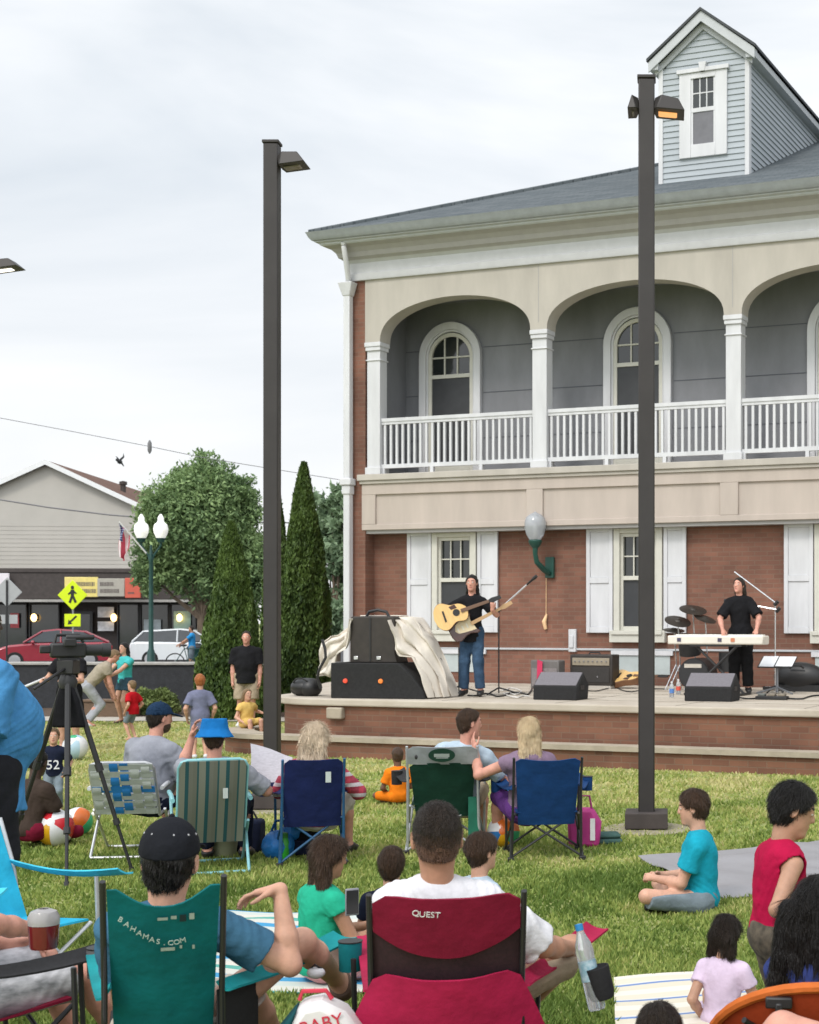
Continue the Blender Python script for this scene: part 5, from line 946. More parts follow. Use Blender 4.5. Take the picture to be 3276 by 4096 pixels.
    # hair
    if hair and hair[0] != 'bald':
        st = hair[0]; A = SDF(max(h*.9, .005)); gI = .005 if st == 'buzz' else .0085 if st == 'short' else .014 if st == 'mop' else .012
        A.ell(hh(0,-.014,.027), npv(.0735+gI,.094+gI,.087+gI*1.1)*kh, HQ, .01*kh)
        if st in ('short','buzz','side','mop'): A.ell(hh(0,-.042,-.030), npv(.061,.052,.066)*kh, HQ, .025*kh)
        if st in ('short','buzz','side','mop'): A.cut(hh(0,.050,.060 if st not in ('side','mop') else .040), HQ@npv(0,1,-.62), .012*kh); A.cut(hh(0,-.05,-.052 if st == 'buzz' else -.078), HQ@npv(0,.25,-1), .012*kh)
        else:
            nrm = HQ@npv(0,1,-.55); A.cut(hh(0,.052,.052), nrm, .015*kh)
        if st == 'side': A.ell(hh(.0,.06,.075), npv(.07,.04,.03)*kh, HQ, .03*kh)
        if st in ('long','bob','shag','mane'):
            Ln = {'long': .34, 'bob': .13, 'shag': .20, 'mane': .42}[st]; wd_ = 1.5 if st == 'mane' else 1.
            e = hh(0,-.062,-.02); dn = npv(0,-.03,-1)*Ln*s
            for q in (-.05,-.018,.018,.05): a = e+HQ@npv(q*wd_,.01-abs(q)*.15,.0)*kh; A.cap(a, a+dn*(1-.12*abs(math.sin(q*60+px)))+rt*q*(.6 if st != 'mane' else 1.5)*s, .040*kh*wd_, .028*kh*wd_, .022*kh)
            for sd in (-1,1): A.cap(hh(sd*.066,-.022,.03), hh(sd*.070,-.03,-.11), .023*kh*wd_, .016*kh*wd_, .02*kh)
        if st == 'ponytail':
            A.ell(hh(0,-.03,-.005), npv(.074,.08,.075)*kh, HQ, .02*kh); e = hh(0,-.10,.02); A.cap(e, e+npv(0,-.03,-.16)*s, .03*kh, .022*kh, .02*kh); A.cut(hh(0,.052,.04), HQ@npv(0,1,-.5), .012*kh)
        if st not in ('long','bob','shag','mane'):
            for sd in (-1,1): A.ell(hh(sd*.086,.004,-.012), npv(.022,.026,.034)*kh, HQ, .008*kh, 's')
        V, Fc = A.mesh({'buzz': .0008}.get(st, .004)*kh, 3.2 if st != 'buzz' else 6, px)
        if h < .0095:
            # strands laid over the hair mass so that its outline and surface break up
            fn = np.cross(V[Fc[:,1]]-V[Fc[:,0]], V[Fc[:,2]]-V[Fc[:,0]]); ar = np.linalg.norm(fn, axis=1); fn /= ar[:,None]+1e-12; m = {'buzz': 9000, 'short': 5200, 'mop': 6000, 'side': 5200}.get(st, 8000)
            w_ = RNG.choice(len(Fc), m, p=ar/ar.sum()); w_ = w_[((V[Fc[w_]].mean(1)-Hc)@HQ/kh)[:,2] < .012] if hat else w_; m = len(w_); P0 = V[Fc[w_]].mean(1)+RNG.normal(size=(m,3))*.002; nn = fn[w_]; q = (P0-Hc)@HQ/kh
            crown = q-np.array([0,-.03,.115]); gd = crown*1.0; gd[:,2] -= .05; gd[:,1] += np.where(q[:,1] > .02, .06, -.02); gd = gd@HQ.T; gd = gd+RNG.normal(size=(m,3))*.022; tg = gd-nn*(gd*nn).sum(1)[:,None]; tg /= np.linalg.norm(tg, axis=1)[:,None]+1e-9
            if st in ('long','mane','bob','shag','ponytail'): lo_ = q[:,2] < -.02; d_ = np.array([0,-.05,-1.])+RNG.normal(size=(m,3))*.12; d_ -= nn*(d_*nn).sum(1)[:,None]; d_ /= np.linalg.norm(d_, axis=1)[:,None]+1e-9; tg[lo_] = d_[lo_]
            L0 = {'buzz': .006, 'short': .022, 'mop': .03, 'side': .028}.get(st, .055)*kh*(.6+.8*RNG.random(m)); lift = {'buzz': .8, 'short': .14, 'mop': .15, 'side': .15}.get(st, .05); wd2 = {'buzz': .0007}.get(st, .0011)*kh; sd_ = np.cross(tg, nn)*wd2
            P1 = P0+tg*(L0*.5)[:,None]+nn*(L0*lift*.75)[:,None]; P2 = P0+tg*L0[:,None]+nn*(L0*lift*.7)[:,None]; o = len(V); k = np.arange(m)*6+o
            V = np.concatenate([V, np.stack([P0-sd_, P0+sd_, P1-sd_*.9, P1+sd_*.9, P2-sd_*.25, P2+sd_*.25], 1).reshape(-1,3)]); Fc = np.concatenate([Fc, np.stack([k,k+1,k+3,k+2],1), np.stack([k+2,k+3,k+5,k+4],1)])
        mt = [HR[hair[1]]]; ix = None
        if st == 'buzz' and h < .007: mt = [HR[hair[1]], HR['fade'], HR['stubble']]; c = V[Fc].mean(1); q = (c-Hc)@HQ/kh; ix = np.digitize(-q[:,2]+.10*np.abs(q[:,0])+.006*np.sin(c[:,0]*90+c[:,2]*140)+RNG.normal(size=len(c))*.006, (-.022, .014))
        raw_mesh('hair', V, Fc, mt[0], t, mats=mt, idx=ix)
    if beard:
        A = SDF(h); A.ell(hh(0,.024,-.062), npv(.062,.070,.062)*kh, HQ, .02*kh); A.cut(hh(0,.03,-.04), HQ@npv(0,-.25,1), .01*kh); A.cut(hh(0,.0,-.05), HQ@npv(0,-1,-.2), .01*kh); A.obj('beard', HR[beard], t, noise=.002, nf=5)
    # clothes
    if shirt:
        m = shirt['mat']; inf = shirt.get('inf', .018)*s; S = SDF(h); torso(S, inf); sl = shirt.get('sleeve', .55); n2 = inf
        for i, (el, wr) in enumerate(arms):
            if sl <= 0: continue
            if sl <= 1: S.cap(sh[i], sh[i]+(el-sh[i])*sl, .054*s*w**.5+n2, .050*s*w**.5+n2*1.5, .03*s, flat=1)
            else: S.cap(sh[i], el, .054*s*w**.5+n2, .045*s*w**.5+n2, .03*s); S.cap(el, el+(wr-el)*(sl-1), .046*s+n2, .034*s+n2, .02*s, flat=1)
        if shirt.get('hem', None) is None: hem = -.085 if pose == 'stand' else -.06
        else: hem = shirt['hem']
        if hem < -.09:
            if pose == 'stand': S.cap(Hp+npv(0,0,.02)*s, Hp+npv(0,0,hem-.05)*s, .14*s*w+inf, (.15+shirt.get('flare',0))*s*w+inf, .06*s)
            else:
                for i,(kn,an) in enumerate(legs): S.cap(hp[i], hp[i]+(kn-hp[i])*min(1.05,(-hem)*2.2), .095*s, .085*s, .06*s, flat=1)
                kk = (hp[0]+hp[1])/2; ke = (legs[0][0]+legs[1][0])/2; S.cap(kk, kk+(ke-kk)*min(1.02,(-hem)*2.1), .09*s, .075*s, .06*s, flat=1)
        if pose == 'stand' or hem >= -.09: S.cut(Hp+up*hem*s, -up if pose != 'stand' else npv(0,0,-1), .006)
        S.cut(Np+up*.03*s+fw*.02*s, up*1+fw*shirt.get('vneck', .35), .006)
        if sl <= 0:
            for i in (0,1): S.cap(sh[i]+rt*(-1,1)[i]*.012*s-up*.02*s, sh[i]+rt*(-1,1)[i]*.2*s-up*.05*s, .078*s, .09*s, .012*s, 's')
        S.obj(shirt.get('name', 'shirt'), m, t, noise=shirt.get('fold', .0056)*s, nf=1.5/s**.5, seed=px*.37)
    if bottom:
        m = bottom['mat']; inf = bottom.get('inf', .010)*s; S = SDF(h); ln = bottom.get('len', 2); S.ell(Hp+up*.02*s, [q*s+inf for q in (.160*w,.120*w,.12)], Q0, .05*s)
        for i, (kn, an) in enumerate(legs):
            if ln <= 1: S.cap(hp[i], hp[i]+(kn-hp[i])*ln, .082*s*w**.6+inf, .066*s+inf*1.6, .045*s, flat=1)
            else: S.cap(hp[i], kn, .082*s*w**.6+inf, .058*s+inf, .05*s); S.cap(kn, kn+(an-kn)*(ln-1), .058*s+inf, .045*s+inf*1.2, .025*s, flat=1)
        if bottom.get('skirt'):
            ke = (legs[0][0]+legs[1][0])/2; S.cap(Hp, Hp+(ke-Hp)*ln, .13*s, .14*s, .06*s, flat=1)
        S.cut(Hp+up*bottom.get('waist', .085)*s, up, .006); S.obj(bottom.get('name', 'trousers'), m, t, noise=.0042*s, nf=1.5/s**.5, seed=px*.11)
    if shoes:
        for an, fd, dn in ft:
            S = SDF(h); e = .009*s; S.cap(an-fd*.035*s+dn*.028*s, an+fd*.06*s+dn*.035*s, .036*s+e, .036*s+e, .03*s); S.cap(an+fd*.05*s+dn*.038*s, an+fd*.15*s+dn*.048*s, .037*s+e, .027*s+e, .02*s); S.cap(an+dn*.01*s, an-fd*.035*s+dn*.028*s, .037*s+e, .036*s+e, .02*s); S.cut(an-dn*.0*s, -dn, .006); S.obj('shoe', shoes, t)
    if hat:
        kd, hm = hat[0], hat[1]; S = SDF(max(h*.8, .0045)); 
        if kd == 'cap':
            S.ell(hh(0,-.014,.034), npv(.087,.108,.100)*kh, HQ, .01*kh); S.cut(hh(0,-.01,.025), HQ@npv(0,.16,-1), .006*kh)
            S.ell(hh(0,-.014,.034), npv(.079,.100,.092)*kh, HQ, .004*kh, 's')
            S.ell(hh(0,.115,.040), npv(.075,.075,.008)*kh, HQ@np.array(Matrix.Rotation(R(-10),3,'X')), .01*kh)
            o = S.obj('cap', hm, t); bt = MB(); bt.ball(tuple(hh(0,-.014,.134)), .009*kh, 10, 6); bt.build('button', hm, o)
            if h < .006:
                for a in (-150,-115,-65,-30,0,180): MB().ball(tuple(hh(.0845*.87*math.cos(R(a)), -.014+.108*.83*math.sin(R(a)), .034+.1*.5)), .0042*kh, 8, 6).build('eyelet', M('grey eyelet', (.4,.4,.42), rough=.6), o)
        elif kd == 'bucket':
            S.cap(hh(0,-.014,.14), hh(0,-.016,.0), .092*kh, .118*kh, .01*kh, flat=2); S.cap(hh(0,-.014,.05), hh(0,-.016,-.005), .110*kh, .150*kh, .012*kh, flat=2); S.cap(hh(0,-.014,.035), hh(0,-.016,-.04), .104*kh, .138*kh, .006*kh, 's', flat=2); S.obj('bucket_hat', hm, t, noise=.0015, nf=2)
    t['_j'] = 0; del t['_j']
    Wm = Matrix.Translation((x, Y, z0))@Matrix.Rotation(ang, 4, 'Z')
    return dict(t=t, W=Wm, hands=[a[1] for a in arms], sh=sh, Np=Np, Hp=Hp, up=up, fw=fw, rt=rt, Hc=Hc, HQ=HQ, kh=kh, legs=legs, s=s)
# ================================================================== CHAIRS
def canvas(name, c, **k): a = dict(rough=.8, var=.16, scale=7, bump=.45, bscale=11, spec=.22); a.update(k); return M(name, c, **a)
STL = M('black steel tube', (.018,.018,.02), rough=.4, spec=.5); SILV = M('silver tube', (.55,.56,.58), rough=.35, metal=.6); TEALT = M('pale teal tube', (.22,.48,.52), rough=.4, spec=.5)
MESH = M('black mesh', (.012,.012,.014), rough=.85, var=.3, scale=60)
def camp_chair(label, px, Y, yaw, mat, w=.52, wb=None, ztop=.86, zlow=.30, tilt=.20, seat=.42, dip=.02, frame=STL, arm=None, armz=.60, armlen=.5, splay=.06, bands=None, z0=0, sag=.03, cup=(True,True), depth=.48, nogroup=False, bow=0.):
    spl = splay if isinstance(splay, tuple) else (splay, splay); splay = max(spl)*.3+.03
    """folding camp chair that faces +y: crossed tubes, slung back and seat, fabric arms with cup holders"""
    x = (px-CX)*Y/F; t = thing('camp_chair', label, 'folding chair', (x, Y, z0), ray(px)+R(yaw), None if nogroup else 'folding chairs set out on the lawn'); wb = wb or w
    def bk(z): return -.20-tilt*(z-seat)/(.86-.42)           # y of the back plane at height z
    def back(z0_, z1_, w0, w1, n=9, m=13, dip_=0., sag_=sag, bow_=0., dip0=0., rnd=1.):
        P = []
        for i in range(n+1):
            f = i/n; row = []
            for j in range(m):
                u = 2*j/(m-1)-1; ww = (w0+(w1-w0)*f)/2; ww *= 1-bow_*math.sin(f*PI)
                z = z0_+(z1_-z0_)*f-dip_*(1-u*u)*f**2-dip0*(1-u*u)*(1-f)**2-.035*max(0,(abs(u)-.72)/.28)**2.5*f**4*rnd; row.append((u*ww, bk(z)-sag_*(1-u*u)-.004*math.sin(9*u+5*f), z))
            P.append(row)
        return P
    if bands:
        for nm, z0_, z1_, w0, w1, mt, dp, d0, sg, yo in bands: MB().sheet([[(a, b_+yo, c) for a, b_, c in row] for row in back(z0_, z1_, w0, w1, dip_=dp, dip0=d0, sag_=sg)], .008).build(nm, mt, t, ang=80)
    else: MB().sheet(back(zlow, ztop, wb, w, dip_=dip, bow_=bow), .008).build('backrest', mt_ if (mt_ := mat) else mat, t, ang=80)
    MB().sheet([[(u*w/2*.96, -.20+depth*f, seat+.015*f-.05*math.sin(f*PI)*(1-u*u)-.02*(1-f)) for u in np.linspace(-1,1,9)] for f in np.linspace(0,1,9)], .01).build('seat', mat, t, ang=80)
    hw = w/2; fr = MB(); yf = -.2+depth
    for s in (-1, 1):
        fr.tube([(s*(hw+.012), bk(ztop-.01), ztop-.005), (s*(hw+.012), bk(armz), armz), (s*(hw+.02), -.19, .04)], .0105, 8); fr.tube([(s*(hw+.03), -.22, .03), (s*(hw+.0), yf, seat)], .0105, 8); fr.tube([(s*(hw+.03+splay*.4), yf+.02, .03), (s*(hw+.0), -.19, seat-.03)], .0105, 8)
        fr.tube([(s*(hw+splay*.7), yf+.03, .03), (s*(hw+splay*.8), yf-.0, armz-.02)], .0105, 8)
        fr.tube([(s*(hw+.02), -.19, .035), (-s*(hw), -.16, seat-.03)], .0095, 8); fr.tube([(s*(hw+splay*.7), yf+.03, .035), (-s*(hw), yf, seat)], .0095, 8)
    fr.build('frame', frame, t)
    for s in (-1, 1):
        for q in ((s*(hw+.03), -.21, .0), (s*(hw+splay*.7), yf+.03, .0)): MB().box(q[0]-.025, q[0]+.025, q[1]-.02, q[1]+.02, 0, .035).build('foot_cap', BLKP, t, bevel=.006)
    am = arm or mat
    for s, c in ((-1, cup[0]), (1, cup[1])):
        P = []; splay = spl[0 if s < 0 else 1]
        for f in np.linspace(0,1,9):
            yy = bk(armz)+(armlen+.20+.05)*f; wd = .045+.05*f; P.append([(s*(hw+.01+splay*f**1.3+q*wd), yy, armz-.03*math.sin(f*PI)+.01*f-.012*(1-(q*2-1)**2)) for q in np.linspace(-.35,.65,5)])
        a = MB().sheet(P, .008).build('armrest', am, t, ang=80)
        if c:
            cx_ = s*(hw+splay+.03); cy = bk(armz)+armlen+.12; MB().lathe([(.043,0),(.046,-.0),(.043,-.11),(.001,-.115),(.001,-.11),(.039,-.105),(.042,-.002)], 18, Matrix.Translation((cx_, cy, armz+.012))).build('cup_holder', c if c is not True else am, a); MB().lathe([(.040,0),(.048,0),(.048,.004),(.040,.004)], 18, Matrix.Translation((cx_, cy, armz+.014))).build('cup_ring', BLKP, a)
    return t
RED1 = canvas('crimson canvas', (.185,.006,.028)); RED2 = canvas('bright red canvas', (.34,.010,.055)); TEAL = canvas('teal canvas', (.0,.105,.115)); TEALB = canvas('bright teal canvas', (.01,.25,.27)); NAVY = canvas('navy canvas', (.010,.018,.085)); BLUEC = canvas('blue canvas', (.006,.04,.14)); GRNC = canvas('dark green canvas', (.006,.035,.022)); GRYC = canvas('grey canvas', (.27,.29,.30)); CYAN = canvas('cyan canvas', (.02,.36,.55)); ORNG = canvas('rust orange canvas', (.26,.035,.008)); ORN2 = canvas('orange rim', (.52,.13,.025)); WHTX = M('white print', (.7,.7,.72), rough=.6)
# ---- the big red chair
YR = 5.55; rc = camp_chair('large crimson camp chair with a black mesh band, nearest the camera', 941, YR, 0, RED2, w=.50, ztop=.955, seat=.43, armz=.60, armlen=.62, splay=(.04,.34), tilt=.19, arm=RED2, cup=(False, False), bands=[
    ('backrest', .815, .955, .50, .50, RED1, .02, .10, .045, .0), ('mesh_band', .63, .875, .51, .50, M('maroon black mesh', (.026,.008,.012), rough=.85, var=.3, scale=60), .02, .02, .045, .014), ('lower_back', .22, .672, .86, .505, RED2, .03, .0, .09, -.012)])
def bk_red(z): return -.20-.19*(z-.43)/.44
text('lettering', [('Q',(-.105,bk_red(.885)-.050,.887),(R(113),0,0)),('UEST',(-.058,bk_red(.88)-.051,.880),(R(113),R(4),0))], .032, WHTX, rc)
# ---- teal chair
YT = 5.4; tc_ = camp_chair('teal camp chair with a dipped back and pale lettering, left of the red chair', 345, YT, 0, TEAL, w=.355, wb=.31, ztop=1.035, zlow=.30, seat=.42, dip=.10, arm=TEALB, armz=.615, armlen=.42, splay=(.03,.48), tilt=.20, cup=(False, canvas('teal cup', (.004,.15,.17))), sag=.03)
def bk_t(z): return -.20-.20*(z-.42)/.44
b = 'BAHAMAS.COM'; its = []
for i, ch in enumerate(b):
    f = i/(len(b)-1); xx = -.135+.195*f; zz = .90-.095*math.sin(f*PI*.62)+.0; its.append((ch, (xx, bk_t(zz)-.036-.01*(1-(xx/.2)**2), zz), (R(90+24), R(28*(1-f*1.35)), 0)))
text('lettering', its, .027, M('pale lettering', (.42,.5,.47), rough=.6), tc_)
pr = MB()
for (x0, x1, z0, z1) in ((-.02,.012,.888,.898),(.022,.04,.890,.902),(.08,.096,.886,.908),(-.01,.035,.776,.788),(.05,.058,.782,.794),(.09,.098,.778,.792)): MB().add([(x0,bk_t(z0)-.039,z0),(x1,bk_t(z0)-.039,z0),(x1,bk_t(z1)-.039,z1),(x0,bk_t(z1)-.039,z1)], [(0,1,2,3)]).build('print_mark', M('pale print', (.3,.36,.34), rough=.6), tc_)
mk = M('dark slot', (.004,.02,.022), rough=.9); pr = MB(); pr.add([(.05,bk_t(.88)-.041,.880),(.07,bk_t(.88)-.041,.880),(.07,bk_t(.905)-.041,.905),(.05,bk_t(.905)-.041,.905)], [(0,1,2,3)]); pr.build('slot', mk, tc_)
MB().sheet([[(-.185-.004*i, -.38+.05*i-.0, z) for z in np.linspace(.55,.86,6)] for i in range(3)], .006).build('side_mesh', MESH, tc_, ang=80); MB().sheet([[(.175+.05*i, -.26+.09*i, z) for z in np.linspace(.34,.60,6)] for i in range(4)], .006).build('side_mesh', MESH, tc_, ang=80)
# ---- the row by the lawn's middle
camp_chair('navy blue camp chair of the blond woman in the plaid shirt', 655, 11.7, 3, NAVY, w=.43, ztop=.835, zlow=.30, seat=.40, tilt=.17, splay=.10, frame=M('blue steel tube', (.02,.09,.2), rough=.4), armz=.58, dip=.012); 
nv = [o for o in bpy.data.objects if o.get('label','').startswith('navy blue camp')][0]; MB().box(.085,.125,-.402,-.394,.655,.735).build('fabric_tag', M('pale tag', (.42,.47,.45), rough=.7), nv)
gc = camp_chair('dark green camp chair with a grey headrest band and an oval emblem', 936, 12.3, -3, GRNC, w=.53, ztop=.885, seat=.42, tilt=.18, splay=.12, armz=.60, frame=M('pale grey tube', (.42,.44,.45), rough=.4, metal=.3), arm=BLKC, bands=[('headrest', .735, .885, .55, .555, GRYC, .012, .0, .02, -.008), ('backrest', .30, .745, .44, .52, GRNC, .0, .0, .03, .0)])
T = Matrix.Translation((0,-.435,.815))@Matrix.Rotation(R(22),4,'X')@Matrix.Rotation(PI/2,4,'X'); em = MB().lathe([(.001,0),(.105,0),(.105,.006),(.001,.006)], 28, T@Matrix.Diagonal((1,.56,1,1))).build('emblem', M('emblem green', (.006,.04,.028), rough=.5), gc)
T2 = Matrix.Translation((0,-.438,.815))@Matrix.Rotation(R(22),4,'X'); MB().box(-.06,.06,-.005,-.002,-.016,.012,T2).box(-.045,.05,-.005,-.002,-.028,-.02,T2).build('emblem_lettering', M('pale emblem print', (.32,.36,.35), rough=.6), gc)
MB().ball((-.20,-.43,.80),(.012,.006,.02),8,6).build('logo_dot', BLKP, gc)
for s in (1,): MB().sheet([[(s*(.20+.085*q*(1.2-z)), -.24+.02*q, z) for q in (0,1)] for z in np.linspace(.10,.46,6)], .006).build('side_panel', M('green side panel', (.01,.13,.08), rough=.8, var=.2), gc, ang=80)
camp_chair('royal blue camp chair of the woman with long blond hair', 1147, 11.95, 4, BLUEC, w=.50, wb=.44, ztop=.825, zlow=.28, seat=.40, tilt=.17, splay=.09, armz=.58, dip=.03)
# ---- aluminium lawn chairs
def lawn_chair(label, px, Y, yaw, style, w=.50, ztop=.80, frame=SILV):
    x = (px-CX)*Y/F; t = thing('lawn_chair', label, 'lawn chair', (x, Y, 0), ray(px)+R(yaw), 'folding lawn chairs in the middle row'); hw = w/2; zs = .36
    b0 = Vector((0,-.20,zs-.02)); b1 = Vector((0,-.46,ztop)); r = .05; f = MB()
    def loop(p0, p1, hw_, rr=.06):
        P = []; d = (p1-p0); n = d.normalized()
        for s in (-1, 1): pass
        P = [p0+Vector((-hw_,0,0)), p1-n*rr+Vector((-hw_,0,0)), p1-n*rr*.3+Vector((-hw_+rr*.3,0,0)), p1+Vector((-hw_+rr,0,0)), p1+Vector((hw_-rr,0,0)), p1-n*rr*.3+Vector((hw_-rr*.3,0,0)), p1-n*rr+Vector((hw_,0,0)), p0+Vector((hw_,0,0))]; return P
    f.tube(loop(b0, b1, hw), .0125, 8); f.tube(loop(Vector((0,-.20,zs-.02)), Vector((0,.26,zs+.02)), hw), .0125, 8)
    for s in (-1, 1):
        f.tube([(s*(hw+.025),-.30,.02),(s*(hw+.025),.20,zs+.17),(s*(hw+.03),.22,.56)], .0115, 8); f.tube([(s*(hw+.03),.30,.02),(s*(hw+.03),-.16,zs+.02)], .0115, 8)
    f.tube([(-hw-.025,-.30,.02),(hw+.025,-.30,.02)], .011, 8); f.tube([(-hw-.03,.30,.02),(hw+.03,.30,.02)], .011, 8); f.build('frame', frame, t)
    for s in (-1, 1): MB().tube([(s*(hw+.035),-.30,.56),(s*(hw+.035),-.1,.575),(s*(hw+.035),.24,.57)], .017, 8).build('armrest', M('white plastic arm', (.65,.66,.68), rough=.45) if style == 'web' else frame, t)
    if style == 'web':
        WB = M('blue webbing', (.015,.19,.52), rough=.7, bump=.2, bscale=200); WG = M('grey green webbing', (.44,.47,.45), rough=.75, bump=.2, bscale=200, var=.12); d = b1-b0
        for q, c in ((-.20,WG),(-.125,WG),(-.055,WB),(.02,WB),(.10,WG),(.18,WG)):
            MB().sheet([[tuple(b0+d*fz+Vector((q+e,-.016-.02*math.sin(fz*PI)+.008*math.sin((fz-.01)/.14*PI+q*60),0))) for e in (-.032,.032)] for fz in np.linspace(0.02,.985,40)], .004).build('webbing_strap', c, t, ang=80)
        for fz, c in ((.08,WG),(.22,WG),(.36,WG),(.50,WB),(.64,WG),(.78,WG),(.92,WG)):
            MB().sheet([[tuple(b0+d*(fz+e)+Vector((q*hw*.98,-.016-.02*math.sin(fz*PI),0))) for e in (-.055,.055)] for q in np.linspace(-1,1,13)], .004).build('webbing_strap', c, t, ang=80)
        MB().sheet([[(u*hw*.97, y, zs-.03*math.sin((y+.2)/.46*PI)) for u in (-1,0,1)] for y in np.linspace(-.19,.25,7)], .005).build('seat', WG, t, ang=80)
    else:
        SM = stripes_mat('teal grey stripes', [(0,(.145,.15,.125)),(.20,(.02,.085,.095)),(.29,(.2,.21,.175)),(.62,(.015,.08,.095)),(.80,(.16,.165,.14))], .142, 'X', .8); d = b1-b0
        MB().sheet([[tuple(b0+d*fz+Vector((u*hw*(.985 if fz < .9 else .985-.12*(fz-.9)*10),-.018-.025*math.sin(fz*PI)*(1-u*u),0))) for u in np.linspace(-1,1,13)] for fz in np.linspace(-.22,.985,14)], .006).build('backrest', SM, t, ang=80)
        MB().sheet([[(u*hw*.97, y, zs-.03*math.sin((y+.2)/.46*PI)) for u in (-1,0,1)] for y in np.linspace(-.19,.25,7)], .005).build('seat', SM, t, ang=80); MB().box(.07,.105,-.40,-.392,.575,.65).build('fabric_tag', M('pale tag', (.42,.47,.45)), t)
    return t
lawn_chair('aluminium lawn chair with blue and grey woven webbing', 282, 12.1, -12, 'web', .48, .775)
lawn_chair('lawn chair with teal and grey striped fabric on a pale teal frame', 440, 11.35, 4, 'stripe', .48, .865, TEALT)
# ---- left corner chairs and the orange moon chair
camp_chair('red camp chair at the lower left corner, seat edge seen from the side', -62, 5.75, -62, RED1, w=.50, ztop=.80, seat=.40, armz=.60, armlen=.50, splay=.06, arm=MESH, cup=(False, M('grey cup holder', (.12,.12,.13), rough=.8)), frame=STL)
camp_chair('cyan camp chair with silver tubes and a black mesh side, behind the red corner chair', 6, 7.26, -143, CYAN, w=.56, ztop=.87, seat=.40, armz=.64, armlen=.50, splay=.05, frame=SILV, arm=canvas('pale cyan canvas', (.06,.46,.62)), cup=(False,False))
cy = [o for o in bpy.data.objects if o.get('label','').startswith('cyan camp')][0]; MB().sheet([[(.30, y, z-.04*math.sin((y+.1)/.4*PI)) for z in (.36,.48,.585)] for y in np.linspace(-.1,.30,7)], .006).build('side_mesh', MESH, cy, ang=80)
YO = 5.35; x = (1728-CX)*YO/F; t = thing('moon_chair', 'rust orange round moon chair at the lower right corner', 'folding chair', (x, YO, 0), ray(1728), 'folding chairs set out on the lawn'); T = Matrix.Translation((0,-.02,.375))@Matrix.Rotation(R(-44),4,'X')
P = []
for r_ in np.linspace(.02,1,9): P.append([tuple(T@Vector((.385*r_*math.cos(a),.385*r_*math.sin(a),-.14*(1-r_**2)))) for a in np.linspace(0,2*PI,33)])
MB().sheet(P, .008).build('seat_dish', ORNG, t, ang=80); MB().tube([tuple(T@Vector((.39*math.cos(a),.39*math.sin(a),.0))) for a in np.linspace(0,2*PI,40,endpoint=False)], .019, 8, closed=True).build('rim', ORN2, t)
f = MB()
for a, c in (((-.3,-.25,.0),(.28,.22,.42)),((.3,-.25,.0),(-.28,.22,.42)),((-.3,.35,.0),(.26,-.26,.52)),((.3,.35,.0),(-.26,-.26,.52))): f.tube([a, c], .011, 8)
f.build('frame', STL, t)
for a in (-112, -60, 200, 340): q = T@Vector((.375*math.cos(R(a)),.375*math.sin(R(a)),-.03)); MB().box(q.x-.045,q.x+.045,q.y-.03,q.y-.0,q.z-.02,q.z+.018).box(q.x-.012,q.x+.012,q.y-.035,q.y-.01,q.z-.07,q.z).build('rim_clip', BLKP, t, bevel=.006)

# ================================================================== THE CROWD
C_WHITE = fab('white cotton', (.62,.62,.65)); C_BLACK = fab('black cotton', (.012,.012,.014)); C_GREY = fab('heather grey cotton', (.26,.27,.31)); C_TEE = fab('slate blue cotton', (.045,.125,.205)); C_CYAN = fab('cyan cotton', (.01,.29,.40)); C_RED = fab('cherry red jersey', (.36,.006,.045)); C_SKY = fab('sky blue polo', (.06,.22,.44)); C_KHAKI = fab('khaki cotton', (.36,.29,.21)); C_STONE = fab('stone cotton', (.42,.38,.33)); JEAN = fab('blue denim', (.04,.075,.13), var=.3); C_NAVY = fab('navy cotton', (.012,.016,.035)); C_GREEN = fab('emerald cotton', (.02,.36,.22)); C_LILAC = fab('lilac cotton', (.58,.47,.60)); C_YEL = fab('soft yellow cotton', (.62,.42,.13)); C_ORG = fab('orange cotton', (.75,.19,.01)); C_CAMO = M('camouflage cotton', (.028,.024,.018), rough=.85, scale=22, col2=(.13,.105,.075)); C_TURQ = fab('turquoise cotton', (.06,.42,.42)); C_LBLUE = fab('pale blue cotton', (.38,.47,.55)); C_TAN = fab('grey tan cotton', (.3,.26,.2)); C_PURP = fab('purple skirt cotton', (.10,.035,.17)); C_BRN = fab('dark brown cotton', (.05,.035,.028)); C_CRIM = fab('crimson trousers', (.17,.01,.03)); C_CHARCOAL = fab('charcoal shorts', (.018,.018,.022)); C_GSH = fab('blue grey shorts', (.17,.21,.24)); C_DENIMS = fab('denim shorts', (.035,.07,.10), var=.3); C_BLUEV = fab('violet blue cotton', (.03,.045,.16)); C_BLUEH = fab('bright blue hat cotton', (.01,.14,.40)); C_PATT = M('black and white patterned shorts', (.10,.11,.12), rough=.85, scale=11, col2=(.66,.66,.70), stretch=(1,.5,1.4)); C_PLAID = check_mat('red plaid shirt', (.42,.04,.07), (.5,.45,.48), (.3,.03,.06), .085, .085)
SH_BLK = M('black shoe', (.012,.012,.013), rough=.5); SH_WHT = M('white shoe', (.6,.6,.62), rough=.6); SH_BRN = M('brown sandal', (.1,.06,.04), rough=.7); SH_BLU = M('blue shoe', (.01,.13,.45), rough=.5)
G1 = 'people sitting on folding chairs'; G2 = 'children sitting on the grass'; G3 = 'people standing at the back of the lawn'; G4 = 'musicians on the stage'
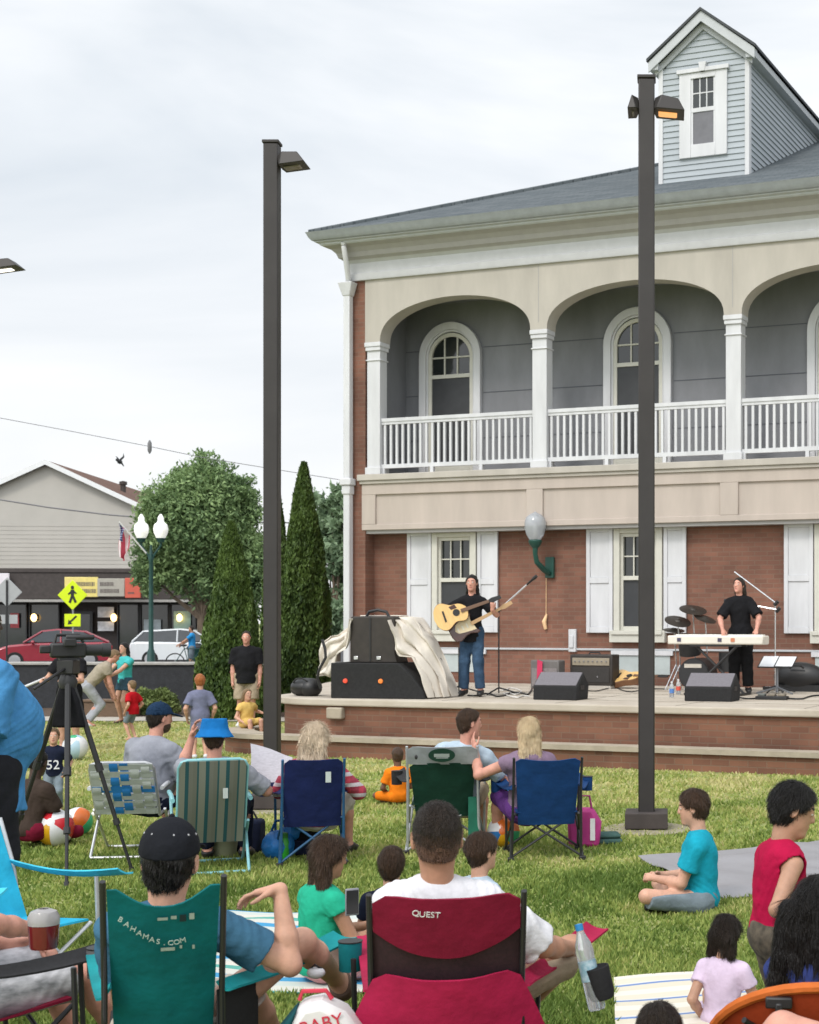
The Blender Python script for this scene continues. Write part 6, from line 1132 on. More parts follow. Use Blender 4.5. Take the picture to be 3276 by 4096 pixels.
# -- foreground
red_man = person('man with a dark crew cut in a white shirt, sitting in the large crimson chair', 920, YR-.02, yaw=0, s=.98, ls=1.25, al=1.1, hs=1.13, nk=.014, pose='chair', top=1.225, lean=(.0,-.06), head=(4,6,0), hair=('buzz','dark'), skin='tan', shirt=dict(mat=C_WHITE, sleeve=.92, hem=-.05, inf=.024), bottom=dict(mat=C_KHAKI, len=.92, inf=.02), shoes=SH_BRN, h=.0055, w=.95, belly=.04, rh=(.53,.18,.63), re=(1,-.2,-1), lh=(-.06,.30,.50), le=(-.1,-.3,-1), rf=(.36,.62,.30), rk=(.9,.0,.6), lf=(-.12,.52,.08), rhand=dict(curl=30, dir=(.35,1,-.05), palm=(-.2,0,-1)), group=G1)
teal_man = person('man in a black cap and slate blue shirt raising one hand, in the teal chair', 338, YT, yaw=0, s=.97, ls=1.25, al=1.1, hs=1.2, nk=.008, pose='chair', top=1.165, lean=(.02,-.05), head=(-16,-4,3), hair=('short','black'), skin='light', shirt=dict(mat=C_TEE, sleeve=.62, hem=-.05), bottom=dict(mat=C_STONE, len=.88), shoes=SH_BRN, hat=('cap', fab('black cap cotton', (.012,.013,.017))), h=.0055, w=1.0, rh=(.425,-.05,.925), re=(.7,-.1,-1), rhand=dict(dir=(-1,.12,-.12), palm=(-.1,-.25,-1), curl=24), lh=(-.06,.26,.52), le=(-.15,-.5,-1), lf=(.50,.55,.07), lk=(.6,.2,1), rf=(.70,.50,.44), rk=(.75,-.5,1.2), group=G1)
person('person in a white shirt and patterned shorts, sitting in the red corner chair', -92, 5.75, yaw=-62, s=.96, pose='chair', top=1.19, lean=(0,-.05), hair=('short','brown'), skin='pink', shirt=dict(mat=C_WHITE, sleeve=.5, hem=-.05), bottom=dict(mat=C_PATT, len=.84, inf=.02), shoes=SH_WHT, h=.006, rh=(.02,.36,.66), re=(.9,-.2,-.9), rhand=dict(curl=42, dir=(-.2,1,.1), palm=(-1,0,0)), lh=(-.14,.30,.60), ls=1.12, lf=(-.14,.62,.08), rf=(.22,.66,.08), group=G1)
person('man in a sky blue polo and black shorts, standing at the left edge', -50, 8.3, yaw=-62, s=1.13, pose='stand', hair=('short','dark'), skin='dark', shirt=dict(mat=C_SKY, sleeve=.95, hem=-.20, inf=.03, flare=.02), bottom=dict(mat=C_CHARCOAL, len=1.02, inf=.045), shoes=SH_BLK, h=.008, w=1.22, belly=.17, rh=(.26,-.16,.84), lh=(-.30,.0,.86))  # shorts in the cloth's own charcoal
person('girl with long brown hair in an emerald top, sitting on the striped towel', 672, 7.75, yaw=-62, s=.80, hs=1.13, pose='floor', top=.765, head=(-4,-14,0), hair=('long','brown'), skin='tan', shirt=dict(mat=C_GREEN, sleeve=.25), bottom=dict(mat=fab('pink floral cotton', (.5,.25,.27)), len=.7), h=.007, rh=(.13,.33,.33), lh=(-.05,.36,.33), rhand=dict(curl=50, dir=(-.5,.6,.6), palm=(-1,0,.2)), group=G2)
person('small child with brown hair, just left of the crew cut man', 822, 8.05, yaw=-10, s=.66, hs=1.22, pose='floor', top=.655, hair=('mop','brown'), skin='light', shirt=dict(mat=C_NAVY), bottom=dict(mat=C_GSH, len=.8), h=.009, group=G2)
person('child with short brown hair looking right, just right of the crew cut man', 1004, 8.15, yaw=-55, s=.72, hs=1.2, pose='floor', top=.72, hair=('mop','brown'), skin='light', shirt=dict(mat=C_LBLUE), bottom=dict(mat=C_GSH, len=.8), h=.008, group=G2)
person('boy in a cyan shirt and grey shorts, sitting cross legged on the grass', 1476, 9.75, yaw=82, s=.86, hs=1.12, pose='floor', top=.775, head=(4,-8,0), hair=('mop','brown'), skin='light', shirt=dict(mat=C_CYAN, sleeve=.62, inf=.022), bottom=dict(mat=C_GSH, len=.95, inf=.016), shoes=SH_BLK, h=.0075, lh=(-.06,.34,.24), rh=(.10,.32,.24), group=G2)
person('boy in a red sleeveless jersey and camouflage trousers standing at the right', 1634, 5.95, yaw=-66, s=.72, hs=1.22, pose='stand', top=1.235, lean=(0,.03), head=(-18,-20,-4), hair=('mop','black'), skin='olive', shirt=dict(mat=C_RED, sleeve=0, inf=.026, hem=-.06), bottom=dict(mat=C_CAMO, len=1.9, inf=.03), shoes=SH_WHT, h=.006, rh=(.24,.10,.98), re=(.5,-1,-.4), lh=(-.12,.30,1.0), le=(-.6,-.3,-.8), rhand=dict(curl=60), lhand=dict(curl=60))
person('little girl with dark hair in a lilac top, sitting on the picnic blanket', 1520, 7.0, yaw=-24, s=.56, hs=1.3, pose='floor', top=.50, head=(-10,-14,0), hair=('bob','dark'), skin='olive', shirt=dict(mat=C_LILAC, sleeve=.5), bottom=dict(mat=C_LILAC, len=.8), h=.007, lh=(-.19,.03,.03), le=(-.15,-1,0), group=G2)
person('woman with long black hair in a violet blue top, sitting in the orange moon chair', 1730, 5.62, yaw=-14, s=.93, pose='chair', top=.925, lean=(0,.04), head=(-6,-8,0), hs=1.1, nk=.02, hair=('mane','black'), w=.88, lh=(-.05,.3,.45), le=(-.1,-.4,-1), skin='olive', shirt=dict(mat=C_BLUEV, sleeve=.6, hem=-.05), bottom=dict(mat=JEAN, len=1.9), shoes=SH_BLK, h=.0065, group=G1)
person('person at the lower edge with only the top of a dark brown head in view', 1385, 4.75, yaw=-5, s=.82, hs=1.1, pose='floor', top=.66, hair=('short','dark'), skin='light', shirt=dict(mat=C_GREY), bottom=dict(mat=C_NAVY, len=1), h=.007)
person('person at the lower right corner with one bare knee raised into view', 1868, 4.5, yaw=53, s=1.0, pose='chair', seat=.50, hair=('short','brown'), skin='pink', shirt=dict(mat=C_GREY), bottom=dict(mat=C_GSH, len=.45), h=.007, lh=(-.32,-.05,.45), rh=(.32,-.05,.45), lf=(-.10,.42,.10), rf=(-.10,.68,.30), rk=(0,0,1))
q_ = at(1868, HZ, 4.5); t = thing('stool', 'small grey stool under the person with the bare knee', 'stool', (q_.x, 4.5, 0)); MB().lathe([(.17,.36),(.18,.37),(.18,.39),(.15,.40)], 20).build('seat', GRYC, t)
for a in (45,135,225,315): MB().tube([(.12*math.cos(R(a)),.12*math.sin(R(a)),.36),(.18*math.cos(R(a)),.18*math.sin(R(a)),0)], .012, 8).build('leg', STL, t)
# -- middle row
person('bearded man in a navy cap and grey shirt, leaning forward in the webbed chair', 306, 12.15, yaw=-40, s=1.0, pose='chair', top=1.20, lean=(.04,.20), head=(-26,-8,0), hair=('short','dark'), beard='brown', skin='pink', shirt=dict(mat=C_GREY, sleeve=1.0, hem=-.06, inf=.022), bottom=dict(mat=C_NAVY, len=1.2), shoes=SH_BLK, hat=('cap', fab('navy cap cotton', (.012,.03,.065))), h=.009, w=1.12, belly=.08, rh=(.20,.36,.60), lh=(-.15,.40,.60), group=G1)
buck = person('man in a bright blue bucket hat holding a newspaper, in the striped chair', 458, 11.4, yaw=-8, s=.97, pose='chair', top=1.115, lean=(0,-.04), head=(-6,-2,0), hair=('short','brown'), skin='pink', shirt=dict(mat=C_GREY, sleeve=.9, hem=-.05), bottom=dict(mat=C_NAVY, len=1.95), shoes=SH_BLK, hat=('bucket', C_BLUEH), h=.009, w=1.08, rh=(.30,.22,.60), re=(.9,-.4,-.6), lh=(-.21,.12,1.02), le=(-.5,.5,-1), lhand=dict(curl=25, dir=(.2,-.2,1)), group=G1)
person('older woman with a pale blond bob in a red plaid shirt, in the navy chair', 668, 11.7, yaw=-14, s=.92, hs=1.18, nk=.02, pose='chair', top=1.085, lean=(.02,-.05), head=(-12,-6,0), hair=('bob','pale'), skin='pink', shirt=dict(mat=C_PLAID, sleeve=1.2, hem=-.05), bottom=dict(mat=C_STONE, len=1.3), shoes=SH_BLK, h=.009, w=1.08, rh=(.27,.24,.60), group=G1)
person('man in a pale blue shirt looking right, sitting in the green chair', 962, 12.3, yaw=-8, s=.98, pose='chair', top=1.155, lean=(.10,-.02), head=(-62,-4,0), hair=('short','brown'), skin='pink', shirt=dict(mat=C_LBLUE, sleeve=.7, hem=-.05), bottom=dict(mat=C_KHAKI, len=.9), shoes=SH_BLK, h=.009, w=1.05, rh=(.30,.2,.60), group=G1)
person('woman with long blond hair and a purple skirt, reaching out from the blue chair', 1108, 12.0, yaw=14, s=.93, pose='chair', top=1.105, lean=(-.02,.0), head=(6,-8,8), hair=('long','blond'), skin='pink', shirt=dict(mat=fab('grey violet cotton', (.2,.14,.2)), sleeve=.2, hem=-.05), bottom=dict(mat=C_PURP, len=1.0, skirt=1, name='skirt'), shoes=SH_BLU, h=.009, lh=(-.40,.20,.90), le=(-.6,-.2,-1), lhand=dict(curl=20, dir=(-.2,.3,1)), rh=(.22,.25,.6), rf=(.52,.50,.36), rk=(.6,.3,1), group=G1)
person('small child in orange sitting on the grass left of the green chair', 838, 15.3, yaw=20, s=.58, hs=1.25, pose='floor', top=.58, hair=('short','brown'), skin='brown', shirt=dict(mat=C_ORG, sleeve=.7), bottom=dict(mat=C_ORG, len=.9), h=.011, group=G2)
person('child in a dark brown shirt and crimson trousers, sitting on the grass at the left', 60, 12.4, yaw=-45, s=.80, hs=1.12, pose='floor', top=.80, lean=(0,.06), head=(10,-14,0), hair=('buzz','black'), skin='dark', shirt=dict(mat=C_BRN, sleeve=.8, inf=.022), bottom=dict(mat=C_CRIM, len=1.5), h=.009, rh=(.12,.40,.24), lh=(-.05,.40,.24), group=G2)
kj = person('toddler in a black jersey with a white number, standing behind the tripod', 113, 14.7, yaw=176, s=.50, hs=1.32, pose='stand', top=.82, hair=('short','sandy'), skin='light', shirt=dict(mat=C_NAVY, sleeve=.8, inf=.024, hem=-.1), bottom=dict(mat=C_GSH, len=1.9, inf=.02), shoes=SH_BLK, h=.009, rh=(.34,.1,.62), group=G3)
text('jersey_number', [('52', (0,.105,.47), (R(90),0,R(180)))], .125, WHTX, kj['t'], .010)
# -- back of the lawn
person('man in a black T-shirt and khaki shorts, standing by the left lamp post', 519, 26.5, yaw=172, s=.97, pose='stand', top=1.68, hair=('short','dark'), skin='pink', shirt=dict(mat=C_BLACK, sleeve=.8, hem=-.13, inf=.03), bottom=dict(mat=C_KHAKI, len=1.0, inf=.03), shoes=SH_WHT, h=.013, w=1.15, belly=.06, group=G3)
person('toddler in a yellow dress, sitting on the end of the low brick wall', 519, 22.25, z0=.285, yaw=-150, s=.60, hs=1.25, pose='chair', seat=.10, lean=(.0,.14), hair=('bob','sandy'), skin='light', shirt=dict(mat=C_YEL, sleeve=.4, hem=-.42, inf=.03, name='dress'), bottom=None, h=.011, lf=(-.16,.44,-.22), rf=(.12,.44,-.22), lh=(-.42,.1,.34), rh=(.2,.2,.15), group=G3)
person('ginger haired boy in a long grey T-shirt, seen from behind', 421, 20.4, yaw=6, s=.68, hs=1.2, pose='stand', top=1.14, hair=('mop','red'), skin='light', shirt=dict(mat=fab('blue grey cotton', (.15,.16,.24)), sleeve=.75, hem=-.26, inf=.028), bottom=dict(mat=C_GSH, len=.9), shoes=SH_WHT, h=.011, group=G3)
person('small child in a red shirt with sandy hair, walking left at the back', 279, 23.6, yaw=50, s=.56, hs=1.25, pose='stand', top=.93, hair=('short','sandy'), skin='light', shirt=dict(mat=fab('red cotton', (.42,.008,.015)), sleeve=.7, hem=-.12, inf=.026), bottom=dict(mat=C_GSH, len=.9), h=.011, group=G3)
person('girl with long black hair in a turquoise top and denim shorts, reaching left', 263, 27.4, yaw=128, s=.88, pose='stand', top=1.46, hair=('long','black'), skin='light', shirt=dict(mat=C_TURQ, sleeve=.4, hem=-.04), bottom=dict(mat=C_DENIMS, len=.5, inf=.016), shoes=SH_BRN, h=.012, rh=(.14,.46,1.05), lh=(-.1,.45,.98), re=(.5,-.3,-1), group=G3)
person('person in a grey tan top bending forward with one arm hanging down', 182, 26.6, yaw=-80, s=.95, pose='stand', lean=(0,.40), top=1.38, head=(0,-30,0), hair=('short','sandy'), skin='pink', shirt=dict(mat=C_TAN, sleeve=.5), bottom=dict(mat=fab('pale grey trousers', (.33,.34,.37)), len=1.9), shoes=SH_WHT, h=.012, rh=(.10,.50,.45), lh=(-.2,.5,.5), group=G3)
wb_ = person('woman in a short black dress, standing behind the camera tripod', 146, 21.6, yaw=160, s=.93, pose='stand', top=1.60, hair=('long','dark'), skin='light', shirt=dict(mat=C_BLACK, sleeve=.6, hem=-.30, flare=.05, name='dress', inf=.03), bottom=dict(mat=C_BLACK, len=.5), shoes=SH_BLK, h=.012, rh=(.30,.30,1.10), re=(.7,-.2,-1), lh=(-.1,.34,1.1), rhand=dict(curl=55), group=G3)
person('person in a bright blue top standing with a bicycle by the white car', 404, 54, yaw=80, s=.95, pose='stand', hair=('short','dark'), skin='tan', shirt=dict(mat=fab('bright blue cotton', (.03,.25,.55)), sleeve=.6), bottom=dict(mat=C_GSH, len=1), shoes=SH_BLK, h=.02, rh=(.25,.45,1.0), lh=(-.2,.5,1.0), group=G3)
p = at(398, HZ, 53.4); t = thing('bicycle', 'bicycle held by the person in the bright blue top', 'bicycle', (p.x, 53.5, .004), R(4))
for x in (-.52,.52): w = MB().tube([(x+.33*math.cos(a),0,.35+.33*math.sin(a)) for a in np.linspace(0,2*PI,24,endpoint=False)], .022, 6, closed=True).build('wheel', TYRE, t); MB().tube([(x-.3,0,.35),(x+.3,0,.35)], .008, 4).tube([(x,0,.05),(x,0,.65)], .008, 4).build('spokes', SILV, w)
MB().tube([(-.52,0,.35),(-.2,0,.85),(.4,0,.85),(.52,0,.35)], .02, 6).tube([(-.52,0,.35),(-.05,0,.3),(.4,0,.82)], .02, 6).tube([(-.05,0,.3),(-.22,0,.95)], .018, 6).tube([(.4,0,.82),(.36,0,1.02),(.3,.25,1.05)], .015, 6).tube([(.36,0,1.02),(.3,-.25,1.05)], .015, 6).build('frame', GRN, t); MB().ball((-.22,0,.97),(.13,.07,.04),10,6).build('saddle', BLKP, t)
# -- musicians
gp = on_stage(992, 1466); gt = person('guitarist in a black shirt and jeans playing on the stage', 994, gp.y, z0=.78, absyaw=PI-TH*.4, s=1.0, pose='stand', top=1.74, head=(4,-2,0), hair=('shag','black'), skin='pink', shirt=dict(mat=C_BLACK, sleeve=.75, hem=-.14, vneck=.9), bottom=dict(mat=JEAN, len=1.95, inf=.02), shoes=SH_BLK, w=.85, h=.010, rh=(.17,.22,1.14), re=(1.1,-.25,.1), rhand=dict(curl=35, dir=(-.9,.3,-.3), palm=(-.3,-1,0)), lh=(-.36,.24,1.24), le=(-.8,-.3,-.8), lhand=dict(curl=55, dir=(-.1,.2,1), palm=(.6,-1,0)), lf=(-.13,.03,.075), rf=(.13,-.02,.075), group=G4)
hair_back = SDF(.008)
kp = on_stage(1561, 1474); person('keyboard player in black singing into a microphone on the stage', 1560, kp.y+1.75, z0=.78, absyaw=PI-TH+R(12), s=.98, pose='stand', top=1.72, lean=(.02,.08), head=(-22,6,0), hair=('long','dark'), skin='pink', shirt=dict(mat=C_BLACK, sleeve=.85, hem=-.16, inf=.026), bottom=dict(mat=fab('black trousers', (.010,.010,.011)), len=1.95, inf=.03), shoes=SH_BLK, h=.010, w=.90, rh=(.24,.36,.98), lh=(-.27,.34,.98), re=(.9,-.5,-.2), le=(-.9,-.5,-.2), rhand=dict(curl=40, palm=(0,0,-1)), lhand=dict(curl=40, palm=(0,0,-1)), group=G4)
# guitars held in front of the guitarist: placed in his own frame
def held(px0, py0, px1, py1, dy, roll=0.):
    """matrix with the body end at one place and the neck pointing at another, both just in front of him"""
    Yg = gp.y-dy; a, c = at(px0, py0, Yg), at(px1, py1, Yg+.05); d = (c-a).normalized(); n = Vector((.15,-1,.12)); n = (n-d*n.dot(d)).normalized(); u = (-n).cross(d); m = Matrix((d, -n, u)).transposed().to_4x4(); m.translation = a; return m
guitar('acoustic_guitar', 'pale spruce acoustic guitar held high at the guitarist\'s chest', 'acoustic', held(914,1306,1040,1262,.34)); guitar('electric_guitar', 'sunburst electric guitar with a cream guard slung low on the guitarist', 'electric', held(948,1336,1048,1284,.25))
# ================================================================== THINGS ON THE LAWN
def ground_cloth(name, label, pts, mat, cat, z=.012, n=26, amp=.012, seed=0):
    a, b, c, d = (pts[0], pts[1], pts[2], pts[3]) if len(pts) == 4 else (pts[0], pts[2], pts[3], pts[4]); P = []
    for i in range(n):
        f = i/(n-1); row = []
        for j in range(n):
            g_ = j/(n-1); q = (a*(1-g_)+b*g_)*(1-f)+(d*(1-g_)+c*g_)*f; row.append((q.x, q.y, z+amp*(1+math.sin(q.x*7+seed+2*math.sin(q.y*5)))*(.6+.4*math.sin(q.y*9+seed))))
        P.append(row)
    cx_, cy_ = sum(p.x for p in pts)/len(pts), sum(p.y for p in pts)/len(pts); dr = (b-a); rz = math.atan2(dr.y, dr.x); P2 = [[tuple(Matrix.Rotation(-rz,3,'Z')@Vector((x-cx_,y-cy_,zz))) for x, y, zz in r_] for r_ in P]
    o = MB().sheet(P2, .006).build(name, mat, None, ang=80); o.location = (cx_, cy_, 0); o.rotation_euler = (0,0,rz); return tag(o, label, cat)
ground_cloth('ground_sheet', 'silvery grey ground sheet spread on the grass behind the seated boy', TARP, M('grey tarpaulin', (.27,.265,.28), rough=.5, var=.1, scale=2, bump=.15, bscale=8), 'ground sheet', seed=2, amp=.015)
ground_cloth('picnic_blanket', 'cream woven picnic blanket with thin blue stripes', PICNIC, stripes_mat('cream blue stripes', [(0,(.62,.57,.46)),(.28,(.68,.64,.56)),(.56,(.6,.55,.44)),(.84,(.13,.22,.45)),(.93,(.62,.6,.55))], .30, 'Y', .9), 'blanket', amp=.006)
ground_cloth('towel', 'striped beach towel in blue, white and green on the grass', TOWEL, stripes_mat('towel stripes', [(0,(.5,.55,.52)),(.2,(.05,.28,.5)),(.38,(.55,.55,.5)),(.6,(.1,.35,.3)),(.75,(.6,.58,.52))], .42, 'Y', .95), 'towel', amp=.01, seed=5)
def beach_ball(label, px, pyc, Y, r, cols, tilt=(0,0), lift=None):
    p = at(px, pyc, Y); o = MB(); n, m = 24, 14
    z = r if lift is None else lift
    for i in range(m):
        for j in range(n):
            o.m = (j*6//n) if i > 0 and i < m-1 else 0
            t0, t1 = PI*i/m, PI*(i+1)/m; a0, a1 = 2*PI*j/n, 2*PI*(j+1)/n; q = lambda t, a: (r*math.sin(t)*math.cos(a), r*math.sin(t)*math.sin(a), r*math.cos(t)); o.add([q(t0,a0),q(t1,a0),q(t1,a1),q(t0,a1)], [(0,1,2,3)])
    ms = [M('ball vinyl %s' % (c,), c, rough=.25, var=.04, spec=.5) for c in cols]; b = o.build('beach_ball', None, None, mats=ms); bm = b.modifiers.new('weld', 'WELD'); bm.merge_threshold = .0005; b.location = (p.x, Y, z); b.rotation_euler = (R(tilt[0]), R(tilt[1]), R(20)); return tag(b, label, 'ball', 'beach balls on the lawn')
Wc, Rc, Yc, Bc, Gc, Oc = (.66,.66,.68), (.5,.02,.03), (.6,.32,.01), (.02,.14,.38), (.03,.36,.16), (.62,.14,.02)
beach_ball('beach ball with red, white and yellow panels beside the child in crimson trousers', 116, 1748, 12.5, .155, [Wc,Rc,Wc,Yc,Wc,Rc], (62,-25))
beach_ball('beach ball with a large green panel, just right of the tripod leg', 164, 1744, 13.1, .125, [Gc,Wc,Rc,Wc,Oc,Gc], (-40,30))
beach_ball('pale beach ball with green and light blue panels, farther back by the tripod', 158, 1577, 20.2, .17, [Wc,(.3,.5,.6),Gc,Wc,(.4,.55,.65),Wc], (40,20))
beach_ball('orange, white and blue beach ball between the green and blue chairs', 1060, 1763, 12.4, .135, [Oc,Wc,Bc,Yc,Gc,Oc], (70,-60))
p = gnd(202, 1722); t = MB().ball((0,0,.035),(.045,.045,.035),12,8).build('golf_ball', M('white plastic', (.7,.7,.66), rough=.4)); t.name = 'small_ball'; t.location = (p.x, p.y, 0); tag(t, 'small white ball lying on the grass left of the webbed chair', 'ball')
# tripod with a video camera
p = gnd(146, 1842); YT2 = 11.2; hx = at(143, HZ, YT2).x; hz_ = 1.42; t = thing('tripod', 'tall black camera tripod with spread legs', 'tripod', (hx, YT2, 0))
for (px, py) in ((140,1868),(279,1836),(12,1816)):
    g_ = gnd(px, py)-Vector((hx, YT2, 0)); top_ = Vector((g_.x*.06, g_.y*.06, hz_)); q = lambda f: tuple(top_*(1-f)+g_*f)
    l_ = MB().tube([q(0), q(.45)], .022, 8).tube([q(.42), q(.74)], .017, 8).tube([q(.72), q(.985)], .013, 8).build('leg', BLKP, t)
    for f0, f1, r_ in ((.43,.47,.03),(.72,.75,.026),(.975,1,.02)): MB().tube([q(f0), q(f1)], r_, 8).build('leg_clamp', DKM, l_)
MB().tube([(0,0,.85),(0,0,hz_+.06)], .02, 8).lathe([(.06,hz_-.05),(.07,hz_),(.05,hz_+.05)], 12).build('column', BLKP, t); MB().box(-.06,.06,-.06,.08,hz_+.06,hz_+.16).tube([(0,-.05,hz_+.1),(-.12,-.32,hz_-.04)], .012, 8).build('head', BLKP, t, bevel=.01)
cam_ = thing('video_camera', 'black video camera mounted on the tall tripod', 'camera', (hx, YT2, hz_+.161), R(-62)); cam_.scale = (.78,.78,.85)
MB().box(-.06,.06,-.16,.16,.02,.15).build('camera_body', BLKP, cam_, bevel=.02); MB().box(-.04,.04,-.08,.08,0,.02).build('mount_plate', DKM, cam_); MB().lathe([(.05,.16),(.052,.3),(.062,.31),(.062,.38),(.05,.385)], 18, Matrix.Translation((0,0,.085))@Matrix.Rotation(-PI/2,4,'X')).build('lens', DKM, cam_); MB().tube([(0,-.12,.15),(0,-.1,.22),(0,.1,.22),(0,.14,.15)], .016, 8).build('handle', BLKP, cam_); MB().box(-.19,-.07,-.06,-.04,.05,.14).build('screen', DKM, cam_, bevel=.006); MB().box(-.03,.03,-.25,-.15,.06,.13).build('viewfinder', BLKP, cam_, bevel=.012); MB().box(.08,.16,-.05,.06,.12,.19).build('microphone_holder', BLKP, cam_, bevel=.01)
MB().lathe([(.02,-.12),(.024,-.1),(.024,.12),(.02,.13)], 10, Matrix.Translation((.12,.1,.2))@Matrix.Rotation(PI/2,4,'X')).build('microphone', BLKP, cam_)
bg_ = thing('camera_bag', 'black bag hanging under the tripod head', 'bag', (hx, YT2, 1.08)); MB().prism([(-.04,.33),(.04,.33),(.09,.2),(.14,.0),(-.11,.0),(-.08,.2)], -.05, .05, XZ0).build('bag_body', C_BLACK, bg_, bevel=.02)
# white wand in the hand of the woman in black
wp = wb_['W']@Vector(tuple(wb_['hands'][1])); o = MB().tube([tuple(wp+Vector((.04,0,.03))), tuple(wp+Vector((-.33,-.05,-.13)))], .018, 8).build('white_stick', WHT); tag(o, 'pale stick held out by the woman in the black dress', 'stick')
# newspaper held by the man in the bucket hat
np_ = buck['W']@Vector(tuple(buck['hands'][1])); t = thing('newspaper', 'open pale newspaper held by the man in the bucket hat', 'newspaper', tuple(np_+Vector((.03,.05,.02))), R(-10))
MB().sheet([[(-.16+.36*f+.02*math.sin(g_*3), .03*math.sin(f*5)+.06*g_, -.02+.33*g_-.16*f*g_+.06*f) for f in np.linspace(0,1,9)] for g_ in np.linspace(0,1,9)], .004).build('page', M('newsprint', (.50,.49,.54), rough=.85, var=.12, scale=30, stretch=(1,1,4)), t, ang=80)
# phone in the girl's hands, drink of the corner person
gph = at(741, 1902, 7.45); t = thing('phone', 'grey phone held by the girl in the emerald top', 'phone', tuple(gph), R(30)); MB().box(-.035,.035,-.006,.006,-.06,.075).build('phone_body', M('grey phone shell', (.22,.22,.25), rough=.35), t, bevel=.006); MB().box(-.03,.03,-.008,-.006,-.05,.065).build('screen', M('dark screen', (.03,.03,.035), rough=.1), t)
dp = at(92, 1996, 5.5); t = thing('drink_cup', 'tall clear cup half full of red drink, in front of the corner chair', 'cup', tuple(dp)); MB().lathe([(.046,0),(.05,.01),(.055,.085),(.05,.087),(.046,.012),(.001,.01)], 20).build('cup_body', M('red drink', (.13,.012,.014), rough=.12, var=.1, spec=.6), t); MB().lathe([(.055,.087),(.056,.115),(.045,.135),(.02,.145),(.0195,.142),(.043,.132),(.053,.113),(.052,.087)], 20).build('lid', M('clear cup', (.5,.48,.48), rough=.15, trans=.4), t)
# water bottle in the red chair's cup holder
Wr = Matrix.Translation(((941-CX)*YR/F, YR, 0))@Matrix.Rotation(ray(941), 4, 'Z'); bp_ = at(1250, 2030, 5.62); t = thing('drink_bottle', 'clear plastic water bottle with a blue cap standing in the red armrest', 'bottle', tuple(bp_-Vector((0,0,.11)))); t.rotation_euler = (R(-6), R(-13), 0)
MB().lathe([(.028,-.06),(.034,-.05),(.034,.10),(.033,.13),(.035,.16),(.03,.19),(.016,.225),(.0135,.235),(.0135,.245)], 20).build('bottle_body', BOT, t); MB().lathe([(.0347,.05),(.0347,.125)], 20).build('paper_label', M('blue green label', (.04,.22,.30), rough=.5, scale=30, col2=(.45,.55,.6)), t); MB().lathe([(.0155,.238),(.0155,.262),(.001,.264)], 16).build('bottle_cap', M('blue cap', (.02,.22,.5), rough=.4), t)
bl = Wr.inverted()@Vector(tuple(bp_)); MB().lathe([(.046,.0),(.046,-.10),(.04,-.12),(.001,-.122),(.001,-.118),(.038,-.116),(.042,-.1),(.042,.0)], 18, Matrix.Translation((bl.x+.01, bl.y, bl.z-.01))@Matrix.Rotation(R(-13),4,'Y')).build('cup_holder', MESH, rc)
t = thing('phone_case', 'small pale pouch lying on the teal armrest', 'pouch', tuple(at(665, 2048, 5.62))); MB().ball((0,0,.0),(.035,.03,.022),12,8).build('pouch_body', M('pale pouch', (.6,.6,.62), rough=.5), t); MB().tube([(-.02,0,.015),(0,-.02,.035),(.02,0,.015)], .004, 6).build('strap', BLKP, t)
# tote bag between the two front chairs
tp = at(668, 2160, 5.2); t = thing('tote_bag', 'white tote bag with red lettering and a dark teal side, at the lower edge', 'bag', (tp.x, 5.2, 0), R(8)); zt = H-(2098-HZ)*5.2/F
MB().prism([(-.11,0),(.15,0),(.155,zt*.80),(.10,zt*.93),(.02,zt),(-.05,zt*.98),(-.12,zt*.80)], -.08, .08, XZ0).build('bag_body', M('white vinyl', (.62,.6,.6), rough=.5, var=.06), t, bevel=.03); MB().prism([(-.20,0),(-.09,0),(-.10,zt*.75),(-.06,zt*.97),(-.15,zt*.78)], -.09, .07, XZ0).build('side_panel', canvas('dark teal side', (.006,.06,.07)), t, bevel=.02)
text('lettering', [('BABY', (.02,-.083,zt*.87), (R(90),R(-12),0))], .062, M('red lettering', (.5,.02,.05), rough=.6), t, .002); MB().tube([(-.06,0,zt-.01),(-.05,0,zt+.02),(.03,0,zt+.02),(.05,0,zt-.01)], .008, 6).build('handle', M('red strap', (.5,.03,.06), rough=.7), t)
# things under and beside the row of chairs
p = gnd(598, 1812); t = thing('green_bottle', 'bright green bottle standing on the grass left of the navy chair', 'bottle', (p.x, p.y, 0)); MB().lathe([(.035,0),(.038,.01),(.038,.15),(.03,.17),(.03,.18)], 16).build('bottle_body', M('bright green plastic', (.03,.40,.03), rough=.3), t); MB().lathe([(.031,.18),(.031,.215),(.02,.22)], 14).build('bottle_cap', M('green cap', (.02,.2,.02), rough=.4), t)
p = gnd(575, 1815); t = thing('blue_bag', 'crumpled bright blue bag on the grass between the lawn chair and navy chair', 'bag', (p.x, p.y+.15, 0)); MB().ball((0,0,.11),(.13,.16,.12),12,8).ball((.08,.1,.2),(.08,.1,.08),10,6).build('bag_body', M('bright blue nylon', (.01,.16,.48), rough=.5, bump=.8, bscale=14), t); MB().tube([(-.06,0,.2),(-.02,0,.3),(.08,.05,.3),(.1,.05,.22)], .012, 6).build('handle', M('blue strap', (.01,.1,.3), rough=.6), t)
p = gnd(632, 1806); t = thing('backpack', 'black backpack on the grass under the navy chair', 'bag', (p.x, p.y+.1, 0)); MB().box(-.13,.13,-.08,.1,0,.24).build('bag_body', C_BLACK, t, bevel=.05); MB().box(-.09,.09,-.11,-.08,.02,.14).build('pocket', C_NAVY, t, bevel=.02)
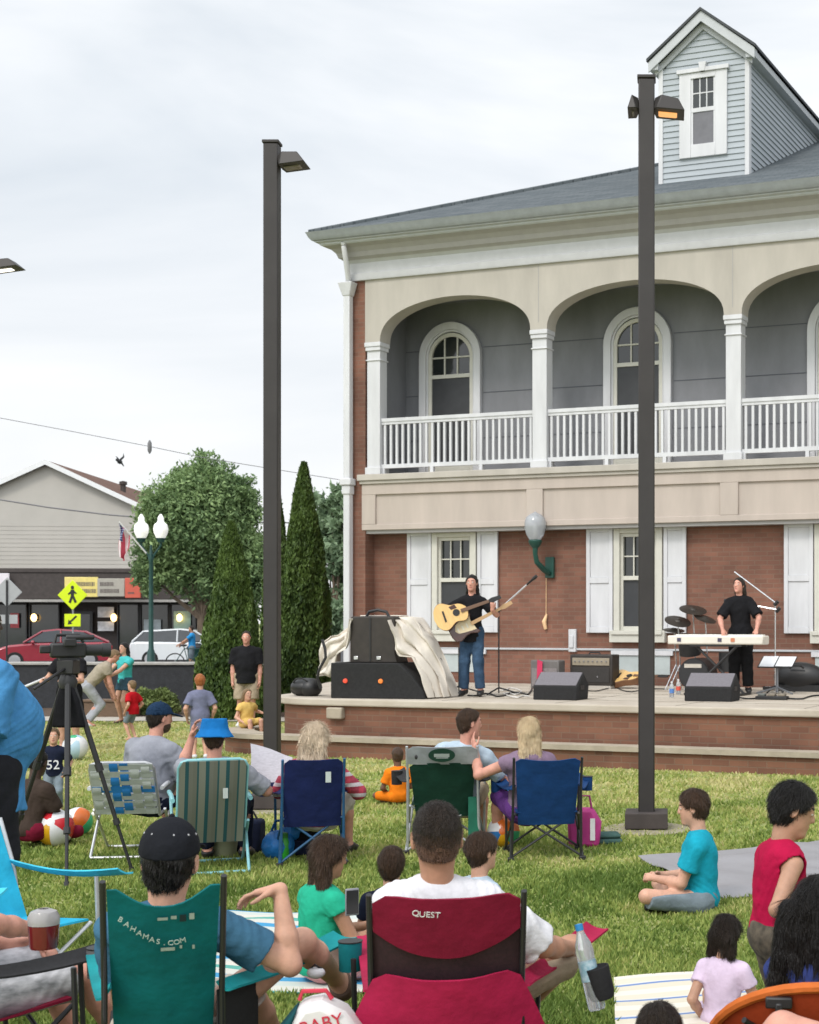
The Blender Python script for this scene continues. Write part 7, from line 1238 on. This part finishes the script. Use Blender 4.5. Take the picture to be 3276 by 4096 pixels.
p = gnd(508, 1800); t = thing('cooler_bag', 'dark cooler bag on the grass under the striped chair', 'bag', (p.x, p.y+.2, 0)); MB().box(-.12,.12,-.1,.1,0,.26).build('bag_body', C_NAVY, t, bevel=.03); MB().tube([(-.08,0,.25),(-.04,0,.32),(.04,0,.32),(.08,0,.25)], .01, 6).build('handle', BLKP, t)
p = gnd(462, 1806); t = thing('plastic_tub', 'white topped plastic tub standing under the striped chair', 'tub', (p.x, p.y+.1, 0)); MB().lathe([(.1,0),(.12,.16),(.125,.17)], 16).build('tub_body', M('pale olive tub', (.3,.31,.2), rough=.5), t); MB().lathe([(.13,.165),(.13,.19),(.001,.195)], 16).build('lid', WHTX, t)
p = gnd(1228, 1782); t = thing('pink_bag', 'magenta and white bag beside the blue chair', 'bag', (p.x, p.y, 0)); MB().prism([(-.12,0),(.13,0),(.15,.2),(.08,.32),(-.06,.32),(-.13,.2)], -.06, .08, XZ0).build('bag_body', M('magenta nylon', (.42,.03,.20), rough=.6, var=.15), t, bevel=.03); MB().box(.06,.1,-.075,-.06,.06,.24).build('white_panel', WHTX, t); MB().tube([(-.05,0,.31),(-.03,0,.42),(.05,0,.42),(.07,0,.31)], .01, 6).build('handle', M('magenta strap', (.3,.02,.15)), t)
p = gnd(1255, 1776); t = thing('folded_blanket', 'dark green folded blanket on the grass right of the magenta bag', 'blanket', (p.x+.05, p.y, 0), R(10)); MB().box(-.16,.16,-.1,.12,0,.05).box(-.14,.15,-.09,.11,.05,.09).build('blanket_layers', fab('dark green wool', (.05,.10,.09)), t, bevel=.02)
p = gnd(1062, 1690); t = thing('blue_jug', 'blue plastic water jug behind the gap between green and blue chairs', 'jug', (p.x, p.y, 0)); MB().lathe([(.1,0),(.11,.02),(.11,.26),(.08,.32),(.04,.34)], 16).build('jug_body', M('blue plastic', (.02,.15,.45), rough=.35), t); MB().lathe([(.045,.34),(.045,.38),(.001,.385)], 12).build('lid', WHTX, t); MB().tube([(.1,0,.1),(.16,0,.14),(.16,0,.24),(.1,0,.27)], .014, 6).build('handle', M('blue handle', (.02,.1,.3)), t)
# ================================================================== LIGHT, SKY, CAMERA
wd = bpy.data.worlds.new('World'); SC.world = wd; wd.use_nodes = True; N = wd.node_tree.nodes; L = wd.node_tree.links; bg = N['Background']
SUN_EL, SUN_AZ = R(48), R(205)            # azimuth clockwise from +Y: behind the camera, to the left
sky = N.new('ShaderNodeTexSky'); sky.sky_type = 'NISHITA'; sky.sun_disc = False; sky.sun_elevation = SUN_EL; sky.sun_rotation = SUN_AZ
L.new(sky.outputs[0], bg.inputs['Color']); bg.inputs['Strength'].default_value = .1
tc = N.new('ShaderNodeTexCoord'); mp = N.new('ShaderNodeMapping'); mp.inputs['Scale'].default_value = (1.1,1.1,4.2); mp.inputs['Rotation'].default_value = (.1,-.12,.3); L.new(tc.outputs['Generated'], mp.inputs['Vector'])
nz = N.new('ShaderNodeTexNoise'); nz.inputs['Scale'].default_value = 1.9; nz.inputs['Detail'].default_value = 6; nz.inputs['Roughness'].default_value = .5; nz.inputs['Distortion'].default_value = .35; L.new(mp.outputs[0], nz.inputs['Vector'])
sp = N.new('ShaderNodeSeparateXYZ'); L.new(tc.outputs['Generated'], sp.inputs[0])
rp = N.new('ShaderNodeValToRGB'); E = rp.color_ramp.elements; E[0].position = .36; E[0].color = (.66,.715,.77,1); E[1].position = .60; E[1].color = (.95,.965,.98,1); L.new(nz.outputs['Fac'], rp.inputs['Fac'])
el = N.new('ShaderNodeMapRange'); el.inputs[1].default_value = .0; el.inputs[2].default_value = .30; el.inputs[3].default_value = .85; el.inputs[4].default_value = .0; L.new(sp.outputs['Z'], el.inputs[0])
mx = N.new('ShaderNodeMixRGB'); mx.inputs['Color2'].default_value = (.93,.92,.92,1); L.new(el.outputs[0], mx.inputs['Fac']); L.new(rp.outputs['Color'], mx.inputs['Color1'])
# the cloud sheet is brighter round the hidden sun, behind the camera
sd = N.new('ShaderNodeVectorMath'); sd.operation = 'DOT_PRODUCT'; sd.inputs[1].default_value = (math.sin(SUN_AZ)*math.cos(SUN_EL), math.cos(SUN_AZ)*math.cos(SUN_EL), math.sin(SUN_EL)); L.new(tc.outputs['Generated'], sd.inputs[0])
br = N.new('ShaderNodeMapRange'); br.inputs[1].default_value = .35; br.inputs[2].default_value = 1.; br.inputs[3].default_value = 1.1; br.inputs[4].default_value = 2.6; L.new(sd.outputs['Value'], br.inputs[0])
cl = N.new('ShaderNodeBackground'); L.new(mx.outputs[0], cl.inputs['Color']); L.new(br.outputs[0], cl.inputs['Strength'])
ms = N.new('ShaderNodeMixShader'); ms.inputs['Fac'].default_value = .9; L.new(bg.outputs[0], ms.inputs[1]); L.new(cl.outputs[0], ms.inputs[2]); L.new(ms.outputs[0], N['World Output'].inputs['Surface'])
ld = bpy.data.lights.new('sun', 'SUN'); ld.energy = 1.5; ld.angle = R(14); ld.color = (1,.935,.85); lo = bpy.data.objects.new('sun', ld); COL.objects.link(lo)
dv = Vector((math.sin(SUN_AZ)*math.cos(SUN_EL), math.cos(SUN_AZ)*math.cos(SUN_EL), math.sin(SUN_EL))); lo.rotation_euler = dv.to_track_quat('Z','Y').to_euler()
cd = bpy.data.cameras.new('camera'); co = bpy.data.objects.new('camera', cd); COL.objects.link(co); co.location = (0,0,H); co.rotation_euler = (PI/2,0,0)
cd.sensor_fit = 'HORIZONTAL'; cd.sensor_width = 36; cd.lens = 36*F/1724; cd.shift_x = (862-CX)/1724; cd.shift_y = (HZ-1078)/1724; cd.clip_end = 2000; cd.clip_start = .1
cd.dof.use_dof = True; cd.dof.focus_distance = 9.5; cd.dof.aperture_fstop = 9
SC.camera = co
SC.view_settings.view_transform = 'Standard'; SC.view_settings.look = 'None'; SC.view_settings.exposure = 0.1; SC.view_settings.gamma = 1
SC.render.engine = 'CYCLES'; SC.cycles.use_denoising = True; SC.cycles.max_bounces = 6
